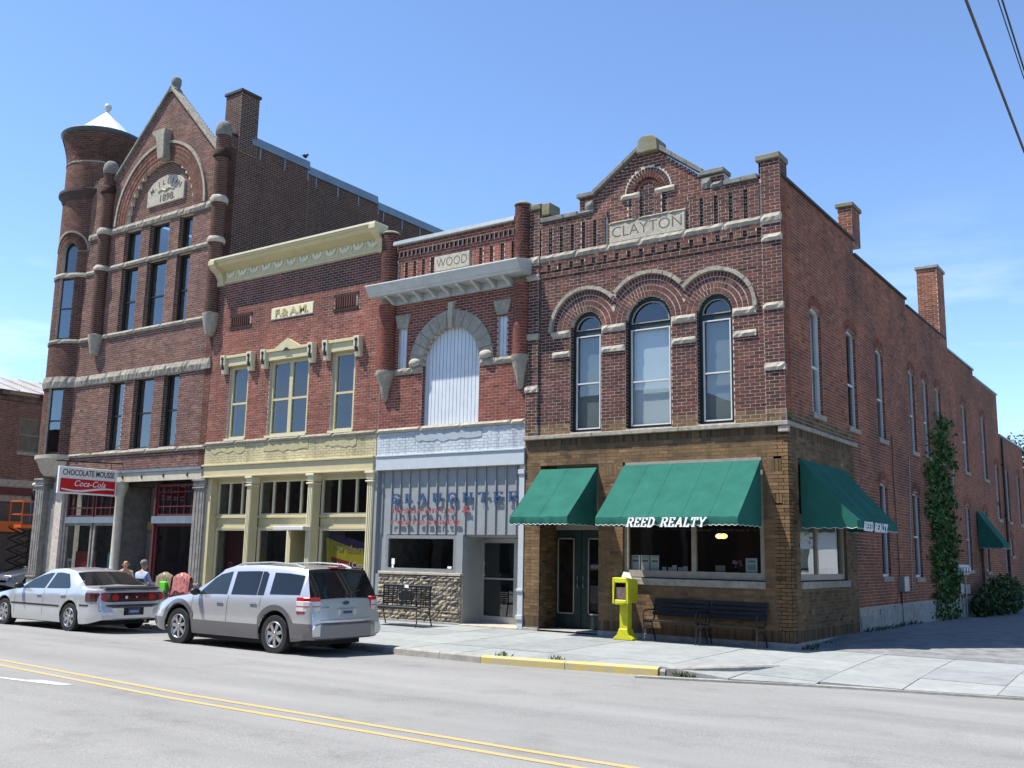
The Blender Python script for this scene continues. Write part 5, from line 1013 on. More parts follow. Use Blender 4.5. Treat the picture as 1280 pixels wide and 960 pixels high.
for a, b in ((-25.05, -23.55), (-23.45, -22.25)):
    window(TB, PS, a, b, .55, 2.42, .05, 'iron_grey', .08, pane='shop_pane', name='shop_window'); window(TB, PS, a, b, 2.62, 3.58, .05, 'maroon', .06, rails=[(2.92, .035)], mulls=[(a + .35, .03), (b - .35, .03)], pane='shop_pane', name='transom_window')
mb = MB(); mb.box(-25.05, -22.2, .12, .2, 0, .55); mb.build('bulkhead', 'maroon', TB); MB().box(-26.2, -25.05, .10, .2, 0, 3.6).build('front_panel', 'iron_grey', TB); MB().box(-25.05, -22.2, .08, .2, 2.42, 2.62).build('transom_bar', 'flashing', TB)
MB().box(-22.25, -22.15, .1, 1.3, 0, 3.6).build('entry_jamb', 'iron_grey', TB); w = window(TB, ('x', -22.14), .3, 1.2, .5, 3.5, .0, 'iron_grey', .06, rails=[(2.5, .1)], pane='shop_pane', name='entry_window')
MB().box(-20.42, -20.24, .35, .55, 0, 3.62).build('entry_post', 'cream_wood', TB); mb = MB(); mb.box(-21.55, -21.42, 1.25, 1.35, 0, 2.25); mb.box(-20.55, -20.42, 1.25, 1.35, 0, 2.25); mb.box(-21.42, -20.55, 1.25, 1.35, 2.10, 2.25); mb.box(-21.42, -20.55, 1.25, 1.35, .0, .3); d = mb.build('door', 'blue_door', TB); MB().box(-21.42, -20.55, 1.30, 1.305, .3, 2.1).build('pane', 'shop_pane', d); MB().box(-21.15, -20.95, 1.28, 1.29, 1.25, 1.6).build('door_notice', 'paper', d)
MB().box(-22.14, -20.3, 1.25, 1.36, 2.25, 2.5).build('entry_transom_bar', 'ochre', TB); MB().box(-22.14, -20.3, 1.32, 1.36, 2.5, 3.62).build('entry_transom', 'curtain', TB); MB().box(-22.14, -21.56, 1.28, 1.33, 0, 2.25).build('entry_panel', 'iron_grey', TB)
window(TB, PS, -20.15, -18.14, .55, 2.40, .05, 'maroon', .08, pane='shop_pane', name='shop_window'); window(TB, PS, -20.15, -18.14, 2.62, 3.60, .05, 'maroon', .07, rails=[(2.92, .03), (3.36, .03)], mulls=[(-20.15 + .335 * k, .025) for k in range(1, 6)], pane='shop_pane', name='transom_window')
mb = MB(); mb.box(-20.2, -18.12, .12, .2, 0, .55); mb.build('bulkhead', 'maroon', TB); MB().box(-20.2, -18.12, .02, .2, 2.40, 2.62).build('transom_bar', 'flashing', TB); MB().box(-20.24, -20.15, .10, 1.3, 0, 3.6).build('entry_jamb', 'maroon', TB)
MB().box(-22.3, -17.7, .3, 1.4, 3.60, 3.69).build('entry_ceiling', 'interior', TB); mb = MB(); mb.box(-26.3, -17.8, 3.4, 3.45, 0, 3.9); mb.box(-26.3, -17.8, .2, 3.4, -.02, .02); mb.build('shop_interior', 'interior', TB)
MB().box(-24.9, -23.7, .5, .52, .7, 1.5).build('window_display', 'banner_red', TB); MB().box(-22.9, -22.5, .4, .41, .8, 1.5).build('window_poster', mat('poster_blue', (.08, .25, .38), .7), TB)
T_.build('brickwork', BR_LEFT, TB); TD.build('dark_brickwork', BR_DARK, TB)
# hanging sign
HS = thing('hanging_sign', 'white and red hanging shop sign reading Chocolate Mousse above a soft drink script', 'sign', (-21.9, -1.1, 3.25))
XS = -21.85; MB().box(XS - .10, XS, -2.15, -.18, 3.24, 4.06).build('sign_box', 'sign_white', HS, bevel=.012)
MB().box(XS + .001, XS + .006, -2.09, -.24, 3.29, 3.70).build('red_panel', 'red_paint', HS)
put_text('CHOCOLATE MOUSSE', .25, ('x', XS), -1.165, 3.88, 'sign_brown', HS, d=.004, ext=.002, off=.004, fit=1.75); put_text('Coca-Cola', .26, ('x', XS + .006), -1.10, 3.56, 'letter_white', HS, d=.003, ext=.001, off=0, shear=.35, fit=1.05)
mb = MB(); n = 16; top = [(-2.05 + 1.78 * i / n, 3.40 - .045 * math.sin(2 * PI * i / n * .9) + .03 * i / n) for i in range(n + 1)]; bot = [(y, z - .035 - .03 * math.sin(PI * i / n)) for i, (y, z) in enumerate(top)]
for i in range(n): mb.add([(XS + .0075, *top[i]), (XS + .0075, *top[i + 1]), (XS + .0075, *bot[i + 1]), (XS + .0075, *bot[i])], [(0, 3, 2, 1)])
mb.build('swash', 'sign_white', HS); mb = MB(); mb.tube([(XS - .05, .05, 4.30), (XS - .05, -2.25, 4.22)], .022); mb.tube([(XS - .05, -.4, 4.06), (XS - .05, -.4, 4.29)], .012); mb.tube([(XS - .05, -1.9, 4.06), (XS - .05, -1.9, 4.24)], .012); mb.tube([(XS - .05, -2.2, 4.22), (-21.6, -.1, 4.9)], .008); mb.build('hanger', 'metal_black', HS)
# ================================================================== building across the side street
mat('far_stone', (.16, .125, .105), .95, var=.3, scale=2, stain=.4)
mat('rusty_tin', (.42, .43, .43), .5, var=.1, scale=.9, col2=(.33, .24, .18), stretch=(1, 3, .4))
FB = thing('side_street_building', 'old brick building with rusty metal roof across the side street behind the turret', 'building', (-44, 10, 0))
FX = -38.; S2 = ('x', FX); fh = [Rect(5.2, 6.3, 5.9, 7.5), Rect(10, 11.2, 5.9, 7.5)]
mb = MB(); backing(mb, S2, 0, 8.7, (-4, 30), fh + [Rect(2.2, 9.5, 0, 3.6)], .3); mb.build('wall', 'mortar_dark', FB, fix=False); Q = Bricks(); Q.run(S2, 4.6, 8.5, (-4, 30), fh, tone=.6, pitch=.215); Q.build('brickwork', BR_LEFT, FB)
MB().box(FX - .02, FX + .10, -4, 30, 8.2, 8.35).build('cornice_course', 'far_stone', FB); MB().box(FX, FX + .12, -4, 30, 3.9, 4.25).build('lintel_beam', 'maroon', FB)
for k in range(28):
    y = -4 + k * 1.1; MB().add([(FX + .35, y, 8.62), (FX + .35, y + 1.09, 8.62), (FX - 4, y + 1.09, 9.85), (FX - 4, y, 9.85)], [(0, 1, 2, 3)]).build('roof_sheet', 'rusty_tin', FB); MB().prism([(FX + .37, 8.63), (FX + .37, 8.69), (FX - 4, 9.92), (FX - 4, 9.86)], 'y', y - .02, y + .02).build('roof_rib', 'rusty_tin', FB)
for k in range(16): MB().box(FX, FX + .3, -3.5 + k * 1.9, -3.2 + k * 1.9, 8.42, 8.6).build('eave_bracket', 'far_stone', FB)
for h in fh: window(FB, S2, h.a[0], h.a[1], h.a[2], h.a[3], .12, 'iron_grey', .08, rails=[(6.7, .06)], sill=.15)
MB().box(FX - 12, FX - .3, -3.9, 29.9, 0, 8.6).build('core', 'interior', FB); mb = MB(); mb.box(FX - .15, FX - .1, 2.2, 9.5, 0, 3.6); mb.build('boarded_front', mat('board_brown', (.11, .085, .07), .8, var=.2, scale=3), FB); MB().box(FX + .01, FX + .06, -4, 5.75, 2.25, 2.72).build('orange_fascia', mat('orange_paint', (.62, .13, .02), .5, var=.06), FB)
MB().box(FX - .1, FX - .05, 6.2, 7.2, .2, 2.3).build('shop_opening', 'maroon', FB)
# ================================================================== awnings
def awning(label, plane, u0, u1, zt, zf, proj, drop=.17, text=None, group=None, wave=.01, th=.2):
    A = thing('awning', label, 'awning', pt(plane, (u0 + u1) / 2, 0, zf - drop), group)
    def q(u, d, z): return pt(plane, u, d, z)
    nx, ny = max(6, int((u1 - u0) / .14)), 8; vs = []; fs = []; sd_ = random.random() * 9
    for j in range(ny + 1):
        t = j / ny
        for i in range(nx + 1):
            s = i / nx; w = wave * (math.sin(s * 23 + sd_ + t * 2) + .7 * math.sin(s * 41 + sd_ * 2) + .5 * math.sin(s * 67 - t * 5 + sd_)) * t ** .7; sag = -.02 * math.sin(PI * t)
            vs.append(q(u0 + (u1 - u0) * s, .03 + proj * t + w * .6, zt + (zf - zt) * t + sag + w * .5))
    for j in range(ny):
        for i in range(nx): a = j * (nx + 1) + i; fs.append((a, a + 1, a + nx + 2, a + nx + 1))
    cn_ = MB().add(vs, fs).build('canopy', 'awning_green', A, smooth=180)
    for k in range(1, int((u1 - u0) / .75) + 1):
        i = round(nx * k / (int((u1 - u0) / .75) + 1)); MB().tube([Vector(vs[j * (nx + 1) + i]) for j in range(ny + 1)], .005, 4).build('seam', 'awning_green', cn_)
    mb = MB(); n = max(6, int((u1 - u0) / .12)) * 4; vs = []; fs = []          # scalloped front valance
    for i in range(n + 1):
        s = i / n; u = u0 + (u1 - u0) * s; sc = .025 * abs(math.sin(s * n / 4 * PI)); wv = wave * .9 * math.sin(s * 37 + sd_)
        for k, (dd, zz) in enumerate(((0, zf), (.012, zf - drop * .5), (.0, zf - drop + .03 - sc))): vs.append(q(u, .03 + proj + dd + wv * k * .5 + wave * .6 * (math.sin(s * 23 + sd_ + 2)), zz + (0 if k else wave * .5 * math.sin(s * 23 + sd_ + 2))))
    for i in range(n):
        for k in range(2): a = 3 * i + k; fs.append((a, a + 1, a + 4, a + 3))
    vl = MB().add(vs, fs).build('valance', 'awning_green', A, smooth=180)
    mb = MB(); mb.tube([Vector(vs[3 * i + 2]) for i in range(n + 1)], .007, 4); mb.build('valance_trim', 'awning_trim', vl)
    for u in (u0, u1):                                                        # side gussets with their own scalloped hem
        m = 10; top = [q(u, .03 + proj * k / m, zt + (zf - zt) * k / m - .02 * math.sin(PI * k / m)) for k in range(m + 1)]; bot = [q(u, .03 + proj * k / m, zf - drop + .03 - .025 * abs(math.sin(k / m * PI * 5))) for k in range(m + 1)]
        mb = MB(); mb.add(top + bot, [(k, k + 1, m + 2 + k, m + 1 + k) for k in range(m)]); g = mb.build('gusset', 'awning_green', A); MB().tube([Vector(b) for b in bot], .006, 4).build('gusset_trim', 'awning_trim', g)
    mb = MB(); mb.tube([q(u0 + .03, .04, zf - .05), q(u0 + .03, proj, zf - .03), q(u1 - .03, proj, zf - .03), q(u1 - .03, .04, zf - .05)], .014); mb.tube([q(u0 + .03, proj, zf - .03), q(u0 + .03, .04, zt - .06)], .012); mb.tube([q(u1 - .03, proj, zf - .03), q(u1 - .03, .04, zt - .06)], .012); mb.build('frame', 'metal_black', A)
    if text:
        a, b, z = text
        for m_ in stroke_text('REED REALTY', (plane[0], plane[1] - .052 - proj if plane[0] == 'y' else plane[1] + .052 + proj), a, b, z, .165, .012, th=th, shear=.28): m_.build('letter', 'letter_white', vl, fix=False)
    return A
awning('green canvas awning over the recessed green double doors', F0, -5.76, -4.29, 3.58, 2.46, 1.2)
awning('wide green canvas awning lettered Reed Realty above the front shop window', F0, -3.62, -.56, 3.60, 2.44, 1.2, text=(-2.90, -1.22, 2.255), wave=.006)
awning('shaded green awning on the alley side near the corner', S0, .58, 3.55, 3.66, 2.44, 1.08, text=(.9, 2.6, 2.255), wave=.006, th=.12)
awning('small dark green awning over a side door far down the alley', S0, 18.65, 19.9, 3.45, 2.35, .75)
# ================================================================== benches
def slat_bench(label, loc, length):
    o = thing('bench', label, 'bench', loc, 'black slatted benches against the corner shop', local=True); h = length / 2
    for k in range(4): MB().box(-h, h, -.42 + k * .105, -.42 + k * .105 + .085, .40 - .008 * k, .43 - .008 * k).build('seat_slat', 'bench_slat', o, bevel=.006)
    for k in range(4): y = .02 + .035 * k; z = .50 + .085 * k; MB().prism([(y, z), (y + .028, z), (y + .052, z + .07), (y + .024, z + .07)], 'x', -h, h).build('back_slat', 'bench_slat', o, bevel=.005)
    for x in (-h + .03, h - .03):
        mb = MB(); mb.tube([(x, -.46, 0), (x, -.43, .12), (x, -.40, .28), (x, -.42, .39), (x, -.05, .37), (x, .05, .45), (x, .16, .83)], .016); mb.tube([(x, .10, 0), (x, .05, .14), (x, -.04, .28), (x, -.05, .37)], .016); mb.tube([(x, -.42, .39), (x, -.44, .52), (x, -.40, .60), (x, -.2, .62), (x, .07, .60)], .013); mb.tube([(x, -.40, .25), (x, -.2, .30), (x, -.03, .26)], .010); mb.build('leg_frame', 'metal_black', o)
    return o
slat_bench('black slatted bench standing next to the yellow newspaper box', (-2.27, -.22, 0), 1.20); slat_bench('black slatted bench standing nearest the street corner', (-1.05, -.20, 0), 1.20)
o = thing('bench', 'ornate black metal bench in front of the rubble stone wall', 'bench', (-9.02, -.78, -.01), local=True); h = .74
mb = MB(); mb.box(-h, h, -.45, .0, .42, .445); mb.build('seat', 'metal_black', o, bevel=.01)
mb = MB(); mb.box(-h, h, -.46, -.44, .38, .43); mb.build('seat_apron', 'metal_black', o); mb = MB(); mb.box(-h, h, .02, .045, .86, .92); mb.build('back_rail', 'metal_black', o, bevel=.008)
for r in range(8):
    for k in range(10):
        if 3 <= k <= 5 and 2 <= r <= 5: continue
        x = -h + .02 + k * .146; MB().box(x, x + .11, .02, .03, .47 + r * .048, .47 + r * .048 + .03).build('back_bar', 'metal_black', o, fix=False)
for k in range(11): x = -h + k * .146; MB().box(x, x + .02, .015, .035, .44, .88).build('back_upright', 'metal_black', o, fix=False)
MB().prism([(-.22, .56), (.2, .56), (.26, .72), (0, .80), (-.26, .72)], 'y', .018, .036).build('back_plaque', 'metal_black', o); MB().box(-.06, .06, .008, .018, .85, .92).build('name_plate', 'paper', o)
for x in (-h + .03, h - .03):
    mb = MB(); mb.tube([(x, -.47, 0), (x, -.42, .1), (x, -.43, .42), (x, -.44, .60), (x, -.36, .66), (x, .02, .64)], .016); mb.tube([(x, .12, 0), (x, .05, .2), (x, .0, .42), (x, .03, .92)], .016); mb.build('leg_frame', 'metal_black', o)
# ================================================================== newspaper box
nb = thing('newspaper_box', 'bright yellow newspaper box on a pedestal beside the shop window', 'newspaper box', (-3.32, -.50, -.006), local=True); nb.scale = (.86, .92, 1)
mb = MB(); mb.prism([(-.26, 0), (.26, 0), (.26, .03), (.16, .10), (.11, .22), (-.11, .22), (-.16, .10), (-.26, .03)], 'y', -.14, .14); mb.build('base', 'news_yellow', nb, bevel=.01)
MB().box(-.11, .11, -.10, .10, .215, .80).build('post', 'news_yellow', nb, bevel=.012)
mb = MB(); mb.prism([(-.22, .74), (.20, .74), (.22, 1.16), (.18, 1.20), (-.22, 1.24)], 'x', -.21, .21); bxo = mb.build('case', 'news_yellow', nb, bevel=.015)
mb = MB(); mb.box(-.215, -.155, -.255, -.215, .72, 1.24); mb.box(.155, .215, -.255, -.215, .72, 1.24); mb.box(-.155, .155, -.255, -.215, 1.14, 1.24); mb.box(-.155, .155, -.255, -.215, .72, .80); d = mb.build('door', 'news_yellow', bxo, bevel=.01); MB().box(-.15, .15, -.228, -.224, .80, 1.14).build('door_window', 'shop_pane', d)
MB().box(-.15, .15, -.222, -.2205, .80, 1.14).build('case_inside', 'metal_black', bxo)
np_ = MB().box(-.12, .12, -.2265, -.2235, .82, 1.05).build('newspaper', mat('newsprint', (.62, .52, .48), .9, var=.25, scale=22, col2=(.50, .14, .10)), nb)
MB().prism([(.02, 1.20), (.19, 1.20), (.12, 1.34), (-.06, 1.36), (-.12, 1.24)], 'y', .0, .012).build('card_rack', 'paper', nb)
# ================================================================== things in the shop window
for k in range(3): x = -3.56 + k * .225; s = tag(MB().box(x, x + .20, .20, .204, 1.375, 1.70).build('listing_sheet', 'paper'), ['leftmost white listing sheet in the shop window', 'middle white listing sheet of three in the shop window', 'third white listing sheet, next to the small cards'][k], 'sheet', 'listing sheets in the window'); MB().box(x + .03, x + .17, .1985, .1995, 1.56, 1.60).build('printed_line', 'paper_ink', s); MB().box(x + .03, x + .17, .1985, .1995, 1.66, 1.675).build('printed_line', 'paper_ink', s)
for k, (x, h) in enumerate(((-2.86, .09), (-2.73, .085), (-2.62, .13), (-2.50, .09), (-2.38, .11))): tag(MB().box(x, x + .10, .24 + .02 * (k % 2), .246 + .02 * (k % 2), 1.375, 1.375 + h).build('business_card', 'paper'), 'small white card in the row beside the listing sheets, number %s from the left' % ('one', 'two', 'three', 'four', 'five')[k], 'card', 'small cards in the shop window')
tag(MB().box(-1.67, -1.46, .26, .27, 1.375, 1.52).build('name_card', 'cream_wood'), 'cream name card standing at the sill of the right pane', 'card')
nt_ = tag(MB().box(-.97, -.73, .13, .134, 1.38, 1.68).build('window_notice', mat('notice_blue', (.50, .62, .62), .8, var=.06)), 'pale blue notice taped inside the lower right pane corner', 'notice'); MB().box(-.92, -.78, .1285, .1298, 1.60, 1.63).build('printed_line', 'paper_ink', nt_); MB().box(-.93, -.77, .1285, .1298, 1.45, 1.55).build('printed_line', mat('notice_ink', (.30, .42, .42), .8), nt_)
fl = thing('flower_pot', 'pink flowers in a small pot inside the shop window', 'flowers', (-1.22, .32, 1.37)); mb = MB(); mb.lathe([(.03, 1.375), (.045, 1.44), (.04, 1.44)], -1.22, .32, 10); mb.build('pot', 'rust', fl); mb = MB()
for k in range(16): a = random.uniform(0, 6.28); r = random.uniform(0, .09); mb.ball((-1.22 + r * math.cos(a), .32 + r * .4 * math.sin(a), 1.55 + random.uniform(-.06, .07)), .026, .02, .022, 6, 4)
mb.build('blossoms', mat('pink', (.62, .30, .45), .7), fl, kind='stuff'); mb = MB()
for k in range(6): mb.tube([(-1.22, .32, 1.43), (-1.22 + .02 * (k - 3), .32, 1.53)], .003, 4)
mb.build('stems', 'weed', fl, kind='stuff')
lp = thing('hanging_lamp', 'lit twin-shade lamp hanging inside the corner shop', 'lamp', (-2.06, 1.5, 2.1)); MB().tube([(-2.06, 1.5, 3.9), (-2.06, 1.5, 2.2)], .008).build('stem', 'metal_black', lp)
for s in (-.085, .085): MB().ball((-2.06 + s * .82, 1.5 - s * .57, 2.14), .085, .085, .055, 12, 8).build('shade', mat('lamp_glow', (1, .55, .12), .5, emit=2.6), lp); MB().ball((-2.06 + s * .82, 1.44 - s * .57, 2.14), .03).build('bulb', mat('bulb_hot', (1, .8, .45), .5, emit=14), lp)
pl_ = bpy.data.lights.new('lamp_light', 'POINT'); pl_.energy = 5; pl_.color = (1, .7, .4); pl_.shadow_soft_size = .1; po = bpy.data.objects.new('lamp_light', pl_); COL.objects.link(po); po.parent = lp; po.matrix_parent_inverse = Matrix.Translation(-Vector((-2.06, 1.5, 2.1))); po.location = (-2.06, 1.3, 2.0)
# ================================================================== alley fittings
mt = thing('electric_meters', 'cluster of grey electric meters and pipes on the alley wall', 'meters', (.1, 15.4, 0))
for y, z0, z1, w_ in ((14.75, .72, 1.05, .16), (15.05, .72, 1.02, .13), (15.5, .70, 1.0, .16), (15.9, .70, 1.0, .16)): MB().box(.0, .14, y, y + w_ * 1.6, z0, z1).build('meter_box', 'galv', mt, bevel=.01)
for y in (14.9, 15.35, 15.75): mb = MB(); mb.lathe([(.001, .0), (.09, .0), (.09, .10), (.001, .12)], 0, 0, 12); mb.v = [(.14 + z, y + x, 1.45 + yy) for x, yy, z in mb.v]; mb.build('meter_dial', 'storm_white', mt)
MB().box(.0, .12, 14.7, 16.3, 1.30, 1.62).build('meter_panel', 'galv', mt, bevel=.01); mb = MB(); mb.tube([(.06, 14.8, 1.6), (.06, 14.8, 4.4), (.10, 14.8, 4.6)], .03)
for y in (14.9, 15.35, 15.9): mb.tube([(.06, y, .0), (.06, y, 1.3)], .022)
mb.build('conduit', 'galv', mt)
ub_ = thing('utility_box', 'small grey utility box under the cable on the alley wall', 'utility box', (.1, 8.05, .9)); MB().box(.0, .16, 7.85, 8.30, .92, 1.30).build('box', 'galv', ub_, bevel=.012); MB().tube([(.03, 8.0, .92), (.03, 8.0, .3), (.03, 8.05, .05)], .02).build('conduit', 'metal_black', ub_); MB().tube([(.02, 7.95, 1.3), (.03, 7.85, 2.3), (.02, 7.75, 3.9), (.02, 7.78, 4.9)], .012, 5).build('cable', 'metal_black', ub_)
tag(MB().tube([(.015, 9.55, 4.5), (.015, 9.35, 3.0), (.015, 9.2, 1.0)], .010, 5).build('wall_cable', 'galv'), 'thin pale cable running down the alley wall between the sills', 'cable')
dp = thing('downspout', 'dark downspout pipe at the step in the alley wall', 'downspout', (.06, 24.3, 0)); MB().tube([(.08, 24.35, 6.6), (.08, 24.35, .2), (.2, 24.35, .05)], .05, 8).build('pipe', 'metal_black', dp)
for z in (1.5, 3.5, 5.5): MB().box(.0, .14, 24.27, 24.43, z, z + .05).build('strap', 'metal_black', dp)
def leaves(region, n, size, m, name, parent, spread=.12, base=(0, 0, 0)):
    mb = MB()
    for _ in range(n):
        c = Vector(region()); s = size * random.uniform(.5, 1.55); a = Vector((random.gauss(0, 1), random.gauss(0, 1), random.gauss(0, .8))).normalized(); b = a.cross(Vector((random.gauss(0, 1), random.gauss(0, 1), random.gauss(0, 1)))).normalized()
        mb.v += [tuple(c - a * s * .5), tuple(c + b * s * .32), tuple(c + a * s * .5), tuple(c - b * s * .32)]; k = len(mb.v) - 4; mb.f.append((k, k + 1, k + 2, k + 3))
    return mb.build(name, m, parent, fix=False, kind='stuff')
def leaf_mat(name, a, b):
    m = mat(name, a, .6, var=.3, scale=1.4, col2=b); bs = m.node_tree.nodes['Principled BSDF']; bs.inputs['Transmission Weight'].default_value = 0; bs.inputs['Subsurface Weight'].default_value = .0; return m
leaf_mat('ivy', (.055, .135, .022), (.028, .07, .014)); leaf_mat('shrub_leaf', (.045, .095, .02), (.02, .045, .012)); leaf_mat('tree_leaf', (.06, .10, .03), (.03, .06, .02)); mat('bark', (.09, .07, .05), .95, var=.3, scale=10, bump=.6)
vn = thing('wall_vine', 'green vine climbing the alley wall up to the upper windows', 'vine', (.1, 13.2, 0))
def vine_pt():
    while True:
        z = random.uniform(0, 6.2); y = random.uniform(11.0, 15.6); c = 13.1 + .25 * math.sin(z * 1.3) + (.5 if z > 4.6 else 0); hw = 1.45 if z < 4.3 else 1.45 - (z - 4.3) * .62
        hw += .30 * math.sin(z * 5 + y) + .22 * math.sin(z * 11) + (1.5 * random.random() ** 7)
        if hw > .15 and abs(y - c) < hw and random.random() < (1 if z > .9 else .55): return (.02 + abs(random.gauss(0, .055)), y, z)
leaves(vine_pt, 4400, .125, 'ivy', 'leaves', vn)
for k in range(7): y = 12 + k * .4; MB().tube([(.03, y, 0), (.04, y + random.uniform(-.3, .3), 1.5), (.03, y + random.uniform(-.4, .4), 3), (.03, 13.2 + random.uniform(-.5, .5), 5)], .018, 5).build('stem', 'bark', vn)
sb = thing('shrub', 'dark leafy shrub at the foot of the alley wall beyond the vine', 'shrub', (.6, 19, 0))
def shrub_pt():
    c, r = random.choice([((.5, 17.0, .45), .55), ((.6, 18.2, .6), .75), ((.7, 19.4, .65), .8), ((.6, 20.6, .5), .65), ((.4, 16.2, .35), .4)]); v = Vector((random.gauss(0, 1), random.gauss(0, 1), random.gauss(0, 1))).normalized() * (r * random.uniform(.55, 1) ** .6); return (max(.05, c[0] + v.x * .7), c[1] + v.y, max(.02, c[2] + v.z * .9))
leaves(shrub_pt, 4200, .11, 'shrub_leaf', 'leaves', sb)
for k in range(9): y = 16.4 + k * .55; MB().tube([(.5, y, 0), (.5 + random.uniform(-.2, .3), y + random.uniform(-.3, .3), .9)], .015, 5).build('stem', 'bark', sb)
def tree(label, x, y, h, r, seed, n=5000, z0=-.05):
    random.seed(seed); t = thing('tree', label, 'tree', (x, y, z0), 'trees behind the alley'); MB().tube([(x, y, z0), (x + .1, y, h * .3), (x - .1, y + .1, h * .6), (x, y, h * .9)], [h * .03, h * .024, h * .015, .03], 8).build('trunk', 'bark', t)
    cl_ = []
    for k in range(22):
        a = random.uniform(0, 6.28); rr = r * random.uniform(.2, .95); zz = h * random.uniform(.38, .98); rr *= 1 - max(0, (zz / h - .6)) * 1.3; c = Vector((x + rr * math.cos(a), y + rr * math.sin(a), zz)); cl_.append((c, r * random.uniform(.22, .4))); MB().tube([(x, y, zz * .75), tuple((c + Vector((x, y, zz * .85))) / 2), tuple(c)], [.06, .04, .015], 5).build('limb', 'bark', t)
    def f(): c, q_ = random.choice(cl_); v = Vector((random.gauss(0, 1), random.gauss(0, 1), random.gauss(0, .8))).normalized() * q_ * random.uniform(.4, 1.05); return tuple(c + v)
    leaves(f, n, .22, 'tree_leaf', 'crown', t)
tree('leafy tree top showing past the low wing at the right edge', -.9, 46, 10.4, 2.6, 3); tree('darker tree standing farther behind the alley', 5.5, 70, 11, 4, 4); tree('broad tree at the far end of the alley', 12, 85, 10, 5, 5)
for k, (x, y, h) in enumerate(((15, 3, 8), (17, 11, 9.5), (15, 19, 8.5), (18, 28, 10), (16, 38, 9))): tree('tree across the alley outside the frame, %s from the street' % ('first', 'second', 'third', 'fourth', 'fifth')[k], x, y, h, 3.8, 20 + k, 2600)
random.seed(99)
WH = thing('white_house', 'white clapboard house beyond the alley, outside the frame', 'house', (15, 48, 0)); MB().box(9, 24, 45, 54, -.1, 3.6).build('wall', 'sign_white', WH); MB().prism([(44.6, 3.6), (54.4, 3.6), (49.5, 6.2)], 'x', 8.6, 24.4).build('roof', 'roofing', WH)
for k in range(3): MB().box(10.5 + 4 * k, 11.6 + 4 * k, 44.96, 45, 1.0, 2.4).build('window', 'dark_frame', WH)
# low shed-like building closing the alley view
LB = thing('low_rear_building', 'low brick building farther down the alley behind the wing', 'building', (-3, 36, 0)); MB().box(-6, -.3, 30.1, 42, 0, 5.6).build('wall_core', 'mortar_dark', LB); q = Bricks(); q.run(('x', -.3), .3, 5.6, (30.1, 42), tone=.45); q.build('brickwork', BR_SIDE, LB); MB().box(-6.1, -.2, 30.1, 42.1, 5.6, 5.7).build('coping', 'coping_dark', LB)
# ================================================================== overhead wires
for lab, pts, r in (('thick grey cable crossing the sky at the upper right', [(4.5, -30, 11.0), (4.5, -5.2, 9.27), (4.5, -.31, 8.83), (4.5, 30, 8.2)], .021), ('thin dark wire, left one of the close pair at upper right', [(4.5, -30, 12.2), (4.5, -2.35, 10.80), (4.5, .28, 10.52), (4.5, 40, 9)], .011), ('darker wire, right one of the close pair at upper right', [(4.5, -30, 12.6), (4.5, -1.95, 11.06), (4.5, .65, 10.72), (4.5, 40, 9.2)], .017)):
    tag(MB().tube(pts, r, 6).build('overhead_wire', 'metal_black' if r < .02 else mat('cable_grey', (.10, .09, .09), .7)), lab, 'wire', 'overhead wires')
bd = thing('bird', 'small dark bird perched on the turret building parapet', 'bird', (-17.85, 3.3, 14.93)); mb = MB(); mb.ball((-17.85, 3.30, 15.03), .06, .11, .065, 10, 7); mb.ball((-17.85, 3.41, 15.12), .04, .045, .04, 8, 6); mb.add([(-17.87, 3.22, 15.02), (-17.83, 3.22, 15.02), (-17.83, 3.06, 14.97), (-17.87, 3.06, 14.97)], [(0, 1, 2, 3)]); mb.tube([(-17.85, 3.45, 15.12), (-17.85, 3.49, 15.11)], [.012, .002], 5); mb.tube([(-17.84, 3.3, 14.98), (-17.84, 3.3, 14.9)], .006, 4); mb.tube([(-17.86, 3.32, 14.98), (-17.86, 3.32, 14.9)], .006, 4); mb.build('body', mat('bird_dark', (.03, .03, .035), .8), bd, smooth=60)
# ================================================================== row of buildings across the street (only reflected)
for x0, x1, h, c in ((-130, -48.2, 8, 'brick_wall_b'), (-48, -30, 8.5, 'brick_wall_a'), (-29.8, -14, 10, 'brick_wall_b'), (-13.8, 0, 7.5, 'brick_wall_a'), (.2, 16, 9.5, 'brick_wall_b'), (16.2, 34, 8, 'brick_wall_a')):
    side = {-130: 'long row past the side street', -48: 'left one', -29.8: 'second from the left', -13.8: 'low middle', .2: 'pale one behind the viewer', 16.2: 'farthest right'}[x0]
    m = mat(c, (.12, .06, .045) if c[-1] == 'a' else (.20, .17, .13), .9, var=.2); ob = thing('opposite_building', 'brick building across the street behind the viewer, ' + side, 'building', ((x0 + x1) / 2, -26, -.1), 'buildings behind the viewer'); MB().box(x0, x1, -36, -25, -.3, h).build('wall', m, ob)
    x = x0 + 1.0
    while x < x1 - 1.5: MB().box(x, x + 1.0, -24.99, -24.97, 4.8, 6.8).build('window', 'dark_frame', ob); MB().box(x - .2, x + 1.3, -24.99, -24.96, .6, 3.2).build('shop_window', 'dark_frame', ob); x += 2.2
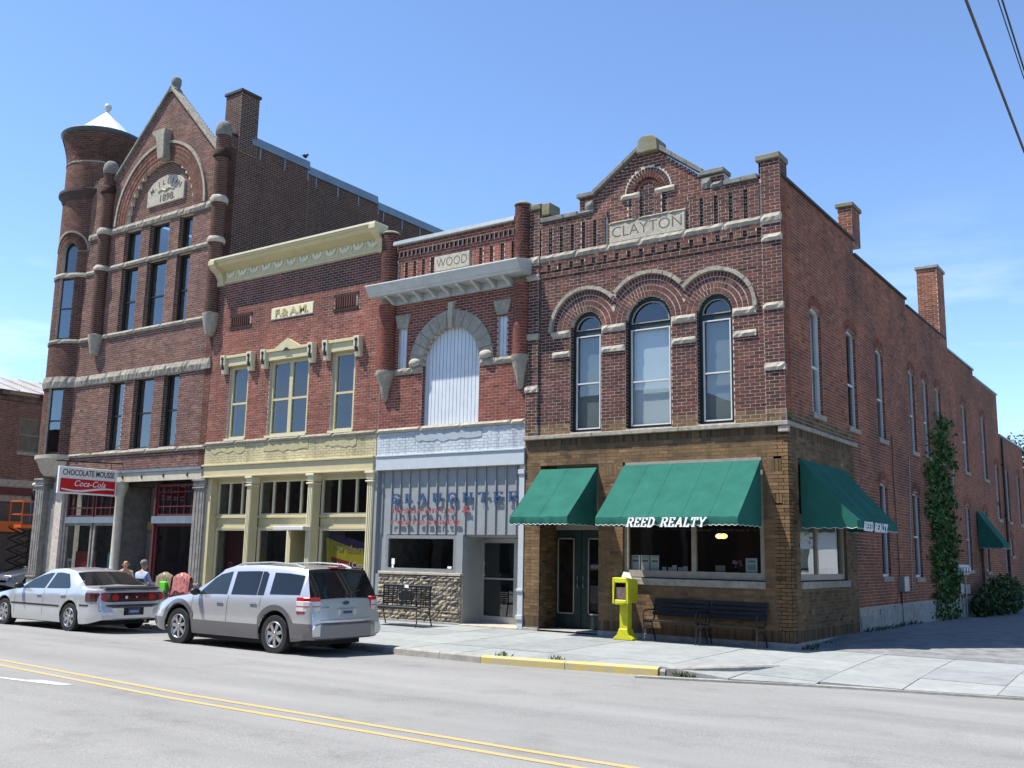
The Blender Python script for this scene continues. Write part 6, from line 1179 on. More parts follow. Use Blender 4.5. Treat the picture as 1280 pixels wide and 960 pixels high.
# ================================================================== cars
mat('tyre', (.018, .018, .019), .85, var=.2); mat('rim', (.55, .56, .57), .28, metal=.9, var=.05); mat('car_dark', (.012, .012, .013), .7); mat('chrome', (.7, .7, .7), .12, metal=1, var=.03); mat('black_trim', (.02, .02, .022), .45)
mat('lamp_red', (.42, .010, .012), .15, var=.1, coat=.6); mat('lamp_clear', (.62, .60, .60), .12, var=.1, coat=.6); mat('lamp_amber', (.55, .18, .03), .2); mat('plate_blue', (.03, .05, .13), .5, var=.1); mat('plate_white', (.30, .33, .38), .5, var=.1)
def tint(name, c): m = mat(name, c, .03, var=.12, scale=2, spec=.45); return m
tint('tint_dark', (.012, .015, .017)); tint('tint_grey', (.022, .032, .034))
def paint(name, c, rough=.3): return mat(name, c, rough, metal=.6, var=.03, scale=1.5, coat=1.)
paint('silver', (.56, .555, .55)); paint('silver_white', (.62, .635, .65)); paint('blue_grey', (.15, .19, .25)); paint('cladding', (.155, .150, .155), .45)
class Car:
    def __init__(s, name, label, loc, rz, L_, W, top, belt, wheels, zc, r, ra, body, sill=.21, roofw=.70, group=None, glassm='tint_dark', greenhouse=None):
        s.rt = .12; s.o = thing(name, label, 'car', loc, group, local=True); s.o.rotation_euler = (0, 0, rz); s.o.scale = (.95, .95, .95)
        s.L, s.W, s.top, s.belt, s.wh, s.zc, s.r, s.ra, s.body, s.sill, s.roofw, s.gm, s.gh = L_, W / 2, top, belt, wheels, zc, r, ra, body, sill, roofw, glassm, greenhouse
    def zb(s, x, extra=0):
        z = s.sill + .10 * max(0, 1 - x / .5) ** 2 + .12 * max(0, 1 - (s.L - x) / .7) ** 2
        for w in s.wh:
            d = (s.ra + extra) ** 2 - (x - w) ** 2
            if d > 0: z = max(z, s.zc + math.sqrt(d))
        return z
    def hw(s, x):
        e = max(0, 1 - x / .75) ** 2.2 * .16 + max(0, 1 - (s.L - x) / .4) ** 2 * s.rt
        return s.W * (1 - e)
    def sec(s, x):
        zt, zl, w = interp(s.top, x), interp(s.belt, x), s.hw(x); zl = min(zl, zt - .03); zb = min(s.zb(x), zl - .1)
        g = max(0, min(1, (zt - zl - .05) / .45)); wr = (w - .08) * (1 - g) + s.roofw * g
        zm = max(.50, zb + .03)
        return [(w * .955, zb), (w * .99, zb + (zm - zb) * .5), (w, zm), (w * .992, min(zl - .06, max(zm + .02, zl - .16))), (w * .955, zl), (wr + .015, zl + (zt - zl) * .80 if g > .3 else zt - .035), (wr - .06, zl + (zt - zl) * .95 if g > .3 else zt - .012), (wr * .5, zt - .006), (0, zt + .012)]
    def side_y(s, x, z):
        P = s.sec(x)
        for (a, b), (c, d) in zip(P, P[1:]):
            if b <= z <= d: return a + (c - a) * ((z - b) / max(d - b, 1e-4))
        return P[0][0] if z < P[0][1] else P[-2][0]
    def shell(s, n=110):
        xs = sorted({*[s.L * i / n for i in range(n + 1)], *[x for x, _ in s.top], *[w + s.ra * math.cos(PI * k / 14) for w in s.wh for k in range(15)]}); vs = []; fs = []; m = None
        for x in xs:
            P = s.sec(x); row = [(x, -y, z) for y, z in P] + [(x, y, z) for y, z in P[-2::-1]]; m = len(row); vs += row
        for i in range(len(xs) - 1):
            for k in range(m - 1): fs.append((i * m + k, i * m + k + 1, (i + 1) * m + k + 1, (i + 1) * m + k))
        fs += [tuple(range(m)), tuple(range(len(vs) - 1, len(vs) - m - 1, -1))]
        b = MB().add(vs, fs).build('body', s.body, s.o, smooth=38); return b
    def patch(s, x0, x1, zl, zu, off, name, m, parent=None, sides=(-1, 1), nx=24, nz=5):
        out = []
        for sd_ in sides:
            vs = []; fs = []
            for i in range(nx + 1):
                x = x0 + (x1 - x0) * i / nx; a = zl(x) if callable(zl) else zl; b = zu(x) if callable(zu) else zu
                for j in range(nz + 1): z = a + (b - a) * j / nz; vs.append((x, sd_ * (s.side_y(x, z) + off), z))
            for i in range(nx):
                for j in range(nz): k = i * (nz + 1) + j; fs.append((k, k + 1, k + nz + 2, k + nz + 1))
            out.append(MB().add(vs, fs).build(name, m, parent or s.o, smooth=60))
        return out
    def cross(s, x0, x1, k, off, name, m, nx=10, inset=0.):
        """glass laid over the sloping windscreen or rear window"""
        vs = []; fs = []; ny = 8
        for i in range(nx + 1):
            x = x0 + (x1 - x0) * i / nx; P = s.sec(x); zt = interp(s.top, x); w = P[5][0] * k - inset
            dz = interp(s.top, x + .02) - interp(s.top, x - .02); nrm = Vector((-dz, .04)).normalized()
            for j in range(ny + 1):
                t = -1 + 2 * j / ny; z = zt + .012 - .03 * abs(t) ** 2.5; vs.append((x + nrm.x * off, t * w, z + nrm.y * off))
        for i in range(nx):
            for j in range(ny): a = i * (ny + 1) + j; fs.append((a, a + 1, a + ny + 2, a + ny + 1))
        return MB().add(vs, fs).build(name, m, s.o, smooth=60)
    def wheel(s, x, sd_, spokes, style):
        y0 = sd_ * (s.W - .015); wd = .215; r = s.r; mb = MB()
        prof = [(r * .60, 0), (r * .66, -.004), (r * .80, .004), (r * .955, -.0), (r, -.03), (r, -wd + .03), (r * .95, -wd), (r * .6, -wd)]
        mb.lathe([(a, y0 + sd_ * b) for a, b in prof], x, s.zc, 32, axis='y'); w = mb.build('wheel', 'tyre', s.o, smooth=35)
        mb = MB(); mb.lathe([(r * .60, y0 - sd_ * .004), (r * .63, y0 + sd_ * .004), (r * .665, y0 - sd_ * .006), (r * .58, y0 - sd_ * .05), (r * .56, y0 - sd_ * .15)], x, s.zc, 28, axis='y')
        mb.lathe([(.001, y0 + sd_ * .002), (r * .13, y0 + sd_ * .0), (r * .16, y0 - sd_ * .03)], x, s.zc, 14, axis='y')
        for k in range(spokes):
            a = 2 * PI * k / spokes + .3; ca, sa = math.cos(a), math.sin(a); w0, w1 = r * .085, r * (.10 if style == 1 else .15)
            P = [(r * .1, -w0), (r * .62, -w1), (r * .62, w1), (r * .1, w0)]
            vs = [(x + p * ca - q * sa, y0 - sd_ * d, s.zc + p * sa + q * ca) for d in (.012, .05) for p, q in P]; mb.add(vs, [(0, 1, 2, 3), (7, 6, 5, 4), (0, 4, 5, 1), (1, 5, 6, 2), (2, 6, 7, 3), (3, 7, 4, 0)])
        mb.build('rim', 'rim', w, smooth=30)
        mb = MB(); mb.lathe([(.001, y0 - sd_ * .09), (r * .58, y0 - sd_ * .09)], x, s.zc, 20, axis='y'); mb.build('brake', 'car_dark', w)
        mb = MB(); mb.lathe([(s.ra - .004, sd_ * (s.hw(x) - .012)), (s.ra - .004, sd_ * .45), (.001, sd_ * .45)], x, s.zc, 24, 0, PI, axis='y'); mb.build('wheel_well', 'car_dark', s.o)
    def common(s):
        s.b = s.shell(); MB().box(.5, s.L - .45, -s.W + .16, s.W - .16, .17, .46).build('underbody', 'car_dark', s.o)
    def seam(s, x, z0, z1, lean=0.): s.patch(x - .004, x + .004, z0, z1, .002, 'door_seam', 'car_dark', s.b, sides=(-1, 1), nx=1, nz=8)
    def handle(s, x, z, m):
        for sd_ in (-1, 1): y = s.side_y(x, z); MB().box(x - .10, x + .10, sd_ * (y + .022) - .012, sd_ * (y + .022) + .012, z - .016, z + .016).build('door_handle', m, s.b, bevel=.008)
    def mirror(s, x, z, m):
        for sd_ in (-1, 1): y = s.side_y(x, z); MB().ball((x, sd_ * (y + .12), z + .06), .07, .12, .075, 12, 8).build('mirror', m, s.o, smooth=60)
# ---- silver people carrier
S = Car('parked_car', 'silver estate-style sport wagon with grey lower cladding parked at the kerb', (-10.79, -5.58, -.172), 0, 4.84, 1.88,
        [(0, .60), (.04, .74), (.14, .84), (.5, .945), (1.1, 1.025), (1.28, 1.06), (2.02, 1.55), (2.35, 1.635), (3.1, 1.665), (4.0, 1.645), (4.40, 1.60), (4.48, 1.57), (4.70, 1.06), (4.73, 1.0), (4.785, .74), (4.80, .62), (4.84, .60)],
        [(0, .70), (.5, .86), (1.2, .985), (2, 1.02), (4.6, 1.07), (4.98, 1.07)], (.96, 3.82), .365, .365, .435, 'silver', sill=.26, roofw=.735)
S.rt = .045; S.common()
zw = lambda x: interp(S.top, x)
def wu(x): return interp(S.belt, x) + (interp(S.top, x) - interp(S.belt, x)) * .765
def wl(x): return interp(S.belt, x) + .025
S.patch(1.48, 2.38, wl, lambda x: max(wl(x) + .005, min(wu(x), wl(x) + (x - 1.48) * .80)), .004, 'front_door_glass', 'tint_grey', S.b); S.patch(2.50, 3.24, wl, wu, .004, 'rear_door_glass', 'tint_dark', S.b); S.patch(3.26, 3.44, wl, lambda x: wu(x) - max(0, x - 3.36) * .5, .004, 'quarter_glass', 'tint_dark', S.b); S.patch(3.60, 4.42, lambda x: wl(x) + .02, lambda x: wu(x) - .01, .004, 'cargo_glass', 'tint_dark', S.b)
S.cross(1.36, 1.98, .93, .004, 'windscreen', 'tint_grey'); S.cross(4.455, 4.71, 1.02, .006, 'rear_window', 'tint_dark')
cz = lambda x: max(.53, S.zb(x, .115))
S.patch(.0, .52, S.zb, lambda x: max(.53, S.zb(x, .115)), .010, 'lower_cladding', 'cladding', S.b, nx=30); S.patch(.52, 1.42, S.zb, cz, .012, 'wheel_arch_trim', 'cladding', S.b, nx=50); S.patch(1.42, 3.36, S.zb, .53, .010, 'lower_cladding', 'cladding', S.b); S.patch(3.36, 4.30, S.zb, cz, .012, 'wheel_arch_trim', 'cladding', S.b, nx=50); S.patch(4.30, 4.80, S.zb, .60, .012, 'rear_bumper_cladding', 'cladding', S.b)
mb = MB(); mb.prism([(4.25, -.95), (4.60, -.935), (4.80, -.84), (4.90, -.55), (4.91, 0), (4.90, .55), (4.80, .84), (4.60, .935), (4.25, .95)], 'z', .31, .605); mb.build('rear_bumper', 'cladding', S.o, bevel=.03); mb = MB(); mb.prism([(4.46, -.93), (4.66, -.87), (4.80, -.70), (4.86, -.4), (4.86, .4), (4.80, .70), (4.66, .87), (4.46, .93)], 'z', .606, .67); mb.build('bumper_step', 'silver', S.o, bevel=.012)
for sd_ in (-1, 1):
    P = [(4.40, .95), (4.58, .94), (4.70, .895), (4.765, .78), (4.77, .68), (4.60, .62), (4.40, .8)]; l = MB().prism([(x, sd_ * y) for x, y in P], 'z', .78, 1.075).build('tail_lamp', 'lamp_red', S.o, bevel=.012); MB().prism([(x + .007, sd_ * (y + .006)) for x, y in P], 'z', .82, 1.005).build('clear_lens', 'lamp_clear', l, bevel=.006); MB().prism([(x + .011, sd_ * (y + .009)) for x, y in P], 'z', .905, .92).build('lens_divider', 'lamp_red', l)
    MB().tube([(2.25, sd_ * .63, 1.575), (2.5, sd_ * .62, 1.655), (3.3, sd_ * .61, 1.690), (4.0, sd_ * .61, 1.668), (4.25, sd_ * .62, 1.60)], .016, 6).build('roof_rail', 'galv', S.o)
    MB().prism([(.02, sd_ * .55), (.16, sd_ * .78), (.42, sd_ * .86), (.30, sd_ * .6)], 'z', .70, .80).build('headlamp', 'lamp_clear', S.o, bevel=.01)
MB().box(4.75, 4.795, -.24, .26, .72, .87).build('plate_recess', 'silver', S.o, bevel=.02); pl = MB().box(4.795, 4.802, -.16, .16, .735, .85).build('number_plate', 'plate_white', S.o); MB().box(4.802, 4.804, -.12, .12, .77, .82).build('plate_marks', 'plate_blue', pl)
MB().ball((4.752, 0, .965), .014, .09, .04, 16, 8).build('oval_badge', 'plate_blue', S.o, smooth=60); MB().box(4.765, 4.775, -.62, -.46, .88, .905).build('badge_letters', 'chrome', S.o)
MB().box(4.42, 4.49, -.22, .22, 1.60, 1.625).build('brake_light', 'lamp_red', S.o, bevel=.008); MB().tube([(4.70, .05, 1.10), (4.66, .45, 1.19)], .012, 5).build('wiper', 'car_dark', S.o); MB().tube([(4.75, -.45, .36), (4.88, -.45, .34)], .035, 10).build('exhaust', 'galv', S.o)
for x in (1.36, 2.44, 3.38): S.seam(x, .40 if x < 3 else .85, interp(S.belt, x))
S.handle(2.22, .90, 'chrome'); S.handle(3.20, .92, 'chrome'); S.mirror(1.55, 1.02, 'black_trim')
for x in S.wh:
    for sd_ in (-1, 1): S.wheel(x, sd_, 7, 1)
# ---- sedans
def sedan(label, loc, rz, paintm, detail=True):
    E_ = Car('parked_car', label, loc, rz, 4.92, 1.84, [(0, .50), (.05, .62), (.2, .72), (.8, .835), (1.38, .925), (1.5, .96), (2.22, 1.33), (2.5, 1.405), (2.95, 1.43), (3.4, 1.385), (3.55, 1.345), (4.22, 1.04), (4.28, 1.025), (4.68, 1.005), (4.80, .985), (4.84, .93), (4.87, .64), (4.92, .52)],
             [(0, .60), (.6, .76), (1.4, .89), (3, .93), (4.2, .965), (5.06, .95)], (.99, 3.80), .325, .325, .375, paintm, sill=.20, roofw=.60, glassm='tint_grey'); E_.common(); c = E_
    wl_ = lambda x: interp(c.belt, x) + .02
    def wu_(x): return interp(c.belt, x) + (interp(c.top, x) - interp(c.belt, x)) * .76
    c.patch(1.66, 2.66, wl_, lambda x: max(wl_(x) + .004, min(wu_(x), wl_(x) + (x - 1.66) * .72)), .004, 'front_door_glass', 'tint_grey', c.b); c.patch(2.74, 3.68, wl_, lambda x: max(wl_(x) + .004, min(wu_(x), wl_(x) + (3.74 - x) * .75)), .004, 'rear_door_glass', 'tint_grey', c.b)
    c.cross(1.58, 2.18, .92, .004, 'windscreen', 'tint_grey'); c.cross(3.58, 4.19, .93, .005, 'rear_window', 'tint_dark')
    c.patch(1.35, 3.40, .545, .585, .010, 'side_moulding', 'black_trim', c.b, nz=1); c.patch(4.20, 4.5, .60, .635, .010, 'bumper_strip', 'black_trim', c.b, nz=1)
    mb = MB(); mb.prism([(4.45, -.925), (4.66, -.89), (4.84, -.74), (4.94, -.45), (4.94, .45), (4.84, .74), (4.66, .89), (4.45, .925)], 'z', .30, .60); mb.build('rear_bumper', paintm, c.o, bevel=.035); MB().prism([(4.50, -.93), (4.68, -.89), (4.85, -.74), (4.948, -.45), (4.948, .45), (4.85, .74), (4.68, .89), (4.50, .93)], 'z', .605, .64).build('bumper_strip', 'black_trim', c.o)
    lb = MB().prism([(4.42, -.935), (4.62, -.928), (4.78, -.885), (4.85, -.80), (4.885, -.6), (4.89, 0), (4.885, .6), (4.85, .80), (4.78, .885), (4.62, .928), (4.42, .935)], 'z', .70, .905).build('tail_panel', mat('lamp_dark', (.06, .008, .01), .12, coat=.6), c.o, bevel=.02)
    for y in (-.72, -.47, .47, .72): mb = MB(); mb.lathe([(.001, .0), (.075, .0), (.085, .012), (.085, -.02)], 0, 0, 16); mb.v = [((4.889 if abs(y) < .6 else 4.868) + z, y + x, .80 + yy * .9) for x, yy, z in mb.v]; mb.build('round_lamp', 'lamp_red', lb, smooth=40)
    for y in (-.17, .08): mb = MB(); mb.lathe([(.001, .002), (.05, 0), (.05, -.02)], 0, 0, 12); mb.v = [(4.888 + z, y + x, .80 + yy) for x, yy, z in mb.v]; mb.build('reverse_lamp', 'lamp_clear', lb)
    MB().box(4.93, 4.948, -.26, .26, .40, .57).build('plate_recess', 'car_dark', c.o, bevel=.01); pl = MB().box(4.949, 4.954, -.155, .155, .41, .56).build('number_plate', 'plate_blue', c.o); MB().box(4.954, 4.956, -.12, .12, .46, .51).build('plate_marks', 'plate_white', pl)
    mb = MB(); mb.prism([(4.58, 1.0), (4.86, .985), (4.87, 1.01), (4.62, 1.04)], 'y', -.70, .70); mb.build('spoiler', 'black_trim' if detail else paintm, c.o, bevel=.008)
    for sd_ in (-1, 1): MB().prism([(.03, sd_ * .5), (.18, sd_ * .76), (.42, sd_ * .83), (.3, sd_ * .55)], 'z', .60, .70).build('headlamp', 'lamp_clear', c.o, bevel=.01)
    for x in (1.48, 2.70, 3.62): c.seam(x, .32 if x < 3 else .75, interp(c.belt, x))
    c.handle(2.52, .80, paintm); c.handle(3.52, .82, paintm); c.mirror(1.75, .92, 'black_trim'); MB().tube([(4.8, .35, .28), (4.9, .35, .26)], .03, 8).build('exhaust', 'galv', c.o)
    for x in c.wh:
        for sd_ in (-1, 1): c.wheel(x, sd_, 6, 2)
    return c
sedan('pale silver saloon car with a dark red tail light panel, parked ahead', (-17.40, -5.50, -.172), 0, 'silver_white')
sedan('blue-grey car on the side street at the far left', (-33.2, 2.3, -.196), PI / 2, 'blue_grey', False)
# ================================================================== people and the things around them
mat('skin_a', (.48, .26, .19), .6, var=.08); mat('skin_b', (.44, .27, .20), .6, var=.08); mat('hair_grey', (.22, .21, .20), .8, var=.3, scale=30); mat('hair_dark', (.04, .03, .025), .8, var=.3, scale=30)
mat('shirt_blue', (.36, .44, .62), .85, var=.12, scale=8); mat('shirt_tan', (.40, .33, .24), .85, var=.15, scale=8); mat('jeans', (.05, .07, .13), .9, var=.2); mat('jacket_black', (.02, .02, .024), .8, var=.2); mat('shoe', (.02, .018, .016), .6); mat('cap_white', (.62, .62, .62), .7)
mat('eye', (.02, .015, .012), .3); mat('coat_olive', (.24, .20, .11), .9, var=.2, scale=12); mat('coat_red', (.30, .045, .05), .9, var=.3, scale=9, col2=(.42, .22, .20)); mat('vest_green', (.10, .55, .02), .7, var=.1); mat('cloth_multi', (.55, .55, .50), .9, var=.1, scale=6, col2=(.10, .38, .60)); mat('lift_orange', (.62, .12, .015), .45, var=.08)
def skin_mesh(J, E):
    """J: name -> (pos, radius or (rx, ry)); one continuous skin-modifier surface rooted at the pelvis"""
    me = bpy.data.meshes.new('body'); names = list(J); me.from_pydata([J[n][0] for n in names], [(names.index(a), names.index(b)) for a, b in E], [])
    bm = bmesh.new(); bm.from_mesh(me); ly = bm.verts.layers.skin.verify(); bm.verts.ensure_lookup_table()
    for i, n in enumerate(names): r = J[n][1]; bm.verts[i][ly].radius = r if isinstance(r, tuple) else (r, r); bm.verts[i][ly].use_root = n == 'pelvis'
    bm.to_mesh(me); bm.free(); o = bpy.data.objects.new('tmp', me); COL.objects.link(o); o.modifiers.new('s', 'SKIN'); ss = o.modifiers.new('u', 'SUBSURF'); ss.levels = 2; ss.render_levels = 2
    bpy.context.view_layer.update(); out = bpy.data.meshes.new_from_object(o.evaluated_get(bpy.context.evaluated_depsgraph_get())); bpy.data.objects.remove(o); return out
EDG = [('pelvis', 'spine'), ('spine', 'chest'), ('chest', 'neck'), ('neck', 'jaw'), ('jaw', 'brow'), ('brow', 'crown')] + [(a + s, b + s) for s in 'lr' for a, b in (('shoulder', 'elbow'), ('elbow', 'wrist'), ('wrist', 'palm'), ('hip', 'knee'), ('knee', 'ankle'), ('ankle', 'toe'))] + [('chest', 'shoulderl'), ('chest', 'shoulderr'), ('pelvis', 'hipl'), ('pelvis', 'hipr')]
def person(label, loc, rz, J, mats, hair, group=None, cap=None):
    """mats: (skin, top, trousers, shoes); J given for a figure facing -y"""
    o = thing('person', label, 'person', loc, group, local=True); o.rotation_euler = (0, 0, rz); me = skin_mesh(J, EDG)
    for m in mats: me.materials.append(MATS[m])
    P = {n: Vector(J[n][0]) for n in J}; zone = {'jaw': 0, 'brow': 0, 'crown': 0, 'neck': 0, 'palml': 0, 'palmr': 0, 'wristl': 1, 'wristr': 1, 'hipl': 2, 'hipr': 2, 'kneel': 2, 'kneer': 2, 'anklel': 2, 'ankler': 2, 'toel': 3, 'toer': 3, 'pelvis': 2}
    for f in me.polygons: n = min(P, key=lambda k: (P[k] - f.center).length); f.material_index = zone.get(n, 1)
    me.shade_smooth(); b = link('body', me, None, o)
    for s in 'lr':                                                   # five separate, slightly curled fingers per hand
        w, p = P['wrist' + s], P['palm' + s]; d = (p - w).normalized(); side = d.cross(Vector((0, 0, 1)));
        if side.length < .1: side = Vector((1, 0, 0))
        side.normalize(); dn = Vector((0, 0, -1)) if abs(d.z) < .8 else Vector((0, -1, 0))
        for k in range(5):
            base = p + side * (.028 - .018 * k) if k < 4 else p - d * .03 + side * (.036 if s == 'l' else -.036); l = (.055, .065, .07, .06, .045)[k]; dd = d if k < 4 else (d + side * (.8 if s == 'l' else -.8)).normalized()
            MB().tube([tuple(base), tuple(base + dd * l * .6 + dn * .006), tuple(base + dd * l + dn * .03)], [.010, .009, .006], 6).build('finger', mats[0], b)
    br_, jw = P['brow'], P['jaw']; fwd = Vector((0, -1, 0)); hd = (br_ - jw).normalized()
    MB().ball(tuple(br_ * .55 + jw * .45 + fwd * .105), .013, .022, .022, 8, 6).build('nose', mats[0], b, smooth=60)
    for sx in (-.032, .032): MB().ball(tuple(br_ * .8 + jw * .2 + fwd * .088 + Vector((sx, 0, 0))), .011, .008, .008, 8, 5).build('eye', 'eye', b); MB().ball(tuple(br_ * .6 + jw * .4 + Vector((sx * 2.9, .01, 0))), .012, .025, .032, 8, 6).build('ear', mats[0], b)
    MB().box(jw.x - .024, jw.x + .024, jw.y - .088, jw.y - .078, jw.z + .012, jw.z + .019).build('mouth', 'coat_red', b)
    if hair:
        mb = MB(); c = P['crown'] * .45 + br_ * .55 + Vector((0, .022, .012)); mb.ball(tuple(c), .098, .108, .098, 14, 10); mb.v = [v for v in mb.v]; keep = [f for f in mb.f if sum(mb.v[i][2] for i in f) / 4 > c.z - .06 and (sum(mb.v[i][1] for i in f) / 4 > c.y - .06 or sum(mb.v[i][2] for i in f) / 4 > c.z + .035)]; mb.f = keep; mb.build('hair', hair, b, smooth=60)
    if cap:
        c = P['crown'] * .4 + br_ * .6; mb = MB(); mb.lathe([(.115, c.z + .0), (.118, c.z + .03), (.10, c.z + .085), (.06, c.z + .115), (.001, c.z + .125)], c.x, c.y + .01, 18); mb.prism([(c.x - .09, c.y - .08), (c.x + .09, c.y - .08), (c.x + .06, c.y - .19), (c.x - .06, c.y - .19)], 'z', c.z + .0, c.z + .012); mb.build('cap', cap, b, smooth=50)
    return o
def seated(lean=0., arms=0.):
    J = {'pelvis': ((0, .05, .50), (.16, .13)), 'spine': ((0, .08 + lean * .3, .70), (.145, .105)), 'chest': ((0, .07 + lean, .92), (.165, .11)), 'neck': ((0, .04 + lean * 1.2, 1.06), .052), 'jaw': ((0, .0 + lean * 1.3, 1.13), (.062, .07)), 'brow': ((0, .0 + lean * 1.3, 1.22), (.075, .09)), 'crown': ((0, .02 + lean * 1.3, 1.30), (.06, .07))}
    for s, k in (('l', -1), ('r', 1)): J.update({'shoulder' + s: ((k * .185, .07 + lean, .98), .06), 'elbow' + s: ((k * .25, -.02 + lean, .74), .046), 'wrist' + s: ((k * .16, -.26 + lean, .70), .032), 'palm' + s: ((k * .13, -.34 + lean, .70), .036), 'hip' + s: ((k * .10, -.02, .48), .09), 'knee' + s: ((k * .13, -.44, .50), .066), 'ankle' + s: ((k * .13, -.42, .10), .045), 'toe' + s: ((k * .13, -.56, .04), .04)})
    return J
def standing():
    J = {'pelvis': ((0, 0, .96), (.15, .115)), 'spine': ((0, .01, 1.14), (.14, .10)), 'chest': ((0, .0, 1.36), (.17, .115)), 'neck': ((0, -.01, 1.51), .054), 'jaw': ((0, -.03, 1.57), (.062, .07)), 'brow': ((0, -.02, 1.66), (.075, .09)), 'crown': ((0, .0, 1.74), (.06, .07))}
    for s, k in (('l', -1), ('r', 1)): J.update({'shoulder' + s: ((k * .19, 0, 1.43), .062), 'elbow' + s: ((k * .25, -.10, 1.17), .046), 'wrist' + s: ((k * .20, -.34, 1.14), .032), 'palm' + s: ((k * .18, -.42, 1.14), .036), 'hip' + s: ((k * .10, 0, .92), .092), 'knee' + s: ((k * .12, -.02, .50), .066), 'ankle' + s: ((k * .13, .02, .09), .046), 'toe' + s: ((k * .15, -.13, .04), .042)})
    return J
def chair(label, loc, rz):
    o = thing('folding_chair', label, 'chair', loc, 'chairs on the pavement by the turret building', local=True); o.rotation_euler = (0, 0, rz)
    MB().box(-.22, .22, -.22, .20, .42, .445).build('seat', 'metal_black', o, bevel=.01); MB().box(-.22, .22, .21, .235, .60, .86).build('backrest', 'metal_black', o, bevel=.01)
    for x in (-.21, .21): MB().tube([(x, -.24, 0), (x, .0, .43), (x, .22, .86)], .012, 6).build('leg', 'galv', o); MB().tube([(x, .26, 0), (x, -.12, .43)], .012, 6).build('leg', 'galv', o)
YP = -1.75; zp = zpav(-18, YP)
pA, pB, pC, pD = (at_y(x, 720, YP + dy).x for x, dy in ((156, .2), (180, -.25), (206, -.45), (228, -.45)))
person('person with a flushed face in a tan top sitting beside the shop entrance', (pA, YP + .2, zp), 1.1, seated(-.02), ('skin_a', 'shirt_tan', 'jeans', 'shoe'), None); chair('chair under the person in the tan top', (pA, YP + .2, zp), 1.1)
person('person in a pale blue shirt with grey hair, back turned to the street', (pB, YP - .25, zp), PI + .15, seated(.0), ('skin_b', 'shirt_blue', 'jeans', 'shoe'), 'hair_grey'); chair('chair under the person in the pale blue shirt', (pB, YP - .25, zp), PI + .15)
def draped(label, x, y, m, z, w, extra=None):
    c = thing('folding_chair', 'chair hidden under the ' + label.split(' draped')[0], 'chair', (x, y, z), 'chairs on the pavement by the turret building', local=True); c.rotation_euler = (0, 0, PI); MB().box(-.22, .22, -.22, .20, .42, .445).build('seat', 'metal_black', c, bevel=.01); MB().box(-.22, .22, .21, .235, .60, .98).build('backrest', 'metal_black', c, bevel=.01)
    for xx in (-.21, .21): MB().tube([(xx, -.24, 0), (xx, .0, .43), (xx, .22, .96)], .012, 6).build('leg', 'galv', c); MB().tube([(xx, .26, 0), (xx, -.12, .43)], .012, 6).build('leg', 'galv', c)
    J = thing('draped_coat', label, 'coat', (x, y, z), 'coats over the chair backs', local=True); vs = []; fs = []; nx, ny = 16, 12
    for j in range(ny + 1):
        t = j / ny * 2 - 1
        for i in range(nx + 1):
            s = i / nx * 2 - 1; drop = abs(t); yy = -.225 + math.copysign(min(.05, drop * .4) + .06 * drop, t) + .018 * math.sin(s * 9 + t * 3); zz = 1.06 - .10 * s * s - .52 * max(0, drop - .08) - .03 * math.sin(s * 6 + 1) * drop; vs.append((s * w * (1 + .12 * drop), yy, zz))
    for j in range(ny):
        for i in range(nx): a = j * (nx + 1) + i; fs.append((a, a + 1, a + nx + 2, a + nx + 1))
    MB().add(vs, fs).build('cloth', m, J, smooth=180); MB().ball((.10, -.34, .98), .05, .02, .05, 10, 6).build('white_tag', 'cap_white', J)
    if extra: MB().box(-.02, .26, -.40, -.33, .55, .82).build('vest', extra, J, bevel=.03)
draped('olive brown coat draped over a chair back with a bright green vest', pC, YP - .2, 'coat_olive', zp, .30, 'vest_green'); draped('red plaid coat draped over a chair back beside the pilaster', pD, YP - .2, 'coat_red', zp, .32)
tb = thing('folding_table', 'low black folding table on the pavement behind the parked saloon', 'table', (pC - .6, YP - .9, zp), local=True); MB().box(-1.3, 1.0, -.3, .3, .50, .54).build('table_top', 'metal_black', tb, bevel=.006)
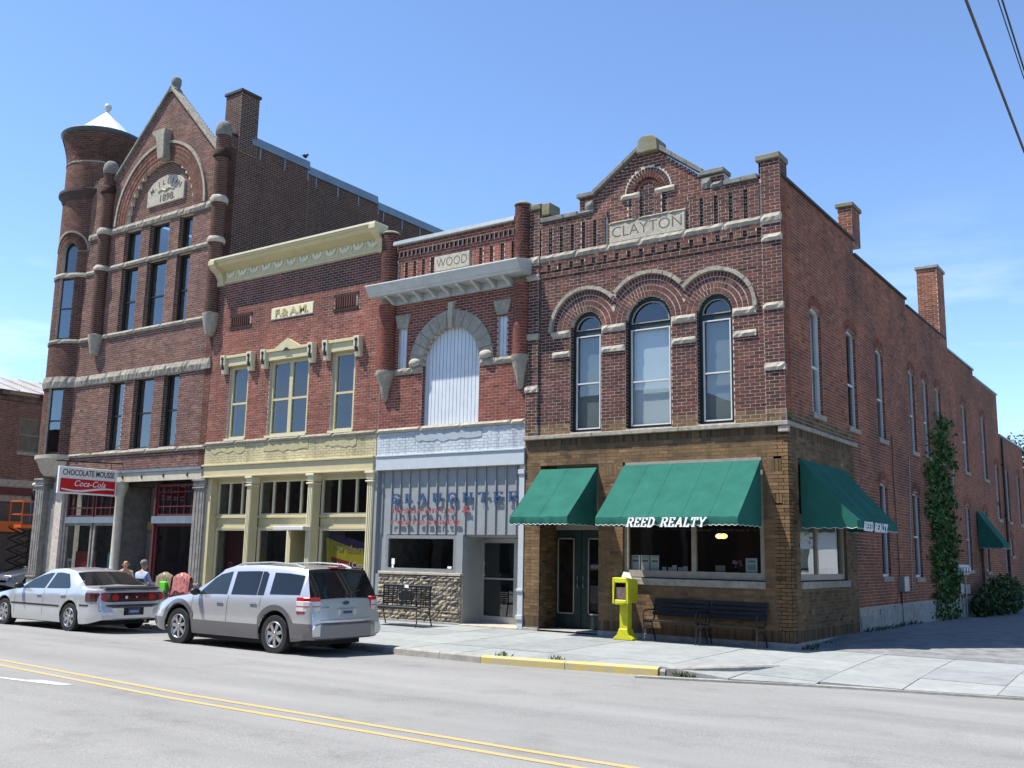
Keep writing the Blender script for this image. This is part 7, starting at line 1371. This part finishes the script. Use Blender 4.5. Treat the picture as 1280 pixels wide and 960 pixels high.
for x in (-1.2, .9):
    for y in (-.25, .25): MB().tube([(x, y, 0), (x, y, .50)], .014, 6).build('leg', 'galv', tb)
cb = thing('cloth_bundle', 'bundle of white and turquoise cloth lying on the low table', 'cloth', (pC - 1.1, YP - .9, zp + .54)); mb = MB()
for k in range(7): mb.ball((pC - 1.6 + .14 * k, YP - .9 + random.uniform(-.1, .1), zp + .62 + random.uniform(-.02, .03)), .14, .13, .07, 10, 6)
mb.build('fold', 'cloth_multi', cb, smooth=60, jitter=.01)
# orange lift with a worker
LX, LY = -35.0, 4.33; lf = thing('scissor_lift', 'orange work platform lift beside the turret in the side street', 'lift', (LX, LY, -.06)); MB().box(LX - .5, LX + .5, LY - .6, LY + .6, .12, .55).build('chassis', 'lift_orange', lf, bevel=.02)
for sx in (-1, 1):
    for sy in (-1, 1): mb = MB(); mb.lathe([(.001, -.06), (.2, -.06), (.2, .06), (.001, .06)], 0, 0, 16); mb.v = [(LX + sx * .48 + z, LY + sy * .5 + x, .14 + y) for x, y, z in mb.v]; mb.build('wheel', 'tyre', lf)
for k in range(4):
    z0 = .55 + k * .46
    for a, b in ((-.6, .6), (.6, -.6)):
        for x in (-.35, .35): MB().tube([(LX + x, LY + a, z0), (LX + x, LY + b, z0 + .46)], .035, 5).build('scissor_arm', 'metal_black', lf)
MB().box(LX - .5, LX + .5, LY - .55, LY + .55, 2.38, 2.52).build('platform', 'lift_orange', lf)
for z in (2.95, 3.5): MB().tube([(LX - .48, LY - .53, z), (LX + .48, LY - .53, z), (LX + .48, LY + .53, z), (LX - .48, LY + .53, z), (LX - .48, LY - .53, z)], .025, 6).build('guard_rail', 'lift_orange', lf)
for x in (-.48, .48):
    for y in (-.53, 0, .53): MB().tube([(LX + x, LY + y, 2.5), (LX + x, LY + y, 3.5)], .025, 6).build('rail_post', 'lift_orange', lf)
person('worker in a black jacket and white cap standing on the orange lift', (LX + .1, LY + .12, 2.52), 2.4, standing(), ('skin_b', 'jacket_black', 'jeans', 'shoe'), None, cap='cap_white')
